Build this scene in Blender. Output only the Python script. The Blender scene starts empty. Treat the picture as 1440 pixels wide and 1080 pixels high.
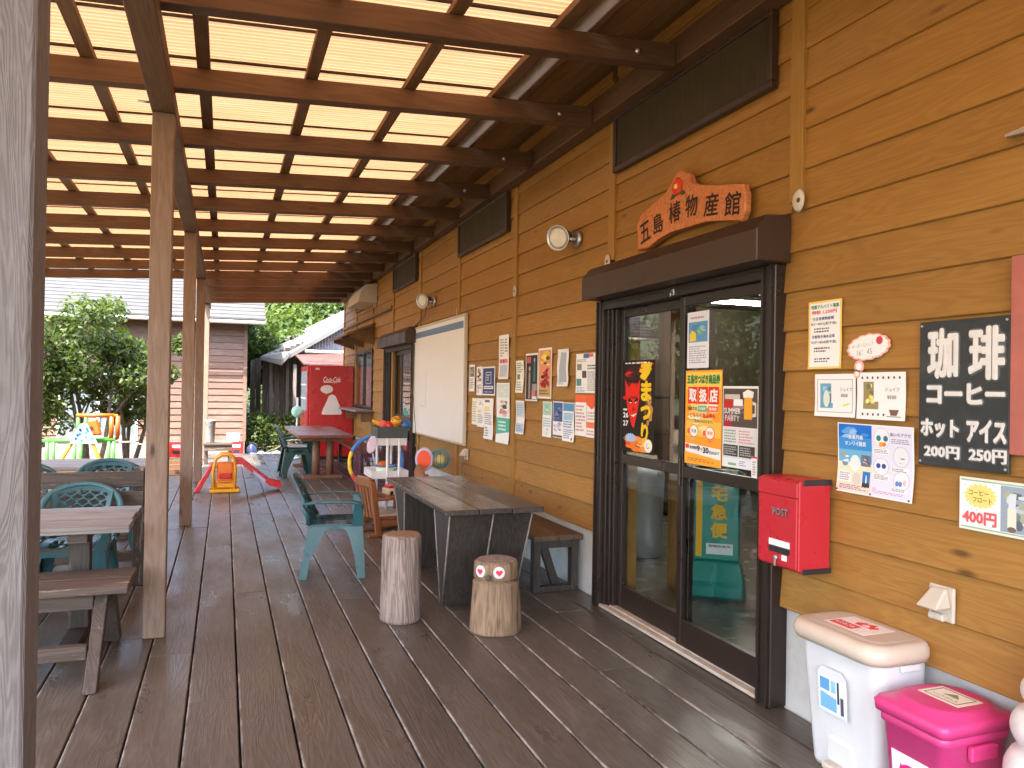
import bpy, bmesh, math, random
import numpy as np
from mathutils import Matrix, Vector
PI = math.pi
R = math.radians
SC = bpy.context.scene
C = SC.collection

# ------------------------------------------------------------------ camera
cam_d = bpy.data.cameras.new("camera")
cam = bpy.data.objects.new("camera", cam_d)
C.objects.link(cam)
cam_d.sensor_fit = 'HORIZONTAL'
cam_d.sensor_width = 36
cam_d.lens = 27.0
cam_d.clip_start = 0.05
cam_d.clip_end = 400
yaw, pitch, roll = R(20.497), R(.359), R(.936)
_f = Vector((math.sin(yaw)*math.cos(pitch), math.cos(yaw)*math.cos(pitch), math.sin(pitch)))
_r0 = Vector((math.cos(yaw), -math.sin(yaw), 0))
_u0 = _r0.cross(_f)
_r = _r0*math.cos(roll) + _u0*math.sin(roll)
_u = -_r0*math.sin(roll) + _u0*math.cos(roll)
M = Matrix(((_r.x, _u.x, -_f.x, 0), (_r.y, _u.y, -_f.y, 0), (_r.z, _u.z, -_f.z, 1.5), (0, 0, 0, 1)))
cam.matrix_world = M
SC.camera = cam

# ------------------------------------------------------------------ sky, sun, exposure
SUN_EL = R(60)
SUN_FROM = Vector((-.62, -.78, 0)).normalized()        # horizontal direction towards the sun
world = bpy.data.worlds.new("World")
SC.world = world
world.use_nodes = True
wn = world.node_tree
wn.nodes.clear()
wo = wn.nodes.new('ShaderNodeOutputWorld')
wb = wn.nodes.new('ShaderNodeBackground')
sky = wn.nodes.new('ShaderNodeTexSky')
sky.sky_type = 'NISHITA'
sky.sun_disc = False
sky.sun_elevation = SUN_EL
sky.sun_rotation = math.atan2(SUN_FROM.x, SUN_FROM.y)
sky.dust_density = 2.8
sky.air_density = 1.0
sky.ozone_density = .7
wb.inputs['Strength'].default_value = .15
wn.links.new(sky.outputs[0], wb.inputs[0])
wn.links.new(wb.outputs[0], wo.inputs[0])
sun_d = bpy.data.lights.new("sun", 'SUN')
sun_d.energy = 2.2
sun_d.angle = R(.6)
sun_d.color = (1, .96, .90)
sun = bpy.data.objects.new("sun", sun_d)
C.objects.link(sun)
sd = SUN_FROM*math.cos(SUN_EL) + Vector((0, 0, math.sin(SUN_EL)))
sun.rotation_euler = sd.to_track_quat('Z', 'Y').to_euler()
sun.location = (0, 0, 30)
SC.view_settings.view_transform = 'Standard'
SC.view_settings.look = 'None'
SC.view_settings.gamma = 1
SC.view_settings.use_curve_mapping = False
SC.view_settings.exposure = 3.55
SC.render.engine = 'CYCLES'
SC.cycles.use_denoising = True
SC.cycles.max_bounces = 8
SC.cycles.diffuse_bounces = 5
SC.cycles.glossy_bounces = 4
SC.cycles.transmission_bounces = 6
SC.cycles.transparent_max_bounces = 12
SC.cycles.sample_clamp_indirect = 6
SC.cycles.caustics_reflective = False
SC.cycles.caustics_refractive = False

# ------------------------------------------------------------------ materials
def srgb(r, g, b):
    return tuple(((c/255+.055)/1.055)**2.4 if c/255 > .04045 else c/255/12.92 for c in (r, g, b))

def new_mat(name):
    m = bpy.data.materials.new(name)
    m.use_nodes = True
    nt = m.node_tree
    nt.nodes.clear()
    out = nt.nodes.new('ShaderNodeOutputMaterial')
    p = nt.nodes.new('ShaderNodeBsdfPrincipled')
    nt.links.new(p.outputs[0], out.inputs[0])
    return m, nt, p, out

def N(nt, typ, **kw):
    n = nt.nodes.new(typ)
    for k, v in kw.items():
        if k in n.inputs:
            n.inputs[k].default_value = v
        else:
            setattr(n, k, v)
    return n

def L(nt, a, b):
    nt.links.new(a, b)

def mix(nt, fac, a, b, mode='MIX'):
    n = nt.nodes.new('ShaderNodeMix')
    n.data_type = 'RGBA'
    n.blend_type = mode
    for s, v in ((n.inputs[0], fac), (n.inputs[6], a), (n.inputs[7], b)):
        if hasattr(v, 'is_linked'):
            nt.links.new(v, s)
        elif isinstance(v, (int, float)):
            s.default_value = v
        else:
            s.default_value = (*v[:3], 1)
    return n.outputs[2]

def ramp(nt, fac, stops):
    n = nt.nodes.new('ShaderNodeValToRGB')
    e = n.color_ramp.elements
    while len(e) > 1:
        e.remove(e[-1])
    e[0].position = stops[0][0]
    e[0].color = (*stops[0][1], 1) if not isinstance(stops[0][1], (int, float)) else (stops[0][1],)*3+(1,)
    for pos, c in stops[1:]:
        x = e.new(pos)
        x.color = (*c, 1) if not isinstance(c, (int, float)) else (c, c, c, 1)
    nt.links.new(fac, n.inputs[0])
    return n.outputs[0]

def coords(nt, rnd=True):
    tc = N(nt, 'ShaderNodeTexCoord')
    oi = N(nt, 'ShaderNodeObjectInfo')
    if not rnd:
        return tc.outputs['Object'], oi
    v = N(nt, 'ShaderNodeVectorMath', operation='MULTIPLY_ADD')
    cb = N(nt, 'ShaderNodeCombineXYZ')
    for i in range(3):
        L(nt, oi.outputs['Random'], cb.inputs[i])
    L(nt, cb.outputs[0], v.inputs[0])
    v.inputs[1].default_value = (37.3, 91.7, 53.1)
    L(nt, tc.outputs['Object'], v.inputs[2])
    return v.outputs[0], oi

def mapping(nt, vec, scale):
    m = N(nt, 'ShaderNodeMapping')
    m.inputs['Scale'].default_value = scale
    L(nt, vec, m.inputs[0])
    return m.outputs[0]

def noise(nt, vec, scale, detail=4, rough=.55, dist=0):
    n = N(nt, 'ShaderNodeTexNoise')
    n.inputs['Scale'].default_value = scale
    n.inputs['Detail'].default_value = detail
    n.inputs['Roughness'].default_value = rough
    n.inputs['Distortion'].default_value = dist
    L(nt, vec, n.inputs['Vector'])
    return n.outputs[0]

def math_n(nt, op, a, b=None, clamp=False):
    n = N(nt, 'ShaderNodeMath', operation=op)
    n.use_clamp = clamp
    for i, v in enumerate((a, b)):
        if v is None:
            continue
        if isinstance(v, (int, float)):
            n.inputs[i].default_value = v
        else:
            L(nt, v, n.inputs[i])
    return n.outputs[0]

def paint(name, col, rough=.5, metal=0.0, var=.12, scale=9, bump=.05, spec=.5, dirt=None, dirt_amt=.35, coat=0):
    m, nt, p, out = new_mat(name)
    vec, oi = coords(nt)
    n1 = noise(nt, vec, scale, 5, .6)
    lo = tuple(c*(1-var) for c in col)
    hi = tuple(min(1, c*(1+var)) for c in col)
    c = ramp(nt, n1, [(.3, lo), (.7, hi)])
    if dirt:
        n2 = noise(nt, vec, scale*.45, 7, .7, .6)
        f = ramp(nt, n2, [(.5, 0.0), (.75, dirt_amt)])
        c = mix(nt, f, c, dirt)
    L(nt, c, p.inputs['Base Color'])
    n3 = noise(nt, vec, scale*2.3, 4)
    rr = ramp(nt, n3, [(.3, max(0, rough-.1)), (.7, min(1, rough+.1))])
    L(nt, rr, p.inputs['Roughness'])
    p.inputs['Metallic'].default_value = metal
    p.inputs['Specular IOR Level'].default_value = spec
    p.inputs['Coat Weight'].default_value = coat
    if bump:
        b = N(nt, 'ShaderNodeBump')
        b.inputs['Strength'].default_value = bump
        b.inputs['Distance'].default_value = .01
        L(nt, noise(nt, vec, scale*6, 3), b.inputs['Height'])
        L(nt, b.outputs[0], p.inputs['Normal'])
    return m

def wood(name, dark, light, grain='Y', s=1.0, rough=.65, bump=.25, knots=.6, wear=None, wear_lo=.52, wear_hi=.72, wear_amt=.7,
         rnd=.18, spec=.35, stain=None, scratch=0, fine=1.0, edge=None):
    m, nt, p, out = new_mat(name)
    vec, oi = coords(nt)
    ax = 'XYZ'.index(grain)
    def sc(al, ac):
        v = [ac*s]*3
        v[ax] = al*s
        return tuple(v)
    a = mapping(nt, vec, sc(.55, 5.5))
    n1 = noise(nt, a, 1.0, 3, .5, .35)
    rings = math_n(nt, 'SINE', math_n(nt, 'MULTIPLY', n1, 95.0*fine))
    rings = ramp(nt, math_n(nt, 'ADD', math_n(nt, 'MULTIPLY', rings, .5), .5), [(.1, 0.0), (.9, 1.0)])
    fib = noise(nt, mapping(nt, vec, sc(1.6, 60)), 1.0, 5, .65)
    big = noise(nt, mapping(nt, vec, sc(.7, 2.2)), 1.0, 4, .6)
    f = math_n(nt, 'ADD', math_n(nt, 'MULTIPLY', rings, .30), math_n(nt, 'MULTIPLY', fib, .75))
    f = math_n(nt, 'ADD', f, math_n(nt, 'MULTIPLY', big, .55))
    col = ramp(nt, math_n(nt, 'MULTIPLY', f, .63), [(.26, dark), (.76, light)])
    hgt = math_n(nt, 'ADD', math_n(nt, 'MULTIPLY', rings, .35), fib)
    if knots:
        vo = N(nt, 'ShaderNodeTexVoronoi')
        vo.inputs['Scale'].default_value = 1.0
        L(nt, mapping(nt, vec, sc(2.1, 6.5)), vo.inputs['Vector'])
        kk = ramp(nt, vo.outputs['Distance'], [(.05, knots), (.16, 0.0)])
        sel = ramp(nt, _sep(nt, vo.outputs['Color']), [(.45, 0.0), (.5, 1.0)])
        kf = math_n(nt, 'MULTIPLY', kk, sel)
        col = mix(nt, kf, col, tuple(c*.28 for c in dark))
    if stain:
        sn = noise(nt, mapping(nt, vec, sc(1.1, 3.0)), 1.3, 5, .65, .5)
        col = mix(nt, ramp(nt, sn, [(.5, 0.0), (.72, .55)]), col, stain)
    if wear:
        wn_ = noise(nt, mapping(nt, vec, sc(2.2, 17)), 1.0, 7, .72, .4)
        wf = ramp(nt, wn_, [(wear_lo, 0.0), (wear_hi, wear_amt)])
        col = mix(nt, wf, col, wear)
    if scratch:
        sn = noise(nt, mapping(nt, vec, sc(3.0, 46)), 1.0, 6, .8, 1.2)
        col = mix(nt, ramp(nt, sn, [(.64, 0.0), (.72, scratch)]), col, (.42, .37, .30))
    if edge:
        tco = N(nt, 'ShaderNodeTexCoord')
        sx = N(nt, 'ShaderNodeSeparateXYZ')
        L(nt, tco.outputs['Object'], sx.inputs[0])
        en = noise(nt, mapping(nt, vec, sc(1.3, 1.0)), 2.0, 5, .7)
        ex = math_n(nt, 'SUBTRACT', sx.outputs['X'], math_n(nt, 'MULTIPLY', en, .012))
        ef = ramp(nt, math_n(nt, 'ADD', math_n(nt, 'MULTIPLY', ex, -1.0), 0.0), [(edge-.004, 0.0), (edge+.001, .75)])
        ef = math_n(nt, 'MULTIPLY', ef, ramp(nt, en, [(.42, .0), (.58, 1.0)]))
        col = mix(nt, ef, col, (.40, .36, .31))
    hv = N(nt, 'ShaderNodeHueSaturation')
    v = math_n(nt, 'ADD', math_n(nt, 'MULTIPLY', oi.outputs['Random'], 2*rnd), 1-rnd)
    L(nt, v, hv.inputs['Value'])
    L(nt, col, hv.inputs['Color'])
    L(nt, hv.outputs[0], p.inputs['Base Color'])
    rr = ramp(nt, big, [(.3, max(.05, rough-.14)), (.7, min(1, rough+.14))])
    L(nt, rr, p.inputs['Roughness'])
    p.inputs['Specular IOR Level'].default_value = spec
    if bump:
        b = N(nt, 'ShaderNodeBump')
        b.inputs['Strength'].default_value = bump
        b.inputs['Distance'].default_value = .006
        L(nt, hgt, b.inputs['Height'])
        L(nt, b.outputs[0], p.inputs['Normal'])
    return m

def _sep(nt, sock):
    n = nt.nodes.new('ShaderNodeSeparateColor')
    nt.links.new(sock, n.inputs[0])
    return n.outputs[0]

_ink = {}
def ink(col, rough=.55):
    """plain printed or moulded colour given as 0-255 sRGB"""
    k = (tuple(col), rough)
    if k not in _ink:
        m, nt, p, out = new_mat("ink")
        p.inputs['Base Color'].default_value = (*[min(.86, c) for c in srgb(*col)], 1)
        p.inputs['Roughness'].default_value = rough
        p.inputs['Specular IOR Level'].default_value = .3
        _ink[k] = m
    return _ink[k]

def glass_mat(name, tint=(.93, .95, .94)):
    m, nt, p, out = new_mat(name)
    nt.nodes.remove(p)
    tr = N(nt, 'ShaderNodeBsdfTransparent')
    tr.inputs[0].default_value = (*tint, 1)
    gl = N(nt, 'ShaderNodeBsdfGlossy')
    gl.inputs['Roughness'].default_value = .01
    gl.inputs[0].default_value = (.95, .97, 1, 1)
    fr = N(nt, 'ShaderNodeFresnel')
    gm = N(nt, 'ShaderNodeNewGeometry')
    mr = N(nt, 'ShaderNodeMapRange')
    L(nt, gm.outputs['Backfacing'], mr.inputs[0])
    mr.inputs[3].default_value = 1.45
    mr.inputs[4].default_value = 1/1.45
    L(nt, mr.outputs[0], fr.inputs[0])
    ms = N(nt, 'ShaderNodeMixShader')
    L(nt, fr.outputs[0], ms.inputs[0])
    L(nt, tr.outputs[0], ms.inputs[1])
    L(nt, gl.outputs[0], ms.inputs[2])
    L(nt, ms.outputs[0], out.inputs[0])
    return m

def sheet_mat():
    m, nt, p, out = new_mat("yellowed_polycarbonate")
    vec, oi = coords(nt)
    streak = noise(nt, mapping(nt, vec, (.9, 26, 1)), 1.0, 5, .65, .3)
    blot = noise(nt, mapping(nt, vec, (1.2, 5, 1)), 1.0, 5, .6)
    c = ramp(nt, streak, [(.25, (.176, .084, .036)), (.62, (.220, .114, .055))])
    c = mix(nt, ramp(nt, blot, [(.5, 0.0), (.8, .35)]), c, (.15, .078, .028))
    tl = N(nt, 'ShaderNodeBsdfTranslucent')
    L(nt, c, tl.inputs[0])
    p.inputs['Base Color'].default_value = (.5, .42, .3, 1)
    p.inputs['Roughness'].default_value = .35
    ms = N(nt, 'ShaderNodeMixShader')
    ms.inputs[0].default_value = .18
    L(nt, tl.outputs[0], ms.inputs[1])
    L(nt, p.outputs[0], ms.inputs[2])
    L(nt, ms.outputs[0], out.inputs[0])
    return m

def leaf_mat(name, dark, light, trans):
    m, nt, p, out = new_mat(name)
    geo = N(nt, 'ShaderNodeNewGeometry')
    tc = N(nt, 'ShaderNodeTexCoord')
    n1 = noise(nt, tc.outputs['Object'], 2.4, 3)
    f = math_n(nt, 'ADD', math_n(nt, 'MULTIPLY', geo.outputs['Random Per Island'], .6), math_n(nt, 'MULTIPLY', n1, .5))
    c = ramp(nt, f, [(.2, dark), (.85, light)])
    L(nt, c, p.inputs['Base Color'])
    p.inputs['Roughness'].default_value = .5
    p.inputs['Specular IOR Level'].default_value = .3
    tl = N(nt, 'ShaderNodeBsdfTranslucent')
    L(nt, mix(nt, .5, c, trans), tl.inputs[0])
    ms = N(nt, 'ShaderNodeMixShader')
    ms.inputs[0].default_value = .38
    L(nt, p.outputs[0], ms.inputs[1])
    L(nt, tl.outputs[0], ms.inputs[2])
    L(nt, ms.outputs[0], out.inputs[0])
    return m

def emit_mat(name, col, strength):
    m, nt, p, out = new_mat(name)
    p.inputs['Base Color'].default_value = (.8, .8, .8, 1)
    p.inputs['Emission Color'].default_value = (*col, 1)
    p.inputs['Emission Strength'].default_value = strength
    return m

def ground_mat():
    m, nt, p, out = new_mat("sandy_ground")
    tc = N(nt, 'ShaderNodeTexCoord')
    n1 = noise(nt, tc.outputs['Object'], .8, 8, .65)
    n2 = noise(nt, tc.outputs['Object'], 14, 6, .7)
    c = ramp(nt, n1, [(.3, (.14, .105, .055)), (.7, (.20, .155, .088))])
    c = mix(nt, ramp(nt, n2, [(.4, 0.0), (.75, .5)]), c, (.12, .095, .055))
    L(nt, c, p.inputs['Base Color'])
    p.inputs['Roughness'].default_value = .95
    b = N(nt, 'ShaderNodeBump')
    b.inputs['Strength'].default_value = .5
    b.inputs['Distance'].default_value = .03
    L(nt, n2, b.inputs['Height'])
    L(nt, b.outputs[0], p.inputs['Normal'])
    return m

M_SIDING = wood("golden_stained_siding", (.272, .128, .026), (.370, .192, .044), 'Y', 1.35, .6, .2, .85, rnd=.08, spec=.35, stain=(.26, .122, .026), scratch=.3)
M_SIDING_Z = wood("golden_stained_batten", (.285, .142, .027), (.36, .196, .044), 'Z', 1, .6, .16, .3, rnd=.06)
M_RAFTER = wood("red_brown_rafter", (.067, .033, .015), (.120, .062, .029), 'X', 1, .6, .2, .6, rnd=.15)
M_BEAM = wood("red_brown_beam", (.08, .039, .018), (.14, .071, .034), 'Y', 1, .62, .2, .6, rnd=.12)
M_PURLIN = wood("brown_purlin", (.11, .056, .024), (.18, .098, .044), 'Y', 1, .65, .15, .4, rnd=.12)
M_POST = wood("faded_post", (.18, .12, .085), (.265, .185, .137), 'Z', 1.3, .7, .25, .9, rnd=.1, wear=(.36, .31, .27), wear_amt=.45)
M_POST_GREY = wood("grey_weathered_post", (.10, .085, .078), (.20, .178, .170), 'Z', 2.4, .75, .45, .4, rnd=.05, wear=(.26, .245, .24), wear_amt=.6, fine=2.2)
M_DECK = wood("worn_brown_decking", (.064, .054, .043), (.115, .100, .083), 'Y', 1.5, .37, .22, .22, rnd=.17, spec=.55, edge=.1085, wear=(.28, .24, .20), wear_lo=.55, wear_hi=.8, wear_amt=.45, scratch=.35, stain=(.06, .049, .039))
M_DARKWOOD = wood("dark_brown_furniture", (.034, .025, .019), (.082, .062, .049), 'Y', 1, .26, .2, .2, rnd=.1, spec=.5, wear=(.15, .125, .105), wear_lo=.6, wear_hi=.85, wear_amt=.3)
M_DARKWOOD_X = wood("dark_brown_furniture_crosswise", (.036, .028, .024), (.085, .066, .054), 'X', 1, .42, .2, .2, rnd=.1, spec=.5, wear=(.17, .14, .115), wear_lo=.58, wear_hi=.8, wear_amt=.5)
M_DARKWOOD_Z = wood("dark_brown_panel", (.030, .025, .022), (.068, .055, .047), 'Z', 1, .5, .15, .2, rnd=.08)
M_EDGE = paint("bare_plywood_edge", (.26, .22, .18), .7, var=.25, scale=30)
M_PICNIC = wood("weathered_picnic_wood", (.10, .082, .072), (.27, .245, .23), 'X', 1, .45, .35, .4, rnd=.12, wear=(.42, .40, .40), wear_lo=.5, wear_hi=.72, wear_amt=.7)
M_PICNIC_BR = wood("worn_brown_picnic_wood", (.05, .035, .027), (.11, .08, .063), 'X', 1, .6, .35, .4, rnd=.12, wear=(.45, .37, .30), wear_lo=.58, wear_hi=.7, wear_amt=.75)
M_PICNIC_Z = wood("worn_brown_picnic_leg", (.042, .032, .027), (.095, .073, .061), 'Z', 1, .6, .3, .4, rnd=.12, wear=(.42, .36, .31), wear_lo=.6, wear_hi=.7, wear_amt=.8)
M_BENCHTOP = wood("brown_bench_wood", (.07, .043, .027), (.15, .095, .06), 'Y', 1, .45, .2, .2, rnd=.1, wear=(.18, .14, .10), wear_lo=.6, wear_hi=.85, wear_amt=.3)
M_REDWOOD = wood("reddish_table_wood", (.14, .055, .032), (.26, .115, .070), 'X', 1, .35, .15, .3, rnd=.08)
M_REDWOOD_Z = wood("reddish_table_leg", (.16, .075, .045), (.30, .155, .10), 'Z', 1, .5, .2, .3, rnd=.08)
M_LOG = wood("bare_grey_log", (.13, .090, .072), (.43, .345, .30), 'Z', 1.5, .8, .7, .6, rnd=.03, wear=(.10, .07, .055), wear_lo=.50, wear_hi=.64, wear_amt=.8)
M_LOG2 = wood("bare_tan_log", (.14, .085, .048), (.36, .245, .155), 'Z', 1.3, .75, .5, .5, rnd=.03, wear=(.09, .058, .035), wear_lo=.55, wear_hi=.70, wear_amt=.6)
M_SIGNWOOD = wood("orange_varnished_slab", (.40, .115, .035), (.64, .25, .095), 'X', 1.6, .35, .2, .2, rnd=.02, fine=.7)
M_TOYWOOD = wood("orange_brown_toy_wood", (.22, .075, .022), (.36, .14, .05), 'Z', 2, .4, .1, 0, rnd=.08)
M_SHEDWOOD = wood("black_weathered_boards", (.035, .026, .020), (.085, .066, .052), 'Z', .8, .85, .3, .3, rnd=.4, wear=(.17, .14, .11), wear_amt=.5)
M_PINKBOARD = wood("faded_pink_boards", (.115, .066, .047), (.185, .115, .085), 'X', .8, .8, .2, .2, rnd=.12, wear=(.235, .18, .16), wear_amt=.5)
M_SOFFIT = wood("dark_brown_soffit", (.20, .11, .040), (.33, .185, .068), 'Y', .8, .7, .1, .2, rnd=.12)
M_BARK = paint("grey_brown_bark", (.09, .07, .05), .9, var=.35, scale=12, bump=.6)
M_FRAME = paint("dark_bronze_aluminium", (.027, .017, .013), .34, .1, var=.04, scale=2, bump=0, spec=.5)
M_FRAME2 = paint("brown_painted_steel", (.045, .025, .015), .42, .1, var=.05, scale=2, bump=0)
M_VENT = wood("grimy_mesh_screen", (.030, .020, .006), (.055, .038, .013), 'Z', 1.3, .8, .05, 0, rnd=.1, wear=(.10, .075, .035), wear_lo=.60, wear_hi=.85, wear_amt=.35)
M_CONC = paint("white_painted_concrete", (.55, .55, .53), .85, var=.1, scale=5, bump=.2, dirt=(.30, .30, .26), dirt_amt=.5)
M_SILL = paint("worn_pale_sill", (.50, .44, .36), .6, var=.15, scale=14, bump=.1, dirt=(.25, .2, .15))
M_CREAM = paint("cream_plastic", (.55, .49, .40), .45, var=.06, scale=8, bump=.02)
M_WHITE = paint("white_plastic", (.72, .725, .73), .38, var=.03, scale=6, bump=.02, dirt=(.5, .5, .5), dirt_amt=.3)
M_BOARDW = paint("whiteboard_face", (.78, .78, .76), .5, var=.01, scale=2, bump=0)
M_PINK = paint("magenta_plastic", (.66, .05, .21), .38, var=.05, scale=5, bump=.02, dirt=(.62, .12, .30), dirt_amt=.3)
M_LIDTAN = paint("yellowed_lid_plastic", (.60, .50, .40), .42, var=.05, scale=5, bump=.02, dirt=(.4, .32, .26))
M_RED = paint("red_mailbox_paint", (.50, .022, .035), .32, var=.03, scale=3, bump=.01, dirt=(.48, .035, .045), dirt_amt=.2)
M_DRED = paint("red_machine_paint", (.46, .012, .016), .3, var=.02, scale=1, bump=0)
M_BLACK = paint("black_plastic", (.02, .02, .022), .45, var=.1, scale=9, bump=.02)
M_STEEL = paint("galvanised_steel", (.5, .5, .5), .35, .8, var=.1, scale=12, bump=.03)
M_LAMPGLASS = paint("lamp_face", (.72, .70, .64), .12, var=.08, scale=20, bump=.1)
M_TEAL = paint("teal_chair_plastic", (.030, .110, .128), .33, var=.04, scale=4, bump=.01, dirt=(.055, .14, .14), dirt_amt=.2)
M_DGREEN = paint("dark_green_chair_plastic", (.016, .062, .058), .35, var=.06, scale=7, bump=.02)
M_TEALSTAND = paint("teal_stand_plastic", (.012, .27, .235), .35, var=.05, scale=5, bump=.01)
M_ROOFGREY = paint("pale_grey_roof_metal", (.060, .058, .055), .75, .0, var=.2, scale=2, bump=.03, spec=.15, dirt=(.04, .04, .038))
M_SHEDROOF = paint("pale_fibre_cement", (.105, .102, .096), .9, var=.1, scale=3, bump=.2, dirt=(.065, .06, .05))
M_TIN = paint("grey_corrugated_tin", (.17, .175, .185), .7, .0, var=.15, scale=3, bump=.1, dirt=(.22, .18, .15))
M_RUST = paint("rusty_red_tin", (.085, .025, .018), .7, var=.3, scale=4, bump=.1, dirt=(.14, .11, .10))
M_CLAP = paint("brown_cornice", (.20, .115, .055), .7, var=.25, scale=8, bump=.2)
M_GLASS = glass_mat("door_glass")
M_SHEET = sheet_mat()
M_LEAF = leaf_mat("camellia_leaf", (.014, .030, .006), (.060, .092, .016), (.16, .20, .012))
M_FOREST = leaf_mat("forest_leaf", (.018, .040, .006), (.075, .118, .018), (.14, .18, .012))
M_GROUND = ground_mat()
M_HILL = paint("forest_floor", (.03, .045, .015), .95, var=.4, scale=1.5, bump=.3)
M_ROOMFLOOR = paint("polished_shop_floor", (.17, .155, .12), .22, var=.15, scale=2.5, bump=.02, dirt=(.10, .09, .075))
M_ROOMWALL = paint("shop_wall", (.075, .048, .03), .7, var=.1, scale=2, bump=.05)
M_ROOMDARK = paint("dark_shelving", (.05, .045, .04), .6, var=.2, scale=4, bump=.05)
M_YELLOW = paint("yellow_toy_plastic", (.75, .36, .02), .32, var=.04, scale=5, bump=.01)
M_ORANGE = paint("orange_toy_plastic", (.78, .19, .015), .32, var=.04, scale=5, bump=.01)
M_LGREEN = paint("green_toy_plastic", (.14, .46, .10), .35, var=.06, scale=5, bump=.01)
M_TOYRED = paint("red_toy_plastic", (.55, .018, .022), .3, var=.04, scale=5, bump=.01)
M_BLUE = paint("blue_toy_plastic", (.03, .15, .50), .32, var=.05, scale=5, bump=.01)
M_LAV = paint("lavender_plastic", (.45, .44, .66), .4, var=.04, scale=5, bump=.01)
M_GYMGREEN = paint("green_frame_tube", (.045, .20, .03), .4, var=.06, scale=5, bump=.01)
M_GYMORANGE = paint("orange_frame_tube", (.42, .085, .006), .4, var=.06, scale=5, bump=.01)
M_GYMYELLOW = paint("yellow_frame_tube", (.42, .20, .012), .4, var=.06, scale=5, bump=.01)
M_GYMPANEL = paint("pale_frame_panel", (.22, .24, .32), .5, var=.06, scale=5, bump=.01)
M_MINT = paint("mint_plastic", (.30, .62, .50), .4, var=.05, scale=5, bump=.01)
M_PURPLE = paint("maroon_wire", (.11, .025, .06), .45, var=.08, scale=8, bump=0)
M_PAPER = paint("paper", (.74, .74, .72), .7, var=.02, scale=12, bump=.01, spec=.2)
M_BOWL = paint("signboard_black", (.022, .026, .028), .55, var=.25, scale=6, bump=.05, dirt=(.08, .09, .09), dirt_amt=.5)
M_PINKWOOD = paint("faded_red_board", (.42, .13, .10), .7, var=.12, scale=6, bump=.1)
M_LETTERWHITE = paint("white_letter_paint", (.72, .71, .68), .5, var=.06, scale=25, bump=.05)
M_LETTERRIM = paint("grey_letter_rim", (.10, .11, .11), .6, var=.2, scale=25, bump=.05)
M_TARP = paint("blue_white_tarp", (.20, .24, .36), .45, var=.2, scale=3, bump=.3, dirt=(.07, .11, .25))

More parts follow.
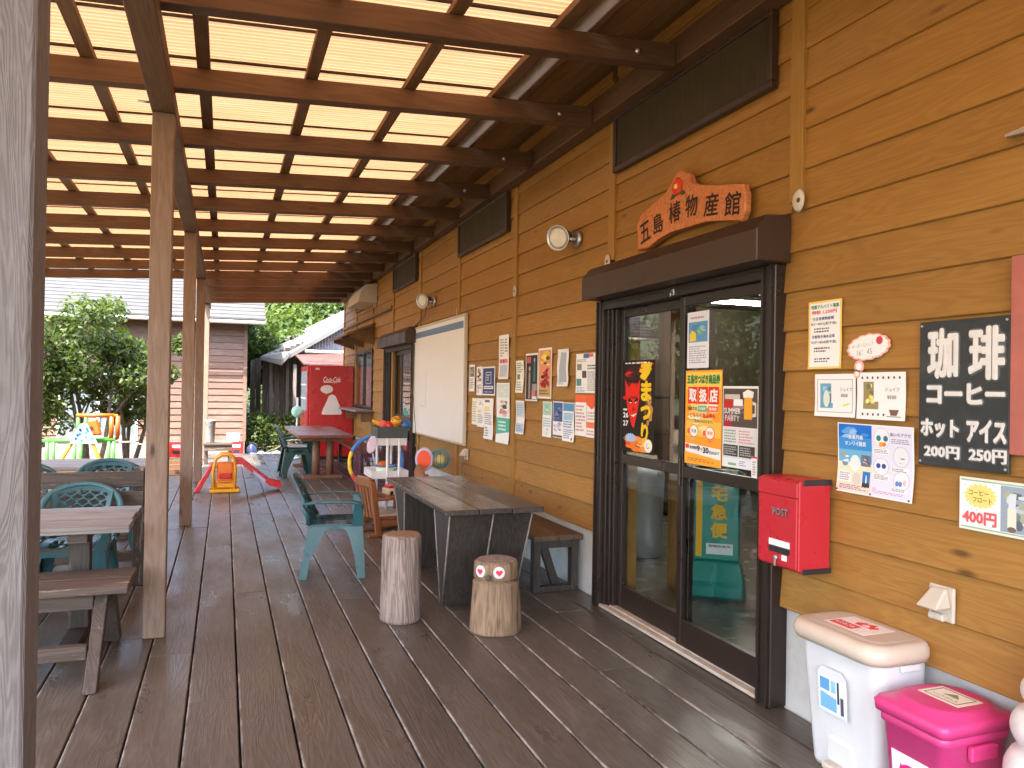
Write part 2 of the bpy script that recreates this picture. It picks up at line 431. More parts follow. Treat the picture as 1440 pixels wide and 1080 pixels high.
# ------------------------------------------------------------------ mesh helpers
class MB:
    def __init__(self):
        self.bm = bmesh.new()

    def _new(self, verts, faces, mi=0, mat=None, smooth=False):
        vs = [self.bm.verts.new(mat @ Vector(v) if mat else v) for v in verts]
        out = []
        for f in faces:
            try:
                fc = self.bm.faces.new([vs[i] for i in f])
                fc.material_index = mi
                fc.smooth = smooth
                out.append(fc)
            except ValueError:
                pass
        return vs, out

    def box(self, a, b, mi=0, bev=0, mat=None):
        x0, y0, z0 = a
        x1, y1, z1 = b
        v = [(x0, y0, z0), (x1, y0, z0), (x1, y1, z0), (x0, y1, z0), (x0, y0, z1), (x1, y0, z1), (x1, y1, z1), (x0, y1, z1)]
        f = [(0, 3, 2, 1), (4, 5, 6, 7), (0, 1, 5, 4), (1, 2, 6, 5), (2, 3, 7, 6), (3, 0, 4, 7)]
        vs, fs = self._new(v, f, mi, mat)
        if bev:
            es = {e for fc in fs for e in fc.edges}
            r = bmesh.ops.bevel(self.bm, geom=list(es), offset=bev, segments=1, affect='EDGES', profile=.5)
            for fc in r['faces']:
                fc.material_index = mi
        return self

    def hexa(self, bottom, top, mi=0, bev=0):
        """bottom, top: four points each, same winding (counter-clockwise from above)"""
        vs, fs = self._new(list(bottom)+list(top), [(3, 2, 1, 0), (4, 5, 6, 7), (0, 1, 5, 4), (1, 2, 6, 5), (2, 3, 7, 6), (3, 0, 4, 7)], mi)
        if bev:
            es = {e for fc in fs for e in fc.edges}
            r = bmesh.ops.bevel(self.bm, geom=list(es), offset=bev, segments=1, affect='EDGES', profile=.5)
            for fc in r['faces']:
                fc.material_index = mi
        return self

    def prism(self, pts, d0, d1, plane='XY', mi=0, bev=0, mat=None, smooth=False):
        """extrude a 2-D outline; plane XY extrudes along Z, XZ along Y, YZ along X"""
        def P(u, v, d):
            return {'XY': (u, v, d), 'XZ': (u, d, v), 'YZ': (d, u, v)}[plane]
        n = len(pts)
        v = [P(*p, d0) for p in pts] + [P(*p, d1) for p in pts]
        f = [tuple(range(n))[::-1], tuple(range(n, 2*n))] + [(i, (i+1) % n, n+(i+1) % n, n+i) for i in range(n)]
        vs, fs = self._new(v, f, mi, mat)
        if smooth:
            for fc in fs[2:]:
                fc.smooth = True
        if bev:
            es = {e for fc in fs[:2] for e in fc.edges}
            r = bmesh.ops.bevel(self.bm, geom=list(es), offset=bev, segments=1, affect='EDGES', profile=.5)
            for fc in r['faces']:
                fc.material_index = mi
        return self

    def tube(self, path, r, seg=8, mi=0, cap=True, closed=False):
        path = [Vector(p) for p in path]
        n = len(path)
        rad = r if isinstance(r, (list, tuple)) else [r]*n
        rings = []
        prev = None
        for i, p in enumerate(path):
            if closed:
                t = (path[(i+1) % n]-path[i-1]).normalized()
            else:
                t = (path[min(i+1, n-1)]-path[max(i-1, 0)]).normalized()
            if prev is None:
                ref = Vector((0, 0, 1)) if abs(t.z) < .9 else Vector((1, 0, 0))
                nx = t.cross(ref).normalized()
            else:
                nx = (prev - t*prev.dot(t)).normalized()
            prev = nx
            ny = t.cross(nx)
            rings.append([self.bm.verts.new(p+(nx*math.cos(2*PI*k/seg)+ny*math.sin(2*PI*k/seg))*rad[i]) for k in range(seg)])
        m = n if closed else n-1
        for i in range(m):
            a, b = rings[i], rings[(i+1) % n]
            for k in range(seg):
                fc = self.bm.faces.new((a[k], a[(k+1) % seg], b[(k+1) % seg], b[k]))
                fc.smooth = True
                fc.material_index = mi
        if cap and not closed:
            for rg, rev in ((rings[0], True), (rings[-1], False)):
                fc = self.bm.faces.new(rg[::-1] if rev else rg)
                fc.material_index = mi
        return self

    def lathe(self, prof, center=(0, 0, 0), seg=20, mi=0, mat=None, smooth=True, wob=None):
        rings = []
        for i, (r, z) in enumerate(prof):
            ring = []
            for k in range(seg):
                a = 2*PI*k/seg
                rr = r*(1+(wob(a, z) if wob else 0))
                p = Vector((center[0]+rr*math.cos(a), center[1]+rr*math.sin(a), center[2]+z))
                ring.append(self.bm.verts.new(mat @ p if mat else p))
            rings.append(ring)
        for i in range(len(prof)-1):
            a, b = rings[i], rings[i+1]
            for k in range(seg):
                fc = self.bm.faces.new((a[k], a[(k+1) % seg], b[(k+1) % seg], b[k]))
                fc.smooth = smooth
                fc.material_index = mi
        for rg, rev in ((rings[0], True), (rings[-1], False)):
            fc = self.bm.faces.new(rg[::-1] if rev else rg)
            fc.material_index = mi
        return self

    def grid(self, fn, nu, nv, mi=0, thick=0, skip=None, smooth=True):
        vs = [[self.bm.verts.new(fn(i/nu, j/nv)) for i in range(nu+1)] for j in range(nv+1)]
        fs = []
        for j in range(nv):
            for i in range(nu):
                if skip and skip(i, j):
                    continue
                fc = self.bm.faces.new((vs[j][i], vs[j][i+1], vs[j+1][i+1], vs[j+1][i]))
                fc.smooth = smooth
                fc.material_index = mi
                fs.append(fc)
        for row in vs:
            for v in row:
                if not v.link_faces:
                    self.bm.verts.remove(v)
        if thick:
            bmesh.ops.solidify(self.bm, geom=fs, thickness=thick)
        return self

    def build(self, name, mats, parent=None, loc=None, rot=None, center=True):
        me = bpy.data.meshes.new(name)
        if center and loc is None and self.bm.verts:
            xs = [v.co for v in self.bm.verts]
            lo = Vector((min(v.x for v in xs), min(v.y for v in xs), min(v.z for v in xs)))
            hi = Vector((max(v.x for v in xs), max(v.y for v in xs), max(v.z for v in xs)))
            c = Vector(((lo.x+hi.x)/2, (lo.y+hi.y)/2, lo.z))
            bmesh.ops.translate(self.bm, verts=self.bm.verts, vec=-c)
            loc = c
        bmesh.ops.recalc_face_normals(self.bm, faces=self.bm.faces)
        self.bm.to_mesh(me)
        self.bm.free()
        for m in (mats if isinstance(mats, (list, tuple)) else [mats]):
            me.materials.append(m)
        o = bpy.data.objects.new(name, me)
        C.objects.link(o)
        if parent is not None:
            o.parent = parent
        if loc is not None:
            o.location = loc
        if rot is not None:
            o.rotation_euler = rot
        return o

def tag(o, label, cat, group=None):
    o['label'] = label
    o['category'] = cat
    if group:
        o['group'] = group
    return o

def thing(name, label, cat, loc=(0, 0, 0), rz=0, group=None):
    o = bpy.data.objects.new(name, None)
    C.objects.link(o)
    o.location = loc
    o.rotation_euler = (0, 0, rz)
    o.empty_display_size = .1
    return tag(o, label, cat, group)

def structure(o):
    o['kind'] = 'structure'
    return o

def place(me_obj, name, loc, parent=None, rot=None):
    """another object that shares the mesh of me_obj"""
    o = bpy.data.objects.new(name, me_obj.data)
    C.objects.link(o)
    o.location = loc
    if rot:
        o.rotation_euler = rot
    if parent is not None:
        o.parent = parent
    return o

def copy_tree(o, parent=None):
    c = o.copy()
    C.objects.link(c)
    c.parent = parent
    for ch in list(o.children):
        copy_tree(ch, c)
    return c

_tcache = {}
def text_mesh(body, bold=0.0, extrude=0.0, shear=0.0, res=2):
    k = (body, bold, extrude, shear)
    if k in _tcache:
        return _tcache[k]
    c = bpy.data.curves.new('lettering', 'FONT')
    c.body = body
    c.extrude = extrude
    c.shear = shear
    c.resolution_u = res
    o = bpy.data.objects.new('lettering', c)
    C.objects.link(o)
    dg = bpy.context.evaluated_depsgraph_get()
    me = bpy.data.meshes.new_from_object(o.evaluated_get(dg))
    v0 = [tuple(x.co) for x in me.vertices]
    f0 = [tuple(p.vertices) for p in me.polygons]
    v, f = list(v0), list(f0)
    if bold:
        nd = 8 if bold > .025 else 6
        for i in range(nd):
            a = 2*PI*i/nd
            b0 = len(v)
            v += [(p[0]+bold*math.cos(a), p[1]+bold*math.sin(a), p[2]-.00012*(i+1)) for p in v0]
            f += [tuple(j+b0 for j in q) for q in f0]
    bpy.data.objects.remove(o)
    bpy.data.meshes.remove(me)
    _tcache[k] = (v, f)
    return v, f

def text_fit(body, x0, y0, x1, y1, bold=0.0, extrude=0.0, shear=0.0, keep=False):
    """vertices and faces of the text stretched into the box"""
    v, f = text_mesh(body, bold, extrude, shear)
    xs = [p[0] for p in v]
    ys = [p[1] for p in v]
    a, b, c, d = min(xs), max(xs), min(ys), max(ys)
    sx = (x1-x0)/max(1e-6, b-a)
    sy = (y1-y0)/max(1e-6, d-c)
    if keep:
        sx = sy = min(sx, sy)
    ox = x0 + ((x1-x0)-(b-a)*sx)/2
    oy = y0 + ((y1-y0)-(d-c)*sy)/2
    return [(ox+(p[0]-a)*sx, oy+(p[1]-c)*sy, p[2]) for p in v], f

WALLROT = Matrix(((0, 0, -1), (-1, 0, 0), (0, 1, 0))).to_4x4()   # local x -> -Y, y -> Z, z -> -X (out of the wall)

# ================================================================== SETTING
random.seed(7)
# ground
b = MB()
b.grid(lambda u, v: Vector((-90+180*u, -60+190*v, -.30+.012*math.sin(31*u)*math.cos(23*v))), 30, 30)
structure(b.build('ground', M_GROUND))

# deck of separate boards
deck = bpy.data.objects.new('deck', None)
C.objects.link(deck)
structure(deck)
W0, PITCH = -.367, .2262
rng = random.Random(3)
for k in range(-13, 13):
    x0 = W0 + PITCH*k + .0045
    x1 = W0 + PITCH*(k+1) - .0045
    if k == 12:
        x1 = 2.535
    end = 17.65 if x1 > -.4 else 13.62
    y = -3.2 + rng.uniform(0, 2.5)
    cuts = [-3.2]
    while y < end-1.2:
        cuts.append(y)
        y += rng.choice((3.64, 3.64, 2.7, 4.0))
    cuts.append(end)
    if k == 1:
        cuts = [-3.2, .3, 3.92, 7.6, 11.3, 14.9, end]
    if k == 3:
        cuts = [-3.2, 1.9, 5.75, 9.4, 13.0, end]
    for a, c in zip(cuts, cuts[1:]):
        if c-a < .3:
            continue
        dz = rng.uniform(-.0035, 0)
        m = MB().box((x0, a+.002, -.038+dz), (x1, c-.002, dz), bev=.004)
        m.build('deck_board', M_DECK, deck)
b = MB()
for y in np.arange(-3, 17.6, .9):
    b.box((-3.3, y, -.16), (2.5, y+.09, -.045))
b.box((-3.35, -3.2, -.32), (-3.30, 13.6, -.045))
b.box((-3.3, 13.58, -.32), (-.42, 13.62, -.045))
b.box((-.44, 17.6, -.32), (2.5, 17.64, -.045))
j = b.build('deck_joists', M_BEAM, deck)
j['kind'] = 'stuff'

# ---------------------------------------------------------------- shop building
shop = thing('shop_building', 'long shop with golden lap siding and dark bronze doors along the deck', 'building', (2.5, 7, -.3))
shop_inv = Matrix.Translation((-2.5, -7, .3))
def inshop(o):
    o.parent = shop
    o.location = shop_inv @ Vector(o.location)
    return o
WALL = 2.5
BATT = [-2.66, -.82, 1.04, 2.905, 4.745, 6.63, 8.46, 10.32, 12.12, 13.95, 15.8, 17.5]
OPEN = [(2.99, 4.87, -.1, 2.34), (10.5, 12.6, -.1, 2.34), (13.9, 15.85, 1.10, 2.17)]
ROW0, ROWH = .48, .1873
_board_cache = {}
def siding_board(y0, y1, z0):
    Ln = round(y1-y0, 3)
    key = Ln
    if key not in _board_cache:
        m = MB()
        pr = [(0, 0), (.013, .012), (.0165, .205), (.034, .205), (.034, .0)]
        pr = [(0, .004), (.004, 0), (.034, 0), (.034, .1985), (.016, .1985)]
        m.prism(pr, -Ln/2, Ln/2, 'XZ')
        o = m.build('siding_board', M_SIDING, None, loc=(WALL, (y0+y1)/2, z0), center=False)
        _board_cache[key] = o
    else:
        o = place(_board_cache[key], 'siding_board', (WALL, (y0+y1)/2, z0))
    inshop(o)
for r_ in range(18):
    z0 = ROW0+ROWH*r_
    zc = z0+ROWH/2
    low = z0+ROWH < 2.42
    for ba, bb in zip(BATT, BATT[1:]):
        segs = [(ba+(-.125 if low and ba == 4.745 else .035), bb-(-.084 if low and bb == 2.905 else .035))]
        if low and ba == 2.905:
            continue
        for oy0, oy1, oz0, oz1 in OPEN:
            if oz0 < zc < oz1:
                ns = []
                for s0, s1 in segs:
                    if s1 <= oy0 or s0 >= oy1:
                        ns.append((s0, s1))
                    else:
                        if s0 < oy0-.03:
                            ns.append((s0, oy0))
                        if s1 > oy1+.03:
                            ns.append((oy1, s1))
                segs = ns
        for s0, s1 in segs:
            siding_board(s0+rng.uniform(0, .003), s1, z0+rng.uniform(-.0015, .0015))
for by in BATT:
    lo = .48
    if by in (2.905, 4.745):
        lo = 2.40
    m = MB().box((WALL-.014, by-.043, lo), (WALL+.03, by+.043, 3.36), bev=.003)
    inshop(m.build('batten', M_SIDING_Z))
m = MB()
m.box((2.545, -3.2, -.32), (2.70, 3.0, .49)).box((2.545, 4.86, -.32), (2.70, 10.5, .49)).box((2.545, 12.6, -.32), (2.70, 17.5, .49))
inshop(m.build('foundation_wall', M_CONC))
# sheathing behind the boards, roof and shell
m = MB()
for a, c, z0, z1 in [(-3.2, 3.0, .49, 3.95), (4.86, 10.5, .49, 3.95), (12.6, 13.88, .49, 3.95), (15.87, 17.5, .49, 3.95), (3.0, 4.86, 2.2, 3.95), (10.5, 12.6, 2.2, 3.95), (13.88, 15.87, .49, 1.05), (13.88, 15.87, 2.2, 3.95)]:
    m.box((2.537, a, z0), (2.62, c, z1))
m.box((2.6, 17.42, -.3), (9, 17.5, 3.95)).box((2.6, -3.2, -.3), (9, -3.12, 3.95)).box((8.9, -3.1, -.3), (9, 17.4, 3.95))
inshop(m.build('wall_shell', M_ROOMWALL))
m = MB()
for a, c, y0_, y1_ in [(2.515, 3.97, -3.2, 17.62)]:
    m.prism([(1.70, 3.575), (1.86, 3.60), (5.8, 4.78), (9.4, 3.60), (9.4, 3.68), (5.8, 4.88), (1.86, 3.70), (1.70, 3.65)], -3.4, 17.9, 'XZ')  # low edge drawn out as an unseen lip to block sun at the sheet ends
inshop(m.build('roof', M_ROOFGREY))
for i in range(6):
    xa, xb = 1.875+i*.112, 1.875+(i+1)*.112-.004
    za, zb_ = 3.545+(xa-1.875)*.30, 3.545+(xb-1.875)*.30
    m = MB().prism([(xa, za), (xb, zb_), (xb, zb_+.014), (xa, za+.014)], -3.3, 17.8, 'XZ')
    inshop(m.build('soffit_board', M_SOFFIT))
m = MB().box((1.838, -3.4, 3.475), (1.872, 17.9, 3.66), bev=.004)
inshop(m.build('eave_fascia', M_PURLIN))
m = MB().box((2.375, -3.2, 3.368), (2.495, 17.55, 3.53), bev=.006)
inshop(m.build('wall_plate', M_BEAM))
# vents under the plate
for y0_, y1_ in [(-.68, .92), (3.05, 4.68), (6.80, 8.42), (10.50, 12.04), (14.0, 15.7)]:
    f = MB()
    z0, z1 = 2.985, 3.375
    for a, c in [((2.455, y0_, z0), (2.5, y1_, z0+.035)), ((2.455, y0_, z1-.03), (2.5, y1_, z1)), ((2.455, y0_, z0+.035), (2.5, y0_+.035, z1-.03)), ((2.455, y1_-.035, z0+.035), (2.5, y1_, z1-.03))]:
        f.box(a, c, bev=.004)
    fr = inshop(f.build('vent', M_FRAME2))
    s = MB().box((2.472, y0_+.03, z0+.03), (2.485, y1_-.03, z1-.025))
    o = s.build('vent_screen', M_VENT)
    o.parent = fr
    o.location = Vector((2.478, (y0_+y1_)/2, z0+.03)) - Vector((2.4775, (y0_+y1_)/2, z0))

# entrance: header box, jambs, two sliding leaves
def sub(o, par, wloc_par):
    """parent a world-placed object to a part whose world position is wloc_par"""
    o.parent = par
    o.location = Vector(o.location)-Vector(wloc_par)
    return o

def entrance(Y0, Y1, hx=2.30, detail=True):
    # Y0 near jamb outer edge, Y1 far jamb outer edge
    w = Y1-Y0
    h = MB()
    h.prism([(hx, 2.118), (hx, 2.265), (hx+.055, 2.335), (2.497, 2.345), (2.497, 2.118)], Y0-.05, Y1-.06, 'XZ', bev=.006)
    inshop(h.build('shutter_box', M_FRAME2))
    for ya, yb, sgn in ((Y0, Y0+.105, 1), (Y1-.095, Y1, -1)):
        j = MB()
        j.box((2.45, ya, -.0), (2.60, yb, 2.118), bev=.004)
        if sgn > 0:
            j.box((2.438, ya+.012, 0), (2.4505, ya+.03, 2.118)).box((2.438, yb-.03, 0), (2.4505, yb-.012, 2.118))
        else:
            j.box((2.438, ya+.01, 0), (2.4505, ya+.028, 2.118)).box((2.438, yb-.03, 0), (2.4505, yb-.014, 2.118))
        inshop(j.build('door_jamb', M_FRAME))
    # fixed pocket strips on the far side
    px = Y1-.095
    j = MB()
    for i, (d0, d1, x) in enumerate([(.0, .035, 2.475), (.038, .07, 2.49), (.073, .10, 2.505)]):
        j.box((x, px-d1, .02), (2.60, px-d0-.004, 2.10), bev=.003)
    inshop(j.build('door_pocket', M_FRAME))
    t = MB()
    t.box((2.455, Y0+.105, 2.055), (2.60, Y1-.095, 2.118), bev=.003).box((2.447, Y0+.105, 2.098), (2.4555, Y1-.095, 2.112))
    inshop(t.build('door_head', M_FRAME))
    s = MB()
    s.box((2.452, Y0+.105, .003), (2.50, Y1-.095, .022), bev=.003).box((2.50, Y0+.105, .003), (2.62, Y1-.095, .030))
    inshop(s.build('door_sill', M_SILL))
    ya, yb = Y0+.105, px-.104
    mid = ya+(yb-ya)*.47
    leaves = [(ya, mid+.035, 2.49), (mid-.02, yb, 2.535)]
    for a, c, x in leaves:
        f = MB()
        st = .050
        d = .034
        f.box((x, a, .032), (x+d, a+st, 2.052), bev=.003)
        f.box((x, c-st, .032), (x+d, c, 2.052), bev=.003)
        f.box((x+.001, a+st, .032), (x+d-.001, c-st, .185), bev=.003)
        f.box((x+.001, a+st, 1.005), (x+d-.001, c-st, 1.07), bev=.003)
        f.box((x+.001, a+st, 1.995), (x+d-.001, c-st, 2.052), bev=.003)
        lf = f.build('sliding_door', M_FRAME)
        wl_ = Vector(lf.location)
        for z0, z1 in ((.180, 1.01), (1.065, 2.0)):
            g = MB().box((x+.014, a+st-.004, z0), (x+.019, c-st+.004, z1))
            sub(g.build('glass_pane', M_GLASS), lf, wl_)
        if detail:
            hd = MB().box((x-.012, c-st+.012, .95) if x < 2.52 else (x-.012, a+.012, .95), (x, c-.014, 1.12) if x < 2.52 else (x, a+st-.012, 1.12), bev=.004)
            sub(hd.build('pull_handle', M_FRAME2), lf, wl_)
        inshop(lf)
        for ch in lf.children:
            pass
    return ya, yb
entrance(2.99, 4.87)
entrance(10.5, 12.6, 2.32, False)
# key latch on the head rail
m = MB()
m.box((2.444, 3.87, 2.062), (2.4545, 3.90, 2.10), bev=.003).tube([(2.438, 3.885, 2.085), (2.432, 3.885, 2.055)], .007, 6)
inshop(m.build('shutter_latch', M_STEEL))

# take-away window with shelf and lean-to awning
f = MB()
x = 2.478
y0_, y1_, z0, z1 = 13.88, 15.87, 1.085, 2.19
for a, c in [((x, y0_, z0), (2.56, y0_+.06, z1)), ((x, y1_-.06, z0), (2.56, y1_, z1)), ((x, y0_+.06, z0), (2.56, y1_-.06, z0+.05)), ((x, y0_+.06, z1-.06), (2.56, y1_-.06, z1)), ((x+.01, 14.84, z0+.05), (2.55, 14.90, z1-.06))]:
    f.box(a, c, bev=.004)
wf = f.build('window', M_FRAME)
wl_ = Vector(wf.location)
for a, c in ((13.93, 14.85), (14.89, 15.82)):
    sub(MB().box((2.515, a, z0+.045), (2.52, c, z1-.055)).build('window_pane', M_GLASS), wf, wl_)
sub(MB().box((2.60, 13.9, 1.1), (2.61, 15.85, 2.15)).build('roller_blind', paint("pale_blind", (.5, .5, .5), .8)), wf, wl_)
inshop(wf)
inshop(MB().box((2.18, 13.75, 1.035), (2.497, 15.95, 1.072), bev=.006).build('window_shelf', M_PICNIC))
inshop(MB().box((2.30, 13.9, .86), (2.497, 13.95, 1.033)).box((2.30, 15.6, .86), (2.497, 15.65, 1.033)).build('shelf_bracket', M_CLAP))
m = MB()
m.prism([(2.497, 2.60), (1.98, 2.40), (1.98, 2.435), (2.497, 2.645)], 13.68, 16.3, 'XZ')
inshop(m.build('window_awning', M_CLAP))
for y in (13.8, 14.9, 16.0):
    inshop(MB().prism([(2.495, 2.25), (2.495, 2.59), (2.08, 2.43), (2.08, 2.38)], y, y+.045, 'XZ').build('awning_bracket', M_CLAP))
inshop(MB().box((2.455, 12.15, 2.745), (2.499, 17.5, 2.80), bev=.005).build('ledge_trim', M_CLAP))

# room seen through the doors
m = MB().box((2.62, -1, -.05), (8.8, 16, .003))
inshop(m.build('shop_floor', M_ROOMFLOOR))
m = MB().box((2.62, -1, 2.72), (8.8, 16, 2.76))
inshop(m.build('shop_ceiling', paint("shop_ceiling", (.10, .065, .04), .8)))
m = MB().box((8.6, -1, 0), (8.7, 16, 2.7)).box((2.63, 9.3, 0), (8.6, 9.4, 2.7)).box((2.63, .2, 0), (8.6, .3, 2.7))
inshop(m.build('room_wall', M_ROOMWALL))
inshop(MB().box((2.63, 4.70, 0), (2.70, 4.86, 2.7)).build('inner_post', M_SIDING_Z))
inshop(MB().box((3.2, 4.98, 0), (3.3, 5.10, 2.7)).build('inner_post', M_SIDING_Z))
M_TUBE = emit_mat("tube_and_fill_glow", (1, .97, .9), 15)
for xa, yc in ((5.42, 8.03), (3.4, 6.2)):  # first tube shows through the glass, second is added to brighten the room
    b = MB()
    b.box((xa-.02, yc-.05, 2.655), (xa+1.22, yc+.05, 2.70), mi=1).box((xa, yc-.016, 2.605), (xa+1.2, yc+.016, 2.637)).box((xa-.02, yc-.03, 2.595), (xa-.001, yc+.03, 2.6545), mi=1).box((xa+1.201, yc-.03, 2.595), (xa+1.22, yc+.03, 2.6545), mi=1)
    inshop(b.build('tube_and_fill_light', [M_TUBE, M_ROOMDARK]))


# ---------------------------------------------------------------- canopy
canopy = thing('canopy_roof', 'timber deck canopy with yellowed translucent corrugated sheets on red brown rafters', 'canopy', (-.36, 8, 0))
def incan(o):
    o.parent = canopy
    o.location = Vector(o.location)-Vector((-.36, 8, 0))
    return o
SL = .055
zb = lambda x: 3.205+SL*(x+.3)
RY = [-1.5, -.42, .66, 1.72, 2.79, 3.86, 4.92, 6.04, 7.15, 8.2, 9.28, 10.35, 11.38, 12.4, 13.45, 14.45, 15.45, 16.4, 17.4]
def rafter_mesh(xl):
    m = MB()
    m.prism([(xl, zb(xl)), (2.372, zb(2.372)), (2.372, zb(2.372)+.128), (xl, zb(xl)+.128)], -.045, .045, 'XZ', bev=.004)
    return m
ra = rafter_mesh(-3.35).build('rafter', M_RAFTER, loc=(0, 0, 0), center=False)
rb = rafter_mesh(-.47).build('rafter', M_RAFTER, loc=(0, 0, 0), center=False)
first = {id(ra): True, id(rb): True}
for y in RY:
    src = ra if y < 13.6 else rb
    if first[id(src)]:
        first[id(src)] = False
        src.location = (0, y-.045, 0)
        incan(src)
    else:
        incan(place(src, 'rafter', (0, y-.045, 0)))
for px in (-3.19, -2.58, -1.97, -1.36, -.752, -.148, .466, 1.08, 1.665):
    z = zb(px)+.130
    y1_ = 13.5 if px < -.5 else 17.6
    incan(MB().box((px-.037, -1.6, z), (px+.037, y1_, z+.043), bev=.003).build('purlin', M_PURLIN))
# beam along the posts, in lengths that meet on the posts
for a, c in ((-1.6, 1.51), (1.516, 5.02), (5.026, 8.845), (8.851, 12.64), (12.646, 17.55)):
    dz = 0
    incan(MB().box((-.432, a, 3.098), (-.302, c, 3.212), bev=.005).build('post_beam', M_BEAM))
incan(MB().box((-3.26, -1.6, 2.93), (-3.14, 13.5, 3.04), bev=.005).build('post_beam', M_BEAM))
for y in (-2.3+.9, 5.02, 8.845, 12.645, 16.45):
    incan(MB().box((-.427, y-.062, .0), (-.307, y+.062, 3.096), bev=.005).build('post', M_POST))
incan(MB().box((-.46, 1.51, .0), (-.311, 1.62, 3.096), bev=.006).build('post', M_POST_GREY))
for y in (1.5, 5.02, 8.845, 13.2):
    incan(MB().box((-3.26, y-.06, -.0), (-3.14, y+.06, 2.928), bev=.005).build('post', M_POST))
incan(MB().tube([(-.50, 4.93, 3.135), (-.43, 4.93, 3.135)], .007, 6).build('bolt', M_STEEL))
for y in (3.86, 4.92, 6.04, 7.15):
    xx = 2.12
    incan(MB().lathe([(.016, 0), (.016, .012), (.007, .013), (.007, .022)], seg=8, mat=Matrix.Translation((xx, y-.092, zb(xx)+.055)) @ Matrix.Rotation(PI/2, 4, 'X')).build('bolt', M_STEEL))
# corrugated sheets
SW = .535
def sheet(xl, yc):
    nper = 13
    ny = nper*6
    z0 = .0
    def fn(u, v):
        x_ = xl+(1.75-xl)*v
        y_ = -SW/2-.02+(SW+.04)*u
        return Vector((x_, y_, zb(x_)+.190+.009*math.cos(2*PI*u*nper)))
    m = MB()
    m.grid(fn, ny, 1)
    return m
sh1 = sheet(-3.4, 0).build('roof_sheet', M_SHEET, loc=(0, 0, 0), center=False)
sh2 = sheet(-.55, 0).build('roof_sheet', M_SHEET, loc=(0, 0, 0), center=False)
fs = {id(sh1): 1, id(sh2): 1}
shade_strip1 = None
shade_strips = {}
for i in range(36):
    yc = -1.30+SW*i
    if yc > 17.6:
        break
    src = sh1 if yc < 13.3 else sh2
    z = .0012*(i % 2)
    if fs[id(src)]:
        fs[id(src)] = 0
        src.location = (0, yc, z)
        incan(src)
    else:
        incan(place(src, 'roof_sheet', (0, yc, z)))
    ye = yc+SW/2
    xl = -3.4 if yc < 13.3 else -.55
    if xl not in shade_strips:
        m = MB()  # strip added on top of each sheet overlap to cast its dark line
        m.prism([(xl, zb(xl)+.201), (1.74, zb(1.74)+.201), (1.74, zb(1.74)+.216), (xl, zb(xl)+.216)], -.021, .021, 'XZ')
        shade_strips[xl] = m.build('overlap_shade_strip', M_PURLIN, loc=(0, ye, 0), center=False)
        incan(shade_strips[xl])
    else:
        incan(place(shade_strips[xl], 'overlap_shade_strip', (0, ye, 0)))

# ================================================================== OUTDOORS BEYOND THE DECK
def leaves(n, centers, size, rs, seed, flat=.5):
    """leaf-shaped faces scattered through clumps; centers: list of (x, y, z, rx, ry, rz)"""
    g = np.random.default_rng(seed)
    w = np.array([c[3]*c[4]*c[5] for c in centers])**.75
    idx = g.choice(len(centers), n, p=w/w.sum())
    cc = np.array(centers)[idx]
    d = g.normal(size=(n, 3))
    d /= np.linalg.norm(d, axis=1)[:, None]
    rad = g.uniform(.35, 1.0, n)**.6
    pos = cc[:, :3]+d*cc[:, 3:]*rad[:, None]
    nrm = d*.6+g.normal(size=(n, 3))*.55+np.array([0, 0, flat])
    nrm /= np.linalg.norm(nrm, axis=1)[:, None]
    t = g.normal(size=(n, 3))
    t -= nrm*(t*nrm).sum(1)[:, None]
    t /= np.linalg.norm(t, axis=1)[:, None]
    t[:, 2] -= .35
    t /= np.linalg.norm(t, axis=1)[:, None]
    s = np.cross(nrm, t)
    sz = size*g.uniform(.6, 1.25, n)[:, None]
    wd = sz*.26
    fold = nrm*sz*.10
    p0 = pos-t*sz*.5
    p1 = pos-t*sz*.08+s*wd+fold
    p2 = pos+t*sz*.5
    p3 = pos-t*sz*.08-s*wd+fold
    V = np.stack([p0, p1, p2, p3], 1).reshape(-1, 3)
    b_ = np.arange(n)[:, None]*4
    F = np.concatenate([b_+np.array([[0, 1, 2]]), b_+np.array([[0, 2, 3]])], 1).reshape(-1, 3)
    return V, F

def leaf_object(name, V, F, mat, parent=None):
    me = bpy.data.meshes.new(name)
    me.vertices.add(len(V))
    me.vertices.foreach_set('co', V.astype(np.float32).ravel())
    me.loops.add(len(F)*3)
    me.loops.foreach_set('vertex_index', F.astype(np.int32).ravel())
    me.polygons.add(len(F))
    me.polygons.foreach_set('loop_start', np.arange(0, len(F)*3, 3, dtype=np.int32))
    me.polygons.foreach_set('loop_total', np.full(len(F), 3, dtype=np.int32))
    me.update()
    me.materials.append(mat)
    o = bpy.data.objects.new(name, me)
    C.objects.link(o)
    o['kind'] = 'stuff'
    if parent:
        o.parent = parent
    return o

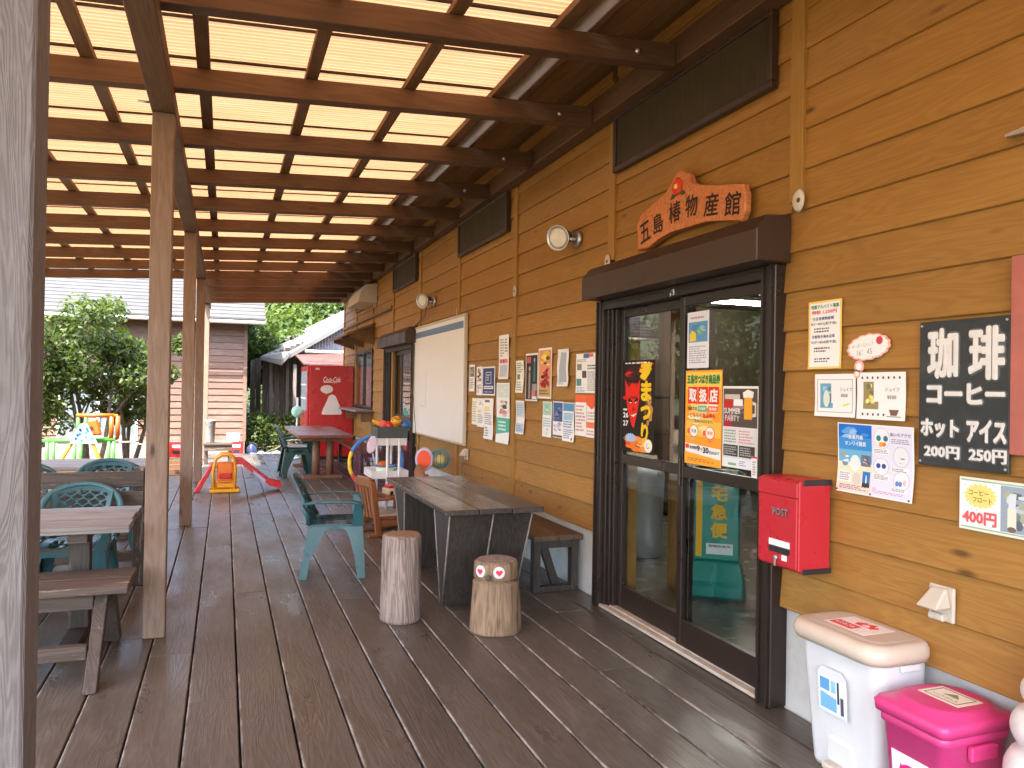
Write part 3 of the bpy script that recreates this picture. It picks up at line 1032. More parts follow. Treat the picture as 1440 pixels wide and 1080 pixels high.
def tree(label, loc, h, rx, seed, n=4200, leaf=.125, stems=3, low=.25, group=None, mat=None):
    g = random.Random(seed)
    t = thing('camellia_tree', label, 'tree', loc, 0, group)
    m = MB()
    tips = []
    for k in range(stems):
        a = 2*PI*k/stems+g.uniform(-.4, .4)
        bx, by = .10*math.cos(a), .10*math.sin(a)
        p = [Vector((bx, by, -.05))]
        rr = [.055]
        lean = g.uniform(.10, .28)
        q = p[0].copy()
        for i in range(5):
            q = q+Vector((math.cos(a)*lean*.35+g.uniform(-.05, .05), math.sin(a)*lean*.35+g.uniform(-.05, .05), h*.14))
            p.append(q.copy())
            rr.append(.055*(1-.15*(i+1)))
        m.tube(p, rr, 7)
        for i in (2, 3, 4, 5):
            for _ in range(2):
                a2 = g.uniform(0, 2*PI)
                e = p[i]+Vector((math.cos(a2)*rx*.65, math.sin(a2)*rx*.65, h*g.uniform(.08, .24)))
                mid = (p[i]+e)/2+Vector((0, 0, g.uniform(-.05, .08)))
                m.tube([p[i], mid, e], [rr[i]*.6, rr[i]*.4, .008], 5)
                tips.append(e)
        tips.append(p[-1])
    m.build('trunk', M_BARK, t, loc=(0, 0, 0), center=False)
    cl = [(e.x, e.y, e.z, rx*.36, rx*.36, rx*.30) for e in tips]
    for _ in range(13):
        a = g.uniform(0, 2*PI)
        d = rx*g.uniform(.45, .95)
        z = h*g.uniform(low, .95)
        k = math.sqrt(max(.12, 1-((z/h-.58)/.5)**2))
        cl.append((math.cos(a)*d*k, math.sin(a)*d*k, z, rx*.28, rx*.28, rx*.24))
    V, F = leaves(n, cl, leaf, None, seed)
    leaf_object('foliage', V, F, mat or M_LEAF, t)
    return t

tree('multi-stemmed camellia with dark glossy leaves behind the toy climbing frame', (-2.5, 17.6, -.3), 3.75, 1.1, 11, n=5200, low=.36)
tree('leafy camellia growing just left of the third canopy post', (-1.95, 18.6, -.3), 3.05, .7, 5, n=5200, low=.36)
tree('dark camellia half hidden by the big near post', (-3.75, 17.2, -.3), 3.3, 1.05, 21, n=6000, low=.2)
for i, (x, y, h, wh) in enumerate([(-9.5, 9, 5.2, 'level with the far bench'), (-10.5, 14.5, 6.0, 'level with the low bench'), (-9.0, 20.0, 5.5, 'nearest the pink boarded house'), (-11, 4.0, 6.0, 'level with the shop entrance'), (-9.5, -2, 5.5, 'behind the camera')]):  # out-of-view trees, added only to be mirrored in the door glass
    tree('unseen tall broadleaf tree added for glass reflections, '+wh, (x, y, -.3), h, 2.2, 40+i, n=4200, leaf=.24, low=.2, group='unseen trees added for reflections')

# wooden house with grey roof
house = thing('wooden_house', 'neighbouring house clad in faded pink boards under a pale grey roof', 'house', (-3.5, 22, -.3))
def inh(o):
    o.parent = house
    o.location = Vector(o.location)-Vector((-3.5, 22, -.3))
    return o
HY = 21.0
wins = [(-3.75, -2.0, .12, 1.75)]
z = .05
bd = {}
while z < 3.02:
    segs = [(-7.0, .50)]
    for a, c, w0, w1 in wins:
        if w0 < z+.08 < w1:
            segs = [(-7.0, a), (c, .50)]
    for a, c in segs:
        key = round(c-a, 3)
        if key not in bd:
            m = MB()
            m.prism([(-.008, 0), (.03, 0), (.03, .162), (.012, .162)], -(c-a)/2, (c-a)/2, 'YZ')
            bd[key] = m.build('wall_board', M_PINKBOARD, loc=((a+c)/2, HY, z), center=False)
            inh(bd[key])
        else:
            inh(place(bd[key], 'wall_board', ((a+c)/2, HY, z)))
    z += .168
m = MB().box((-7, HY+.03, -.3), (.47, HY+7, 3.05))
inh(m.build('house_wall', M_PINKBOARD))
inh(MB().box((-7, HY-.03, -.3), (.50, HY+.028, .048)).build('house_footing', paint("pale_footing", (.22, .21, .19), .9)))
inh(MB().box((.44, HY-.035, .05), (.53, HY+.04, 3.05)).build('corner_board', M_PINKBOARD))
for a, c, w0, w1 in wins:
    f = MB()
    f.box((a, HY-.02, w0), (c, HY+.02, w0+.06)).box((a, HY-.02, w1-.06), (c, HY+.02, w1)).box((a, HY-.02, w0+.06), (a+.06, HY+.02, w1-.06)).box((c-.06, HY-.02, w0+.06), (c, HY+.02, w1-.06)).box(((a+c)/2-.03, HY-.015, w0+.06), ((a+c)/2+.03, HY+.015, w1-.06)).box((a, HY-.06, w0-.05), (c, HY+.02, w0-.003))
    f = f.build('window', M_WHITE)
    fl_ = Vector(f.location)
    for q0, q1 in ((a+.06, (a+c)/2-.03), ((a+c)/2+.03, c-.06)):
        sub(MB().box((q0, HY-.002, w0+.06), (q1, HY+.002, w1-.06)).build('window_pane', M_GLASS), f, fl_)
    cu = MB()
    cu.grid(lambda u, v: Vector((a+.05+(c-a-.1)*u, HY+.022+.006*math.sin(u*70), w0+.05+(w1-w0-.1)*v)), 80, 1)
    sub(cu.build('curtain', paint("pale_curtain", (.20, .225, .25), .8, var=.05)), f, fl_)
    inh(f)
roof_t = math.atan2(1.25, 2.6)
m = MB()
m.prism([(HY-.55, 3.08), (HY-.55, 3.15), (HY+3.4, 5.02), (HY+7.4, 3.15), (HY+7.4, 3.08), (HY+3.4, 4.93)], -7.4, .93, 'YZ')
rf = m.build('roof', M_ROOFGREY)
rl_ = Vector(rf.location)
for i in range(15):
    y0_ = HY-.56+i*.235
    z0 = 3.152+(y0_-HY+.55)*.4734
    o = MB().prism([(y0_, z0-.012), (y0_+.232, z0+.11-.012), (y0_+.232, z0+.118), (y0_, z0+.028)], -7.42, .95, 'YZ').build('roof_course', M_ROOFGREY)
    sub(o, rf, rl_)
inh(rf)
inh(MB().prism([(HY+.03, 3.05), (HY+3.4, 4.90), (HY+7, 3.05)], .40, .47, 'YZ').build('gable_board', M_PINKBOARD))
m = MB().tube([(-7.2, HY-.60, 3.06), (.93, HY-.60, 3.06)], .045, 8)
inh(m.build('gutter', M_CREAM))

# old shed
shed = thing('old_shed', 'dark board shed with a sagging pale roof past the end of the deck', 'shed', (2.6, 23.5, -.3))
def ins(o):
    o.parent = shed
    o.location = Vector(o.location)-Vector((2.6, 23.5, -.3))
    return o
for i in range(11):
    xa = .72+i*.155
    y_ = 24.6 if i < 2 else 23.6
    ins(MB().box((xa, y_+rng.uniform(-.02, .02), -.3), (xa+.148, y_+.05, 2.25+i*.06)).build('wall_board', M_SHEDWOOD))
ins(MB().box((2.43, 23.1, -.3), (5.2, 23.18, 2.5)).build('wall_panel', M_SHEDWOOD))
ins(MB().box((1.66, 23.22, -.3), (1.75, 23.31, 2.3)).build('wall_post', M_PICNIC_Z))
ins(MB().box((1.84, 22.9, -.3), (1.93, 22.98, 2.1)).build('wall_post', M_POST_GREY))
ins(MB().box((1.2, 23.3, -.3), (1.3, 23.38, 2.2)).build('wall_post', M_PICNIC_Z))
# gable wall of corrugated tin
m = MB()
def gab(u, v):
    x = 1.9+3.4*u
    top = 2.50+(x-1.9)*.61
    return Vector((x, 23.05+.012*math.sin(u*2*PI*40), 2.3+(top-2.3)*v))
m.grid(gab, 240, 1)
ins(m.build('tin_gable', M_TIN))
# roof: rises to the right
m = MB()
m.hexa([(1.42, 22.75, 2.08), (3.9, 22.75, 3.64), (3.9, 27.5, 4.05), (.85, 27.5, 2.45)], [(1.42, 22.75, 2.20), (3.9, 22.75, 3.78), (3.9, 27.5, 4.18), (.85, 27.5, 2.56)])
ins(m.build('roof', M_SHEDROOF))
m = MB()
m.hexa([(.93, 23.05, 2.22), (1.50, 22.70, 2.06), (1.72, 22.72, 2.33), (1.3, 24.5, 2.42)], [(.93, 23.05, 2.30), (1.50, 22.70, 2.22), (1.72, 22.72, 2.46), (1.3, 24.5, 2.5)])
ins(m.build('broken_eave_sheet', M_SHEDROOF))
m = MB()
m.hexa([(2.0, 21.6, 2.06), (3.9, 21.6, 2.06), (3.9, 23.0, 2.40), (1.85, 23.0, 2.40)], [(2.0, 21.6, 2.10), (3.9, 21.6, 2.10), (3.9, 23.0, 2.44), (1.85, 23.0, 2.44)])
ins(m.build('porch_roof', M_RUST))
ins(MB().box((2.05, 21.7, 2.42), (3.9, 21.75, 2.48)).build('white_batten', M_WHITE))
for x in (2.1, 2.35):
    ins(MB().box((x, 21.9, -.3), (x+.07, 21.97, 2.05)).build('porch_post', M_POST_GREY))

# forested hill
m = MB()
m.grid(lambda u, v: Vector((-45+110*u, 31+40*v, -.4+14*(v**.8)+1.2*math.sin(9*u)+.8*math.sin(23*u+5*v))), 40, 12)
structure(m.build('hill', M_HILL))
g = random.Random(9)
cl = []
for i in range(230):
    x = g.uniform(-14, 22)
    v = g.random()
    y = 29.5+v*16
    cl.append((x, y, .8+v*8.2+g.uniform(-.5, 1.4), g.uniform(.8, 1.7), g.uniform(.7, 1.2), g.uniform(.7, 1.3)))
V, F = leaves(60000, cl, .34, None, 77, flat=.8)
fo = leaf_object('forest', V, F, M_FOREST)
cl = []
for i in range(14):
    cl.append((g.uniform(.3, 2.2), g.uniform(25.5, 28.5), g.uniform(1.6, 3.0), .7, .6, .55))
V, F = leaves(6000, cl, .22, None, 78, flat=.8)
sh = leaf_object('shrubbery', V, F, M_FOREST)
# weeds and dead branches
g = random.Random(31)
m = MB()
for i in range(42):
    x, y = g.uniform(.7, 1.85), g.uniform(21.3, 22.8)
    a = g.uniform(-.5, .9)
    Lh = g.uniform(.4, 1.5)
    el = g.uniform(.15, 1.0)
    p0 = Vector((x-.5*math.cos(a)*Lh*math.cos(el), y-.3*math.sin(a), -.28))
    p2 = p0+Vector((math.cos(a)*math.cos(el), math.sin(a)*.4, math.sin(el)*.75))*Lh
    m.tube([p0, (p0+p2)/2+Vector((0, 0, .06)), p2], [.02, .016, .006], 5)
br = m.build('brushwood', paint("dry_branches", (.12, .105, .06), .9, var=.4, scale=6, bump=.2))
br['kind'] = 'stuff'
V, F = leaves(3500, [(g.uniform(.6, 1.9), g.uniform(21.2, 23), g.uniform(-.2, .55), .32, .25, .25) for _ in range(18)], .12, None, 33)
leaf_object('weeds', V, F, M_LEAF)
m = MB()
m.grid(lambda u, v: Vector((.62+1.25*u, 19.9+.8*v, -.27+.05*abs(math.sin(9*u+3*v))+.03*math.sin(21*u)*math.sin(11*v))), 24, 8)
tag(m.build('tarp', M_TARP), 'crumpled pale blue tarp lying on the ground by the brushwood', 'tarp')

# ================================================================== FURNITURE
def chair_meshes(mat):
    parts = []
    # local: faces +X, origin on the floor under the seat
    s = MB()
    def seat(u, v):
        x = -.21+.43*u
        y = (-.225+.45*v)*(1-.06*(1-u))
        return Vector((x, y, .425-.018*math.sin(PI*min(1, u*1.1))*math.sin(PI*v)-.02*max(0, u-.85)/.15))
    s.grid(seat, 30, 18, thick=.006, skip=lambda i, j: 5 <= i <= 24 and j in (4, 6, 8, 9, 11, 13) and i % 10 > 3)
    # seat apron
    for y in (-.222, .216):
        s.box((-.2, y, .375), (.2, y+.006, .418))
    s.box((.205, -.21, .375), (.211, .21, .402))
    parts.append(('seat', s))
    b = MB()
    def back(u, v):
        yy = (u-.5)*2
        z = .44+.37*v
        x = -.205-.13*v+.075*abs(yy)**2.2*(1-.5*v)
        w = .165+.03*v
        return Vector((x, yy*w, z-(.03*abs(yy)**2)*v))
    def hole(i, j):
        if not (4 <= i <= 35 and 8 <= j <= 42):
            return False
        row = j//5
        a_ = (i+(4 if row % 2 else 0)) % 8
        return abs(a_-3.5)/3.2+abs(j % 5-2)/2.6 < 1.0
    b.grid(back, 40, 48, thick=.006, skip=hole)
    # arched rim
    pa = []
    for k in range(25):
        t = -1+2*k/24
        a = t*PI/2
        y = .262*math.sin(a) if abs(t) < 1 else .262*t
        zz = .60+.235*math.cos(a)**.75
        pa.append((-.20-.135*((zz-.44)/.38)+.03*abs(math.sin(a))**2, y, zz))
    n = len(pa)
    vs = []
    for k, (x, y, z) in enumerate(pa):
        t = -1+2*k/(n-1)
        nrm = Vector((0, y, (z-.58)*1.1)).normalized() if k not in (0, n-1) else Vector((0, math.copysign(1, y), 0))
        wdt = .036
        c0 = Vector((x, y, z))
        vs.append([c0-nrm*wdt+Vector((.004, 0, 0)), c0+nrm*.008+Vector((.012, 0, 0)), c0+nrm*.012+Vector((-.012, 0, 0)), c0-nrm*wdt+Vector((-.006, 0, 0))])
    rows = [[b.bm.verts.new(p) for p in r_] for r_ in vs]
    for k in range(n-1):
        for q in range(4):
            fc = b.bm.faces.new((rows[k][q], rows[k][(q+1) % 4], rows[k+1][(q+1) % 4], rows[k+1][q]))
            fc.smooth = True
    for sgn in (-1, 1):
        b.tube([(-.255, sgn*.262, .60), (-.215, sgn*.245, .50), (-.20, sgn*.225, .42)], [.016, .018, .02], 6)
    parts.append(('backrest', b))
    for sgn in (-1, 1):
        a = MB()
        path = [(-.235, .262, .615), (-.16, .272, .632), (.0, .282, .640), (.13, .282, .636), (.19, .276, .618), (.21, .27, .575)]
        rows = []
        for k, (x, y, z) in enumerate(path):
            hw = [.018, .030, .037, .038, .036, .03][k]
            rows.append([a.bm.verts.new((x, sgn*(y-hw), z)), a.bm.verts.new((x, sgn*(y+hw), z-.002)), a.bm.verts.new((x-.004, sgn*(y+hw), z-.022)), a.bm.verts.new((x-.004, sgn*(y-hw), z-.014))])
        for k in range(len(rows)-1):
            for q in range(4):
                fc = a.bm.faces.new((rows[k][q], rows[k][(q+1) % 4], rows[k+1][(q+1) % 4], rows[k+1][q]))
                fc.smooth = True
        a.bm.faces.new(rows[0])
        a.bm.faces.new(rows[-1][::-1])
        # upright from seat to arm: front leg carried upwards
        a.hexa([(.125, sgn*.224, .40), (.213, sgn*.224, .40), (.213, sgn*.234, .40), (.125, sgn*.234, .40)], [(.145, sgn*.266, .625), (.213, sgn*.266, .606), (.213, sgn*.276, .606), (.145, sgn*.276, .625)])
        a.hexa([(.206, sgn*.16, .40), (.213, sgn*.16, .40), (.213, sgn*.224, .40), (.206, sgn*.224, .40)], [(.206, sgn*.235, .60), (.213, sgn*.235, .60), (.213, sgn*.266, .60), (.206, sgn*.266, .60)])
        parts.append(('armrest', a))
        # legs, each a tapering angle section
        for fx in (-1, 1):
            l = MB()
            t = .006
            x_top, x_bot = (.21, .235) if fx > 0 else (-.205, -.27)
            wt, wb_ = (.185, .058)
            yt, yb = sgn*.228, sgn*(.268 if fx > 0 else .255)
            # curved side blade: outline in XZ
            inner = [(x_top-fx*wt, .40), (x_top-fx*(wt*.72), .375), (x_top-fx*(wt*.55), .32), (x_bot-fx*(wb_*1.45), .15), (x_bot-fx*wb_, .0)]
            outer = [(x_bot, .0), (x_top+(x_bot-x_top)*.5, .2), (x_top, .41)]
            rows = []
            for (xi, zi) in inner:
                f = 1-zi/.41
                xo = x_top+(x_bot-x_top)*f
                y = yt+(yb-yt)*f
                rows.append((Vector((xi, y, zi)), Vector((xo, y, zi))))
            vv = []
            for p, q in rows:
                vv.append([l.bm.verts.new(p), l.bm.verts.new(q), l.bm.verts.new(q-Vector((0, sgn*t, 0))), l.bm.verts.new(p-Vector((0, sgn*t, 0)))])
            for k in range(len(vv)-1):
                for q in range(4):
                    fc = l.bm.faces.new((vv[k][q], vv[k][(q+1) % 4], vv[k+1][(q+1) % 4], vv[k+1][q]))
            l.bm.faces.new(vv[0])
            l.bm.faces.new(vv[-1][::-1])
            # front/back blade
            w2t, w2b = .10, .05
            l.hexa([(x_bot-fx*.006, yb, 0), (x_bot, yb, 0), (x_bot, yb-sgn*w2b, 0), (x_bot-fx*.006, yb-sgn*w2b, 0)], [(x_top-fx*.006, yt, .405), (x_top, yt, .405), (x_top, yt-sgn*w2t, .405), (x_top-fx*.006, yt-sgn*w2t, .405)])
            parts.append(('leg', l))
    for nm, m in parts:
        for v in m.bm.verts:
            if v.co.z > .42:
                v.co.z = .42+(v.co.z-.42)*.88
    return parts

def make_chair(mat, label, loc, rz, group):
    t = thing('plastic_chair', label, 'chair', loc, rz, group)
    for nm, m in chair_meshes(mat):
        m.build(nm, mat, t, loc=(0, 0, 0), center=False)
    return t
GC = 'plastic garden chairs on the deck'
ch1 = make_chair(M_TEAL, 'teal plastic armchair seen from the side beside the dark table', (.86, 6.33, 0), R(-8), GC)
def chair_copy(src, label, loc, rz, group=GC):
    c = copy_tree(src)
    c.location = loc
    c.rotation_euler = (0, 0, rz)
    c['label'] = label
    c['group'] = group
    return c
chair_copy(ch1, 'teal plastic armchair facing us behind the near picnic table', (-.93, 5.82, 0), R(-92))
chair_copy(ch1, 'teal plastic armchair whose pierced back shows over the brown bench back', (-.93, 7.32, .03), R(-86))
ch2 = make_chair(M_DGREEN, 'dark green chair stacked behind the teal one near the brown bench back', (-.91, 7.42, 0), R(-90), GC)
chair_copy(ch2, 'dark green chair half hidden by the near post, left of the pierced teal chair', (-1.56, 7.35, 0), R(-84))
chair_copy(ch2, 'lower dark green chair of the stack left of the far reddish table', (1.15, 13.1, 0), R(4), GC)
chair_copy(ch2, 'upper dark green chair of the stack left of the far reddish table', (1.12, 13.1, .06), R(4), GC)
m = MB().box((-.18, -.2, 0), (.2, .2, .045), bev=.015)
cu = m.build('cushion', M_WHITE, None, loc=(1.13, 13.1, .487), center=False)
tag(cu, 'white seat pad lying on the stacked dark green chairs', 'cushion')

# ---- near picnic table with its bench
t = thing('picnic_table', 'weathered grey picnic table beside the big near post', 'table', (-1.3, 5.14, 0))
def rel(o, t):
    o.parent = t
    o.location = Vector(o.location)-t.location
    return o
for i, (a, c) in enumerate([(4.765, 5.0), (5.014, 5.248), (5.264, 5.50)]):
    rel(MB().box((-2.15, a, .662), (-.485-.01*(i % 2), c, .702+.002*i), bev=.004).build('tabletop_plank', M_PICNIC), t)
rel(MB().box((-.80, 4.83, .60), (-.70, 5.44, .661), bev=.004).build('cross_rail', M_PICNIC_BR), t)
rel(MB().box((-2.0, 4.83, .60), (-1.9, 5.44, .661), bev=.004).build('cross_rail', M_PICNIC_BR), t)
for x in (-.79, -1.98):
    rel(MB().box((x-.045, 5.09, .06), (x+.065, 5.19, .60), bev=.004).build('leg', M_PICNIC_Z), t)
    rel(MB().box((x-.04, 4.80, 0), (x+.06, 5.44, .06), bev=.004).build('foot', M_PICNIC_BR), t)
rel(MB().box((-1.93, 5.11, .27), (-.73, 5.16, .37), bev=.004).build('stretcher', M_PICNIC_BR), t)
t = thing('picnic_bench', 'worn brown plank bench with slanting legs in front of the grey picnic table', 'bench', (-1.2, 4.62, 0))
for i, (a, c) in enumerate([(4.43, 4.645), (4.652, 4.87)]):
    rel(MB().box((-2.1, a, .405), (-.452, c, .447), bev=.005).build('seat_plank', M_PICNIC_BR), t)
rel(MB().box((-2.0, 4.50, .318), (-.62, 4.56, .404), bev=.004).build('apron', M_PICNIC_BR), t)
for x in (-.63, -1.9):
    rel(MB().hexa([(x+.015, 4.16, 0), (x+.075, 4.16, 0), (x+.075, 4.25, 0), (x+.015, 4.25, 0)], [(x+.015, 4.52, .39), (x+.075, 4.52, .39), (x+.075, 4.62, .39), (x+.015, 4.62, .39)], bev=.004).build('leg', M_PICNIC_Z), t)
    rel(MB().hexa([(x-.02, 4.98, 0), (x+.085, 4.98, 0), (x+.085, 5.07, 0), (x-.02, 5.07, 0)], [(x-.02, 4.66, .39), (x+.085, 4.66, .39), (x+.085, 4.76, .39), (x-.02, 4.76, .39)], bev=.004).build('leg', M_PICNIC_Z), t)
rel(MB().box((-1.88, 4.305, .12), (-.62, 4.355, .19), bev=.004).build('stretcher', M_PICNIC_BR), t)
# ---- bench with a plank back
t = thing('backed_bench', 'dark brown bench whose plank back faces us behind the near teal chair', 'bench', (-1.4, 6.4, 0))
for z0, z1 in ((.735, .85), (.60, .705)):
    rel(MB().box((-2.3, 6.24, z0), (-.545, 6.285, z1), bev=.004).build('back_plank', M_PICNIC_BR), t)
for x in (-.62, -2.2):
    rel(MB().box((x, 6.288, 0), (x+.09, 6.37, .87), bev=.004).build('leg', M_PICNIC_Z), t)
    rel(MB().box((x, 6.66, 0), (x+.09, 6.74, .40), bev=.004).build('leg', M_PICNIC_Z), t)
for a, c in ((6.375, 6.565), (6.575, 6.77)):
    rel(MB().box((-2.3, a, .403), (-.545, c, .443), bev=.004).build('seat_plank', M_PICNIC_BR), t)
rel(MB().box((-2.2, 6.30, .18), (-.58, 6.34, .26), bev=.004).build('stretcher', M_PICNIC_BR), t)
# ---- far picnic table on the left
t = thing('picnic_table', 'pale grey picnic table farther back, behind the chairs on the left', 'table', (-1.5, 8.5, 0))
for i, (a, c) in enumerate([(8.06, 8.34), (8.35, 8.63), (8.64, 8.92)]):
    rel(MB().box((-2.7, a, .672), (-.69, c, .712), bev=.004).build('tabletop_plank', M_PICNIC), t)
for x in (-.95, -2.4):
    rel(MB().box((x, 8.4, 0), (x+.1, 8.55, .67), bev=.004).build('leg', M_PICNIC_Z), t)
    rel(MB().box((x, 8.15, 0), (x+.1, 8.39, .06), bev=.004).build('foot', M_PICNIC_BR), t)
    rel(MB().box((x, 8.56, 0), (x+.1, 8.8, .06), bev=.004).build('foot', M_PICNIC_BR), t)

# ---- dark table with wedge legs
t = thing('wedge_leg_table', 'dark brown plank table on tapering wedge legs in the middle of the deck', 'table', (1.685, 5.72, 0), R(.2))
for i in range(3):
    x0 = -.345+i*.232
    MB().box((x0, -.95, .672+.002*(i==1)), (x0+.225, .95+.01*(i % 2), .708+.0015*(i==1)), bev=.004).build('tabletop_plank', M_DARKWOOD, t, loc=(0, 0, 0), center=False)
for y0_, sgn in ((-.90, 1), (.90, -1)):
    # wedge: wide at the top, thin at the floor; outer face slopes
    xa, xb = -.28, .28
    yt0, yt1 = y0_+sgn*.03, y0_+sgn*.43
    ybt = y0_+sgn*.29
    def P(x, y, z):
        return (x, y, z)
    for i, (xl, xr) in enumerate(((xa, -.002+.02), (.022, xb))):
        k0 = .83
        o = MB()
        o.hexa([(xl*.9, ybt-sgn*.0, 0), (xr*.9, ybt, 0), (xr*.9, ybt+sgn*.016, 0), (xl*.9, ybt+sgn*.016, 0)] if sgn > 0 else [(xl*.9, ybt+sgn*.016, 0), (xr*.9, ybt+sgn*.016, 0), (xr*.9, ybt, 0), (xl*.9, ybt, 0)],
               [(xl, yt0, .671), (xr, yt0, .671), (xr, yt0+sgn*.018, .671), (xl, yt0+sgn*.018, .671)] if sgn > 0 else [(xl, yt0+sgn*.018, .671), (xr, yt0+sgn*.018, .671), (xr, yt0, .671), (xl, yt0, .671)])
        o.build('leg_panel', M_DARKWOOD_Z, t, loc=(0, 0, 0), center=False)
    o = MB()
    o.hexa([(xa*.9, ybt+sgn*.03, 0), (xb*.9, ybt+sgn*.03, 0), (xb*.9, ybt+sgn*.045, 0), (xa*.9, ybt+sgn*.045, 0)] if sgn > 0 else [(xa*.9, ybt+sgn*.045, 0), (xb*.9, ybt+sgn*.045, 0), (xb*.9, ybt+sgn*.03, 0), (xa*.9, ybt+sgn*.03, 0)],
           [(xa, yt1-sgn*.018, .671), (xb, yt1-sgn*.018, .671), (xb, yt1, .671), (xa, yt1, .671)] if sgn > 0 else [(xa, yt1, .671), (xb, yt1, .671), (xb, yt1-sgn*.018, .671), (xa, yt1-sgn*.018, .671)])
    o.build('leg_panel', M_DARKWOOD_Z, t, loc=(0, 0, 0), center=False)
    sm_ = MB().tube([(.0095, ybt-sgn*.002, .01), (.0105, yt0-sgn*.002, .668)], .006, 4)
    sm_.build('seam_strip', M_EDGE, t, loc=(0, 0, 0), center=False)
    for xs_ in (xa, xb):
        d = .012 if xs_ > 0 else -.012
        o = MB()
        pts_b = [(xs_*.9, ybt+sgn*.002, .004), (xs_*.9+d*.9, ybt+sgn*.002, .004), (xs_*.9+d*.9, ybt+sgn*.042, .004), (xs_*.9, ybt+sgn*.042, .004)]
        pts_t = [(xs_, yt0+sgn*.002, .670), (xs_+d, yt0+sgn*.002, .670), (xs_+d, yt1-sgn*.002, .670), (xs_, yt1-sgn*.002, .670)]
        o.hexa(pts_b, pts_t)
        # bare strips along the two edges of the wedge
        for yb_, ytp in ((ybt+sgn*.002, yt0+sgn*.002), (ybt+sgn*.042, yt1-sgn*.002)):
            o.tube([(xs_*.9+d*1.0, yb_, .004), (xs_+d*1.0, ytp, .668)], .0065, 4, mi=1)
        o.build('leg_side', [M_DARKWOOD_Z, M_EDGE], t, loc=(0, 0, 0), center=False)
MB().box((-.05, -.42, .10), (.05, .42, .20), bev=.003).build('stretcher', M_DARKWOOD, t, loc=(0, 0, 0), center=False)

def wall_bench(label, y0_, y1_, x0, x1, zt, mats):
    ma, mb_ = mats
    t = thing('wall_bench', label, 'bench', ((x0+x1)/2, (y0_+y1_)/2, 0))
    h = (x0+x1)/2
    rel(MB().box((x0, y0_, zt-.04), (h-.003, y1_, zt), bev=.004).build('seat_plank', ma), t)
    rel(MB().box((h+.003, y0_, zt-.04), (x1, y1_, zt), bev=.004).build('seat_plank', ma), t)
    for ye, s in ((y0_+.04, 1), (y1_-.11, 1)):
        for xx in (x0+.015, x1-.075):
            rel(MB().box((xx, ye, 0), (xx+.055, ye+.07, zt-.041), bev=.003).build('leg', mb_), t)
        rel(MB().box((x0+.07, ye+.005, zt-.10), (x1-.075, ye+.065, zt-.041), bev=.003).build('cross_rail', mb_), t)
        rel(MB().box((x0+.07, ye+.005, 0), (x1-.075, ye+.065, .045), bev=.003).build('floor_rail', mb_), t)
    b_ = MB().hexa([(x0+.2, y0_+.11, .03), (x0+.26, y0_+.11, .03), (x0+.26, y0_+.16, .03), (x0+.2, y0_+.16, .03)], [(x0+.075, y0_+.11, zt-.042), (x0+.135, y0_+.11, zt-.042), (x0+.135, y0_+.16, zt-.042), (x0+.075, y0_+.16, zt-.042)])
    rel(b_.build('brace', mb_), t)
    return t
wall_bench('dark brown wall bench beside the entrance, behind the dark table', 5.18, 7.55, 2.13, 2.525, .425, (M_BENCHTOP, M_DARKWOOD_Z))
wall_bench('reddish wall bench under the take-away window next to the far table', 12.75, 15.4, 2.1, 2.52, .425, (M_REDWOOD, M_DARKWOOD_Z))

# ---- logs
def wobble(seed):
    g = random.Random(seed)
    ph = [g.uniform(0, 6) for _ in range(8)]
    return lambda a, z: .018*math.sin(3*a+ph[0]+z*2)+.012*math.sin(7*a+ph[1]+z*5)+.007*math.sin(17*a+ph[2])+.005*math.sin(31*a+ph[3]+z*3)
t = thing('log_stool', 'tall bare grey log standing on end in front of the dark table', 'log', (1.09, 4.90, 0))
m = MB()
m.lathe([(.126, 0), (.130, .02), (.129, .12), (.128, .3), (.127, .45), (.124, .535), (.116, .548)], seg=56, wob=wobble(2))
m.build('trunk_section', M_LOG, t, loc=(0, 0, 0), center=False)
m = MB()
m.lathe([(.112, 0), (.115, .004), (.112, .007)], (0, 0, .546), seg=40, wob=wobble(2))
m.build('cut_face', M_LOG2, t, loc=(0, 0, 0), center=False)
t = thing('log_stool', 'short tan log stool carved with a mouth and heart eyes', 'log', (1.605, 4.52, 0))
m = MB()
m.lathe([(.160, 0), (.162, .015), (.157, .10), (.148, .22), (.143, .30), (.144, .306), (.140, .312), (.112, .315), (.112, .329), (.136, .332), (.1385, .338), (.137, .40), (.134, .425), (.126, .434)], seg=56, wob=wobble(5))
m.build('trunk_section', M_LOG2, t, loc=(0, 0, 0), center=False)
m = MB()
m.lathe([(.120, 0), (.124, .004), (.120, .006)], (0, 0, .4325), seg=40, wob=wobble(5))
m.build('cut_face', M_LOG, t, loc=(0, 0, 0), center=False)
fdir = math.atan2(-4.52, -1.585)-.10
def on_log(a, r_, z):
    return Matrix.Translation((r_*math.cos(a), r_*math.sin(a), z)) @ Matrix.Rotation(a, 4, 'Z') @ Matrix.Rotation(PI/2, 4, 'Y')
for da in (-.62, .22):
    M_ = on_log(fdir+da, .137, .385)
    e = MB()
    e.lathe([(.036, 0), (.036, .010), (.033, .012)], seg=24, mat=M_)
    eye = e.build('eye_disc', M_LETTERWHITE, t, loc=(0, 0, 0), center=False)
    hpts = []
    for k in range(24):
        a = 2*PI*k/24
        hx_ = 16*math.sin(a)**3
        hy_ = 13*math.cos(a)-5*math.cos(2*a)-2*math.cos(3*a)-math.cos(4*a)
        hpts.append((-hy_*.00135, hx_*.00135))
    h = MB().prism(hpts, .0122, .0145, 'XY', mat=M_)
    h.build('heart', ink((226, 60, 90)), eye, loc=(0, 0, 0), center=False)
n_ = MB()
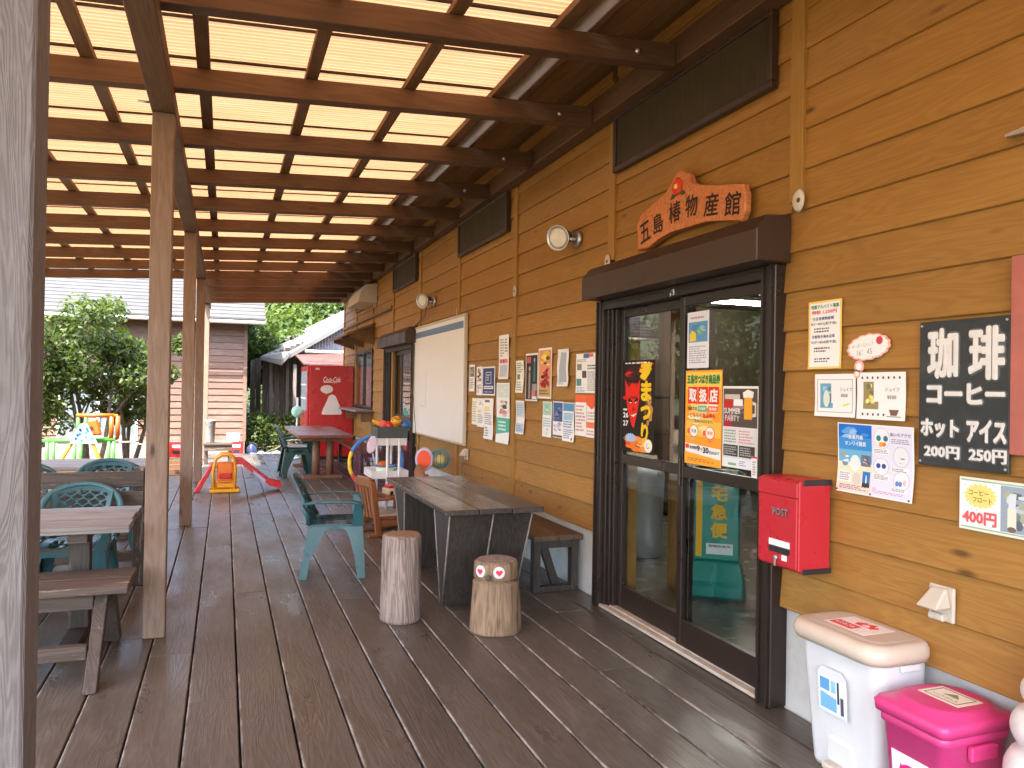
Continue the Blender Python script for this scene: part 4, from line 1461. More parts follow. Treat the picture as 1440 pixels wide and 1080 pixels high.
n_.lathe([(.002, 0), (.018, .006), (.020, .016), (.012, .028), (.002, .031)], seg=12, mat=on_log(fdir-.22, .136, .352))
n_.build('nose', M_BARK, t, loc=(0, 0, 0), center=False)

# ---- far table
t = thing('trestle_table', 'reddish varnished table on round posts at the far end of the deck', 'table', (1.5, 13.6, 0))
for i in range(4):
    x0 = 1.08+i*.215
    rel(MB().box((x0, 12.35, .675), (x0+.211, 15.3, .722), bev=.004).build('tabletop_plank', M_REDWOOD), t)
for y in (12.75, 14.7):
    rel(MB().box((1.15, y-.05, .60), (1.85, y+.05, .674), bev=.004).build('cross_rail', M_REDWOOD_Z), t)
    for xx in (1.40, 1.62):
        rel(MB().lathe([(.062, .06), (.062, .598)], (xx, y, 0), seg=14).build('leg', M_REDWOOD_Z), t)
    rel(MB().box((1.2, y-.07, 0), (1.82, y+.07, .058), bev=.004).build('foot', M_REDWOOD_Z), t)

# ---- vending machine
t = thing('vending_machine', 'tall red drinks vending machine with white script on its side', 'vending machine', (2.03, 16.6, 0))
rel(MB().box((1.60, 15.92, .06), (2.48, 17.25, 1.91), bev=.012).build('cabinet', M_DRED), t)
rel(MB().box((1.66, 15.98, .0), (2.44, 17.2, .058)).build('plinth', M_BLACK), t)
rel(MB().box((1.555, 15.93, .10), (1.597, 17.24, 1.90), bev=.008).build('front_door', M_DRED), t)
dw = rel(MB().box((1.548, 16.02, .98), (1.5545, 17.15, 1.80), bev=.002).build('display_window', paint("display_panel", (.55, .60, .62), .15, var=.15, scale=6, bump=0)), t)
for z in (1.22, 1.50):
    o = MB().box((1.540, 16.03, z), (1.5475, 17.14, z+.035)).build('display_shelf', M_WHITE)
    o.parent = dw
    o.location = Vector(o.location)-Vector((1.55125, 16.585, .98))
rel(MB().box((1.542, 16.2, .3), (1.5545, 16.9, .48), bev=.003).build('delivery_flap', M_BLACK), t)
def flat_on(parent, faces_verts, name, mat, matrix):
    v, f = faces_verts
    me = bpy.data.meshes.new(name)
    me.from_pydata([tuple(matrix @ Vector(p)) for p in v], [], f)
    me.materials.append(mat)
    o = bpy.data.objects.new(name, me)
    C.objects.link(o)
    o.parent = parent
    return o
FRONTROT = Matrix(((1, 0, 0), (0, 0, -1), (0, 1, 0))).to_4x4()     # x -> X, y -> Z, z -> -Y
Mv = Matrix.Translation((2.04-2.03, 15.917-16.6, 0)) @ FRONTROT
# script wordmark: slanted, with a long tail under the first capital
wm = text_fit('Coca-Cola', -.17, 1.575, .17, 1.685, bold=.012, shear=.35)
flat_on(t, wm, 'lettering', ink((245, 240, 240)), Mv)
sw = MB()
sw.prism([(-.175, 1.585), (-.15, 1.560), (-.05, 1.567), (.06, 1.556), (.14, 1.565), (.06, 1.566), (-.05, 1.577), (-.145, 1.571)], 0, .002, 'XY', mat=Mv)
sw.build('lettering_tail', ink((245, 240, 240)), t, loc=(0, 0, 0), center=False)
sb = MB()
bp = [(-.10+.125*math.cos(a), 1.43+.085*math.sin(a)) for a in np.linspace(0, 2*PI, 28, endpoint=False)]
sb.prism(bp, 0, .002, 'XY', mat=Mv)
sb.prism([(-.13, 1.36), (-.10, 1.35), (-.115, 1.32)], 0, .0015, 'XY', mat=Mv)
bub = sb.build('speech_bubble', ink((225, 220, 218)), t, loc=(0, 0, 0), center=False)
# plain white rounded mound where the machine carries a picture
mp = [(-.20, .93), (-.17, .915), (.19, .915), (.21, .95), (.17, 1.08), (.11, 1.22), (.07, 1.30), (.0, 1.33), (-.06, 1.29), (-.10, 1.18), (-.17, 1.03)]
MB().prism(mp, 0, .002, 'XY', mat=Mv).build('white_patch', ink((225, 220, 218)), t, loc=(0, 0, 0), center=False)
flat_on(t, ([(-.33, 1.82, 0), (-.25, 1.82, 0), (-.25, 1.86, 0), (-.33, 1.86, 0)], [(0, 1, 2, 3)]), 'sticker', ink((225, 190, 185)), Mv)

# ---- toy slide
t = thing('toy_slide', 'small yellow and red plastic toddler slide with short ladder and chute', 'toy slide', (.0, 11.45, 0))
rel(MB().box((-.17, 11.30, 0), (.22, 11.40, .045), bev=.012).build('base_bar', M_YELLOW), t)
rel(MB().box((-.17, 11.62, 0), (.22, 11.70, .045), bev=.012).build('base_bar', M_YELLOW), t)
rel(MB().box((-.10, 11.38, .046), (.16, 11.64, .14), bev=.025).build('lower_block', M_YELLOW), t)
rel(MB().box((-.12, 11.40, .33), (.16, 11.62, .365), bev=.012).build('platform', M_YELLOW), t)
for y in (11.37, 11.65):
    m = MB()
    m.tube([(-.12, y, .04), (-.13, y, .30), (-.10, y, .46), (-.02, y, .52), (.07, y, .52), (.14, y, .46), (.16, y, .30), (.15, y, .04)], .022, 8)
    rel(m.build('side_frame', M_YELLOW), t)
rel(MB().box((-.08, 11.345, .15), (.13, 11.366, .42), bev=.02).build('front_panel', M_ORANGE), t)
rel(MB().box((-.06, 11.325, .19), (.11, 11.346, .27), bev=.01).build('panel_band', M_TOYRED), t)
for y in (11.40, 11.60):
    rel(MB().hexa([(-.38, y, 0), (-.31, y, 0), (-.31, y+.035, 0), (-.38, y+.035, 0)], [(-.15, y, .40), (-.10, y, .40), (-.10, y+.035, .40), (-.15, y+.035, .40)], bev=.006).build('ladder_rail', M_TOYRED), t)
for k in range(3):
    x = -.29+k*.065
    rel(MB().box((x-.03, 11.436, .10+k*.10), (x+.04, 11.599, .125+k*.10), bev=.006).build('ladder_rung', M_ORANGE), t)
m = MB()
def chute(y0_, y1_, zo, th):
    pts = [(.14, .40), (.24, .40), (.62, .09), (.78, .05)]
    lo = [(x, z+zo) for x, z in pts]
    hi = [(x, z+zo+th) for x, z in pts[::-1]]
    m.prism(lo+hi, y0_, y1_, 'XZ')
chute(11.405, 11.60, 0, .018)
chute(11.385, 11.404, -.02, .085)
chute(11.601, 11.62, -.02, .085)
rel(m.build('chute', M_TOYRED), t)
rel(MB().hexa([(.40, 11.379, .245), (.56, 11.379, .115), (.56, 11.3845, .115), (.40, 11.3845, .245)], [(.40, 11.379, .295), (.56, 11.379, .165), (.56, 11.3845, .165), (.40, 11.3845, .295)]).build('sticker', M_LAV), t)

# ---- low bench with bucket at the deck end
t = thing('low_bench', 'brown low bench on the far deck carrying a grey bucket', 'bench', (-.08, 15.5, 0))
for a, c in ((15.34, 15.50), (15.505, 15.665)):
    rel(MB().box((-.36, a, .355), (.16, c, .395), bev=.004).build('seat_plank', M_PICNIC_BR), t)
rel(MB().box((-.34, 15.36, .25), (.14, 15.40, .354)).build('apron', M_PICNIC_BR), t)
for x in (-.34, .08):
    rel(MB().box((x, 15.42, 0), (x+.065, 15.62, .353), bev=.004).build('leg', M_PICNIC_Z), t)
t = thing('bucket', 'tall dented grey metal bucket standing on the low bench', 'bucket', (-.24, 15.5, .395))
m = MB()
m.lathe([(.075, 0), (.078, .02), (.092, .40), (.096, .41), (.096, .425), (.088, .42), (.074, .03)], seg=22)
m.build('bucket_body', M_STEEL, t, loc=(0, 0, 0), center=False)
MB().tube([(-.095, 0, .40), (-.07, -.08, .33), (0, -.11, .30), (.07, -.08, .33), (.095, 0, .40)], .004, 5).build('handle', M_BLACK, t, loc=(0, 0, 0), center=False)

# ---- crates outside
def crate(label, x, y, rz):
    t = thing('red_crate', label, 'crate', (x, y, -.3), rz, 'red plastic crates by the pink boarded house')
    w, d, h = .17, .14, .36
    for a, c, nm in [((-w, -d, 0), (w, -d+.012, h), 'side'), ((-w, d-.012, 0), (w, d, h), 'side'), ((-w, -d+.012, 0), (-w+.012, d-.012, h), 'end'), ((w-.012, -d+.012, 0), (w, d-.012, h), 'end')]:
        MB().box(a, c, bev=.002).build('crate_'+nm, M_TOYRED, t, loc=(0, 0, 0), center=False)
    MB().box((-w+.012, -d+.012, .004), (w-.012, d-.012, .016)).build('crate_floor', M_TOYRED, t, loc=(0, 0, 0), center=False)
    MB().box((-.09, -d-.004, .23), (.09, -d-.001, .30)).build('label_patch', M_WHITE, t, loc=(0, 0, 0), center=False)
    MB().box((-.08, -d-.004, .08), (.08, -d-.001, .17), bev=.001).build('hand_hole', M_BLACK, t, loc=(0, 0, 0), center=False)
crate('red plastic crate with a white tub on it near the house corner', .30, 20.5, 0)
crate('red plastic crate farther left, seen between two canopy posts', -1.10, 20.5, .1)
t = thing('storage_tub', 'translucent white storage tub sitting on the right red crate', 'tub', (.22, 20.5, .062))
MB().hexa([(-.13, -.1, 0), (.13, -.1, 0), (.13, .1, 0), (-.13, .1, 0)], [(-.16, -.12, .18), (.16, -.12, .18), (.16, .12, .18), (-.16, .12, .18)], bev=.01).build('tub_body', M_WHITE, t, loc=(0, 0, 0), center=False)
MB().box((-.17, -.13, .181), (.17, .13, .205), bev=.008).build('tub_lid', M_LAV, t, loc=(0, 0, 0), center=False)
t = thing('dark_jug', 'dark blue jug standing by the brushwood and tarp', 'jug', (.67, 20.6, -.3))
MB().lathe([(.11, 0), (.12, .02), (.12, .2), (.06, .27), (.05, .33), (.06, .335)], seg=16).build('jug_body', paint("navy_plastic", (.02, .03, .07), .4), t, loc=(0, 0, 0), center=False)
MB().tube([(.06, 0, .30), (.13, 0, .27), (.12, 0, .15)], .012, 6).build('handle', M_BLACK, t, loc=(0, 0, 0), center=False)

# ---- climbing frame
t = thing('climbing_frame', 'toddler climbing frame of green and orange tubes with a yellow A-frame', 'climbing frame', (-2.45, 16.1, -.3))
def tube_part(nm, path, r_, mat):
    rel(MB().tube(path, r_, 8).build(nm, mat), t)
for x in (-3.0, -2.9, -2.56, -2.46, -2.0, -1.92):
    tube_part('green_post', [(x, 16.0 if round(x*100) % 2 == 0 else 16.4, -.3), (x, 16.0 if round(x*100) % 2 == 0 else 16.4, .40)], .032, M_GYMGREEN)
tube_part('green_rail', [(-3.08, 16.0, .42), (-1.9, 16.0, .42)], .034, M_GYMGREEN)
tube_part('green_rail', [(-3.08, 16.4, .42), (-1.9, 16.4, .42)], .034, M_GYMGREEN)
tube_part('green_rail', [(-3.0, 16.0, -.2), (-1.95, 16.0, -.2)], .025, M_GYMGREEN)
tube_part('green_post', [(-2.52, 16.05, .42), (-2.52, 16.05, .84)], .034, M_GYMGREEN)
tube_part('green_post', [(-2.44, 16.35, .42), (-2.44, 16.35, .84)], .034, M_GYMGREEN)
tube_part('orange_post', [(-1.97, 16.05, .42), (-1.97, 16.05, .86)], .04, M_GYMORANGE)
tube_part('orange_post', [(-1.90, 16.35, .42), (-1.90, 16.35, .86)], .04, M_GYMORANGE)
tube_part('orange_rail', [(-2.55, 16.05, .88), (-1.93, 16.05, .88)], .036, M_GYMORANGE)
tube_part('yellow_rail', [(-2.50, 16.35, .86), (-1.90, 16.35, .86)], .034, M_GYMYELLOW)
rel(MB().hexa([(-2.30, 15.86, .52), (-2.10, 15.86, .52), (-2.10, 15.94, .52), (-2.30, 15.94, .52)], [(-2.34, 15.86, .80), (-2.18, 15.86, .84), (-2.18, 15.94, .84), (-2.34, 15.94, .80)], bev=.03).build('orange_panel', M_GYMORANGE), t)
rel(MB().lathe([(.028, 0), (.028, .01)], seg=10, mat=Matrix.Translation((-2.27, 15.857, .66)) @ Matrix.Rotation(PI/2, 4, 'X')).build('panel_dot', M_BLACK), t)
tube_part('yellow_leg', [(-2.38, 15.75, .74), (-2.72, 15.75, .10), (-2.82, 15.75, -.3)], .03, M_GYMYELLOW)
tube_part('yellow_leg', [(-2.38, 15.75, .74), (-2.12, 15.75, .10), (-2.04, 15.75, -.3)], .03, M_GYMYELLOW)
pn = rel(MB().prism([(-2.60, .38), (-2.14, .38), (-2.32, .74), (-2.43, .74)], 15.70, 15.72, 'XZ', bev=.004).build('triangle_panel', M_GYMPANEL), t)
g = random.Random(4)
pm = MB()
for i in range(16):
    zz = g.uniform(.42, .68)
    hw = .20*(1-(zz-.38)/.45)
    pm.lathe([(.022, 0), (.022, .002)], seg=8, mat=Matrix.Translation((-2.37+g.uniform(-hw, hw), 15.6985, zz)) @ Matrix.Rotation(PI/2, 4, 'X'))
o = pm.build('printed_dots', M_BLUE)
o['kind'] = 'stuff'
o.parent = pn
o.location = Vector(o.location)-(Vector(pn.location)+t.location)
t2 = thing('garden_hose', 'thin pale hose arching over the ground right of the climbing frame', 'hose', (-1.6, 17, -.3))
MB().tube([(-.35, 0, .62), (-.1, 0, .62), (.1, 0, .55), (.25, 0, .35), (.3, 0, .0)], .012, 6).build('hose_length', M_CREAM, t2, loc=(0, 0, 0), center=False)

# ---- child's armchair
t = thing('toddler_chair', 'orange-brown wooden toddler armchair with slatted back beside the dark table', 'chair', (1.60, 7.86, 0), R(14))
def P3(nm, m, mat=M_TOYWOOD):
    m.build(nm, mat, t, loc=(0, 0, 0), center=False)
for y in (-.2, .17):
    P3('back_post', MB().hexa([(-.22, y, .03), (-.16, y, .03), (-.16, y+.035, .03), (-.22, y+.035, .03)], [(-.29, y, .56), (-.235, y, .56), (-.235, y+.035, .56), (-.29, y+.035, .56)], bev=.005))
    P3('front_post', MB().box((.15, y, .03), (.20, y+.035, .36), bev=.005))
    P3('armrest', MB().box((-.24, y-.01, .36), (.24, y+.05, .385), bev=.006))
    P3('rocker', MB().box((-.3, y, 0), (.27, y+.035, .035), bev=.006))
    P3('side_rail', MB().box((-.17, y+.005, .10), (.15, y+.03, .16), bev=.004))
P3('top_rail', MB().hexa([(-.285, -.165, .49), (-.235, -.165, .49), (-.235, .17, .49), (-.285, .17, .49)], [(-.296, -.14, .59), (-.248, -.14, .59), (-.248, .145, .59), (-.296, .145, .59)], bev=.008))
for i in range(4):
    y = -.13+i*.077
    P3('back_slat', MB().hexa([(-.21, y, .17), (-.195, y, .17), (-.195, y+.04, .17), (-.21, y+.04, .17)], [(-.272, y, .495), (-.257, y, .495), (-.257, y+.04, .495), (-.272, y+.04, .495)]))
P3('seat', MB().box((-.17, -.165, .161), (.19, .17, .185), bev=.005))
P3('seat_pad', MB().box((-.155, -.155, .186), (.17, .16, .215), bev=.012), M_CREAM)
P3('front_rail', MB().box((.201, -.2, .10), (.22, .205, .17), bev=.004))
t = thing('toddler_chair', 'second wooden toddler chair whose curved back peeps over the dark table end', 'chair', (2.03, 7.75, 0))
for y in (-.17, .14):
    P3('post', MB().box((-.12, y, 0), (-.08, y+.03, .62), bev=.004))
P3('curved_back', MB().prism([(-.19+.38*k/12, .62+.09*math.sin(PI*k/12)) for k in range(13)]+[(.19, .55), (-.19, .55)], -.145, -.121, 'YZ'))
P3('seat', MB().box((-.14, -.18, .25), (.16, .18, .275), bev=.004))
for y in (-.17, .14):
    P3('front_post', MB().box((.11, y, 0), (.15, y+.03, .249), bev=.004))

# ---- white trolley with toys
t = thing('toy_trolley', 'white three-tier trolley piled with toys beside the toddler chair', 'trolley', (1.68, 8.3, 0))
def tray(x0, x1, y0_, y1_, z0, z1):
    m = MB()
    m.box((x0, y0_, z0), (x1, y1_, z0+.012)).box((x0, y0_, z0+.012), (x1, y0_+.01, z1)).box((x0, y1_-.01, z0+.012), (x1, y1_, z1)).box((x0, y0_+.01, z0+.012), (x0+.01, y1_-.01, z1)).box((x1-.01, y0_+.01, z0+.012), (x1, y1_-.01, z1))
    rel(m.build('tray', M_WHITE), t)
tray(1.52, 1.84, 8.12, 8.50, .875, .95)
tray(1.46, 1.85, 8.06, 8.54, .53, .61)
tray(1.48, 1.84, 8.08, 8.52, .16, .23)
for x, y in ((1.62, 8.055), (1.74, 8.03), (1.60, 8.545), (1.76, 8.545)):
    rel(MB().tube([(x, y, .05), (x, y, .955)], .014, 8).build('pole', M_WHITE), t)
for x, y in ((1.50, 8.1), (1.82, 8.1), (1.50, 8.5), (1.82, 8.5)):
    rel(MB().lathe([(.02, -.02), (.026, -.018), (.026, .018), (.02, .02)], seg=12, mat=Matrix.Translation((x, y, .026)) @ Matrix.Rotation(PI/2, 4, 'X')).build('caster', M_BLACK), t)
    rel(MB().tube([(x, y, .052), (x, y, .161)], .008, 6).build('caster_stem', M_STEEL), t)
t = thing('toy_bin', 'dark grey toy bin on the top tier of the white trolley', 'bin', (1.69, 8.3, .956))
m = MB()
x0, x1, y0_, y1_, z0, z1 = -.165, .165, -.17, .17, 0, .115
m.box((x0, y0_, z0), (x1, y1_, z0+.01)).box((x0, y0_, z0+.01), (x1, y0_+.008, z1)).box((x0, y1_-.008, z0+.01), (x1, y1_, z1)).box((x0, y0_+.008, z0+.01), (x0+.008, y1_-.008, z1)).box((x1-.008, y0_+.008, z0+.01), (x1, y1_-.008, z1))
m.build('bin_shell', paint("charcoal_plastic", (.045, .055, .058), .5), t, loc=(0, 0, 0), center=False)
def ball(nm, label, cat, c, r_, mat, sc=(1, 1, 1), rot=None):
    m = MB()
    pr = [(r_*math.sin(a)*1.0+1e-4, -r_*math.cos(a)) for a in np.linspace(0.05, PI-.05, 14)]
    MM = Matrix.Translation((0, 0, 0)) @ (rot or Matrix.Identity(4)) @ Matrix.Diagonal((*sc, 1))
    m.lathe(pr, seg=20, mat=MM)
    o = m.build(nm, mat, None, loc=c, center=False)
    return tag(o, label, cat)
bl = ball('toy_ball', 'yellow toy ball with black dots on top of the grey toy bin', 'ball', (1.74, 8.2, 1.125), .062, M_YELLOW)
g = random.Random(6)
dm = MB()
for i in range(46):
    a = g.uniform(-PI, 0)
    zz = g.uniform(-.7, .85)
    rr = math.sqrt(1-zz*zz)
    n3 = Vector((rr*math.cos(a), rr*math.sin(a), zz))
    dm.lathe([(.006, 0), (.006, .001)], seg=6, mat=Matrix.Translation(n3*.0615) @ n3.to_track_quat('Z', 'Y').to_matrix().to_4x4())
o = dm.build('dots', M_BLACK, bl, loc=(0, 0, 0), center=False)
o['kind'] = 'stuff'
ball('toy_fruit', 'red toy fruit next to the dotted yellow ball', 'toy', (1.66, 8.19, 1.085), .045, M_TOYRED)
ball('toy_fruit', 'pink toy fruit at the left of the grey toy bin', 'toy', (1.60, 8.21, 1.095), .045, ink((225, 95, 85)))
ball('toy_fruit', 'yellow banana-like toy sticking out left of the grey bin', 'toy', (1.55, 8.24, 1.105), .04, M_YELLOW, (1.9, .6, .6), Matrix.Rotation(.5, 4, 'Y'))
ball('toy_paddle', 'blue toy paddle sticking out right of the grey bin', 'toy', (1.85, 8.23, 1.085), .065, M_BLUE, (1, .3, .85), Matrix.Rotation(-.6, 4, 'Y'))
t = thing('toy_racket', 'pale lavender toy racket hanging at the trolley top left corner', 'racket', (1.455, 8.06, .80))
MB().lathe([(.045, -.004), (.05, 0), (.045, .004)], seg=22, mat=Matrix.Translation((0, 0, .09)) @ Matrix.Rotation(.25, 4, 'Y') @ Matrix.Diagonal((1, 1, 1.9, 1)) @ Matrix.Rotation(PI/2, 4, 'X')).build('racket_face', ink((225, 205, 225)), t, loc=(0, 0, 0), center=False)
MB().tube([(.01, 0, .0), (.035, 0, -.11)], .008, 6).build('handle', M_LAV, t, loc=(0, 0, 0), center=False)
t = thing('toy_basket', 'cream and green toy basket on the trolley middle tier', 'basket', (1.64, 8.2, .534))
MB().lathe([(.10, 0), (.105, .01), (.12, .11), (.115, .112), (.10, .02)], seg=20).build('basket_body', ink((205, 215, 180)), t, loc=(0, 0, 0), center=False)
MB().tube([(.12*math.cos(a), .12*math.sin(a), .118) for a in np.linspace(0, 2*PI, 20, endpoint=False)], .008, 6, closed=True).build('blue_rim', M_BLUE, t, loc=(0, 0, 0), center=False)
MB().tube([(-.115, -.03, .03), (-.02, -.118, .01), (.06, -.108, .08), (.115, -.04, .09)], .008, 6).build('green_trim', ink((60, 150, 110)), t, loc=(0, 0, 0), center=False)
ball('toy_bun', 'brown toy bun lying in the cream and green basket', 'toy', (1.60, 8.18, .668), .055, ink((190, 95, 45)), (1.1, 1, .75))
# play arch
t = thing('play_arch', 'baby play arch of blue, yellow and red tubes behind the toddler chair', 'play arch', (1.61, 8.62, 0))
def arc(a0, a1, nm, mat):
    pts = [(-.30*math.cos(a), 0, .65+.30*math.sin(a)) for a in np.linspace(a0, a1, 12)]
    MB().tube(pts, .021, 8).build(nm, mat, t, loc=(0, 0, 0), center=False)
arc(-.9, -.45, 'red_segment', ink((225, 90, 70)))
arc(-.44, .42, 'yellow_segment', ink((235, 195, 60)))
arc(.43, 1.45, 'blue_segment', ink((70, 130, 200)))
arc(1.46, 2.2, 'white_segment', M_WHITE)
arc(2.21, 3.4, 'blue_segment', ink((70, 130, 200)))
MB().tube([(-.19, 0, .42), (-.19, 0, .0)], .02, 8).build('foot', ink((225, 90, 70)), t, loc=(0, 0, 0), center=False)
MB().tube([(.29, 0, .57), (.29, 0, .0)], .02, 8).build('foot', ink((225, 90, 70)), t, loc=(0, 0, 0), center=False)
# maroon wire box
t = thing('wire_pen', 'maroon wire mesh pen standing behind the white trolley', 'pen', (1.72, 8.95, 0))
for nm, fixed, a0, a1 in (('front_grid', -.22, -.27, .30), ('rear_grid', .22, -.27, .30)):
    m = MB()
    for k in range(17):
        x = a0+(a1-a0)*k/16
        m.box((x-.002, fixed-.002, .02), (x+.002, fixed+.002, .86))
    for k in range(18):
        z = .04+.8*k/17
        m.box((a0, fixed-.0045, z-.002), (a1, fixed-.0022, z+.002))
    m.tube([(a0, fixed, .02), (a0, fixed, .87), (a1, fixed, .87), (a1, fixed, .02)], .007, 6)
    o = m.build(nm, M_PURPLE, t, loc=(0, 0, 0), center=False)
    o['kind'] = 'stuff'
m = MB()
for k in range(12):
    y = -.2+.4*k/11
    for x in (-.27, .30):
        m.box((x-.002, y-.002, .02), (x+.002, y+.002, .86))
o = m.build('side_grid', M_PURPLE, t, loc=(0, 0, 0), center=False)
o['kind'] = 'stuff'
# toys on the chairs and the trolley foot
t = thing('toy_truck', 'red and cream toy truck resting on the toddler chair arms', 'toy truck', (1.66, 7.86, .386), R(14))
MB().box((-.13, -.2, 0), (.13, .2, .012)).build('tray_board', M_TOYWOOD, t, loc=(0, 0, 0), center=False)
MB().box((-.11, -.07, .013), (.10, .07, .075), bev=.008).build('truck_body', ink((225, 215, 195)), t, loc=(0, 0, 0), center=False)
MB().box((-.09, -.065, .076), (.03, .065, .105), bev=.01).build('truck_roof', M_TOYRED, t, loc=(0, 0, 0), center=False)
for x in (-.065, .055):
    MB().lathe([(.018, 0), (.02, .003), (.018, .006)], seg=12, mat=Matrix.Translation((x, -.0705, .032)) @ Matrix.Rotation(PI/2, 4, 'X')).build('wheel', M_BLACK, t, loc=(0, 0, 0), center=False)
t = thing('toy_drum', 'flat orange toy drum with a lavender rim behind the dark table', 'toy drum', (1.97, 7.86, .62))
MM = Matrix.Translation((0, 0, .125)) @ Matrix.Rotation(-.35, 4, 'Z') @ Matrix.Diagonal((.78, 1, 1.05, 1)) @ Matrix.Rotation(PI/2, 4, 'X')
MB().lathe([(.095, -.02), (.12, -.018), (.12, .018), (.095, .02)], seg=26, mat=MM).build('rim', M_LAV, t, loc=(0, 0, 0), center=False)
MB().lathe([(.094, .021), (.094, .0235)], seg=26, mat=MM).build('drum_skin', ink((228, 88, 55)), t, loc=(0, 0, 0), center=False)
t = thing('toy_net', 'green and blue rounded toy net beside the orange drum', 'toy net', (2.16, 7.92, .64))
for k in range(7):
    a = PI*k/7
    MB().tube([(.105*math.cos(b_)*math.cos(a), .105*math.cos(b_)*math.sin(a), .105+.10*math.sin(b_)) for b_ in np.linspace(0, 2*PI, 24, endpoint=False)], .005, 5, closed=True).build('net_hoop', ink((60, 150, 110)) if k % 2 else ink((80, 140, 190)), t, loc=(0, 0, 0), center=False)
ball('toy_block', 'yellow toy ball inside the green toy net', 'toy', (2.16, 7.92, .735), .055, ink((225, 205, 120)))
t = thing('toy_car', 'white and blue ride-on toy car under the toddler chair tray', 'toy car', (1.80, 7.55, 0))
MB().hexa([(-.12, -.18, .05), (.12, -.18, .05), (.12, .18, .05), (-.12, .18, .05)], [(-.09, -.15, .19), (.09, -.15, .19), (.09, .12, .19), (-.09, .12, .19)], bev=.02).build('car_body', M_WHITE, t, loc=(0, 0, 0), center=False)
MB().box((-.08, -.12, .191), (.08, .05, .25), bev=.015).build('car_seat', ink((90, 130, 210)), t, loc=(0, 0, 0), center=False)
for x in (-.14, .14):
    for y in (-.11, .11):
        MB().lathe([(.03, -.018), (.05, -.014), (.05, .014), (.03, .018)], seg=14, mat=Matrix.Translation((x, y, .05)) @ Matrix.Rotation(PI/2, 4, 'Y')).build('wheel', M_BLACK, t, loc=(0, 0, 0), center=False)
# mint stand by the far table
t = thing('mint_stand', 'small mint green round fan on a pale pole beside the vending machine', 'stand', (1.40, 16.3, 0))
MB().tube([(0, 0, .02), (0, 0, 1.25)], .02, 8).build('pole', M_WHITE, t, loc=(0, 0, 0), center=False)
MB().lathe([(.14, 0), (.15, .02), (.03, .04)], seg=18).build('base', M_MINT, t, loc=(0, 0, 0), center=False)
MB().lathe([(.05, -.05), (.11, -.03), (.12, 0), (.11, .03), (.05, .05)], seg=20, mat=Matrix.Translation((0, -.03, .96)) @ Matrix.Rotation(PI/2, 4, 'X')).build('fan_head', M_MINT, t, loc=(0, 0, 0), center=False)

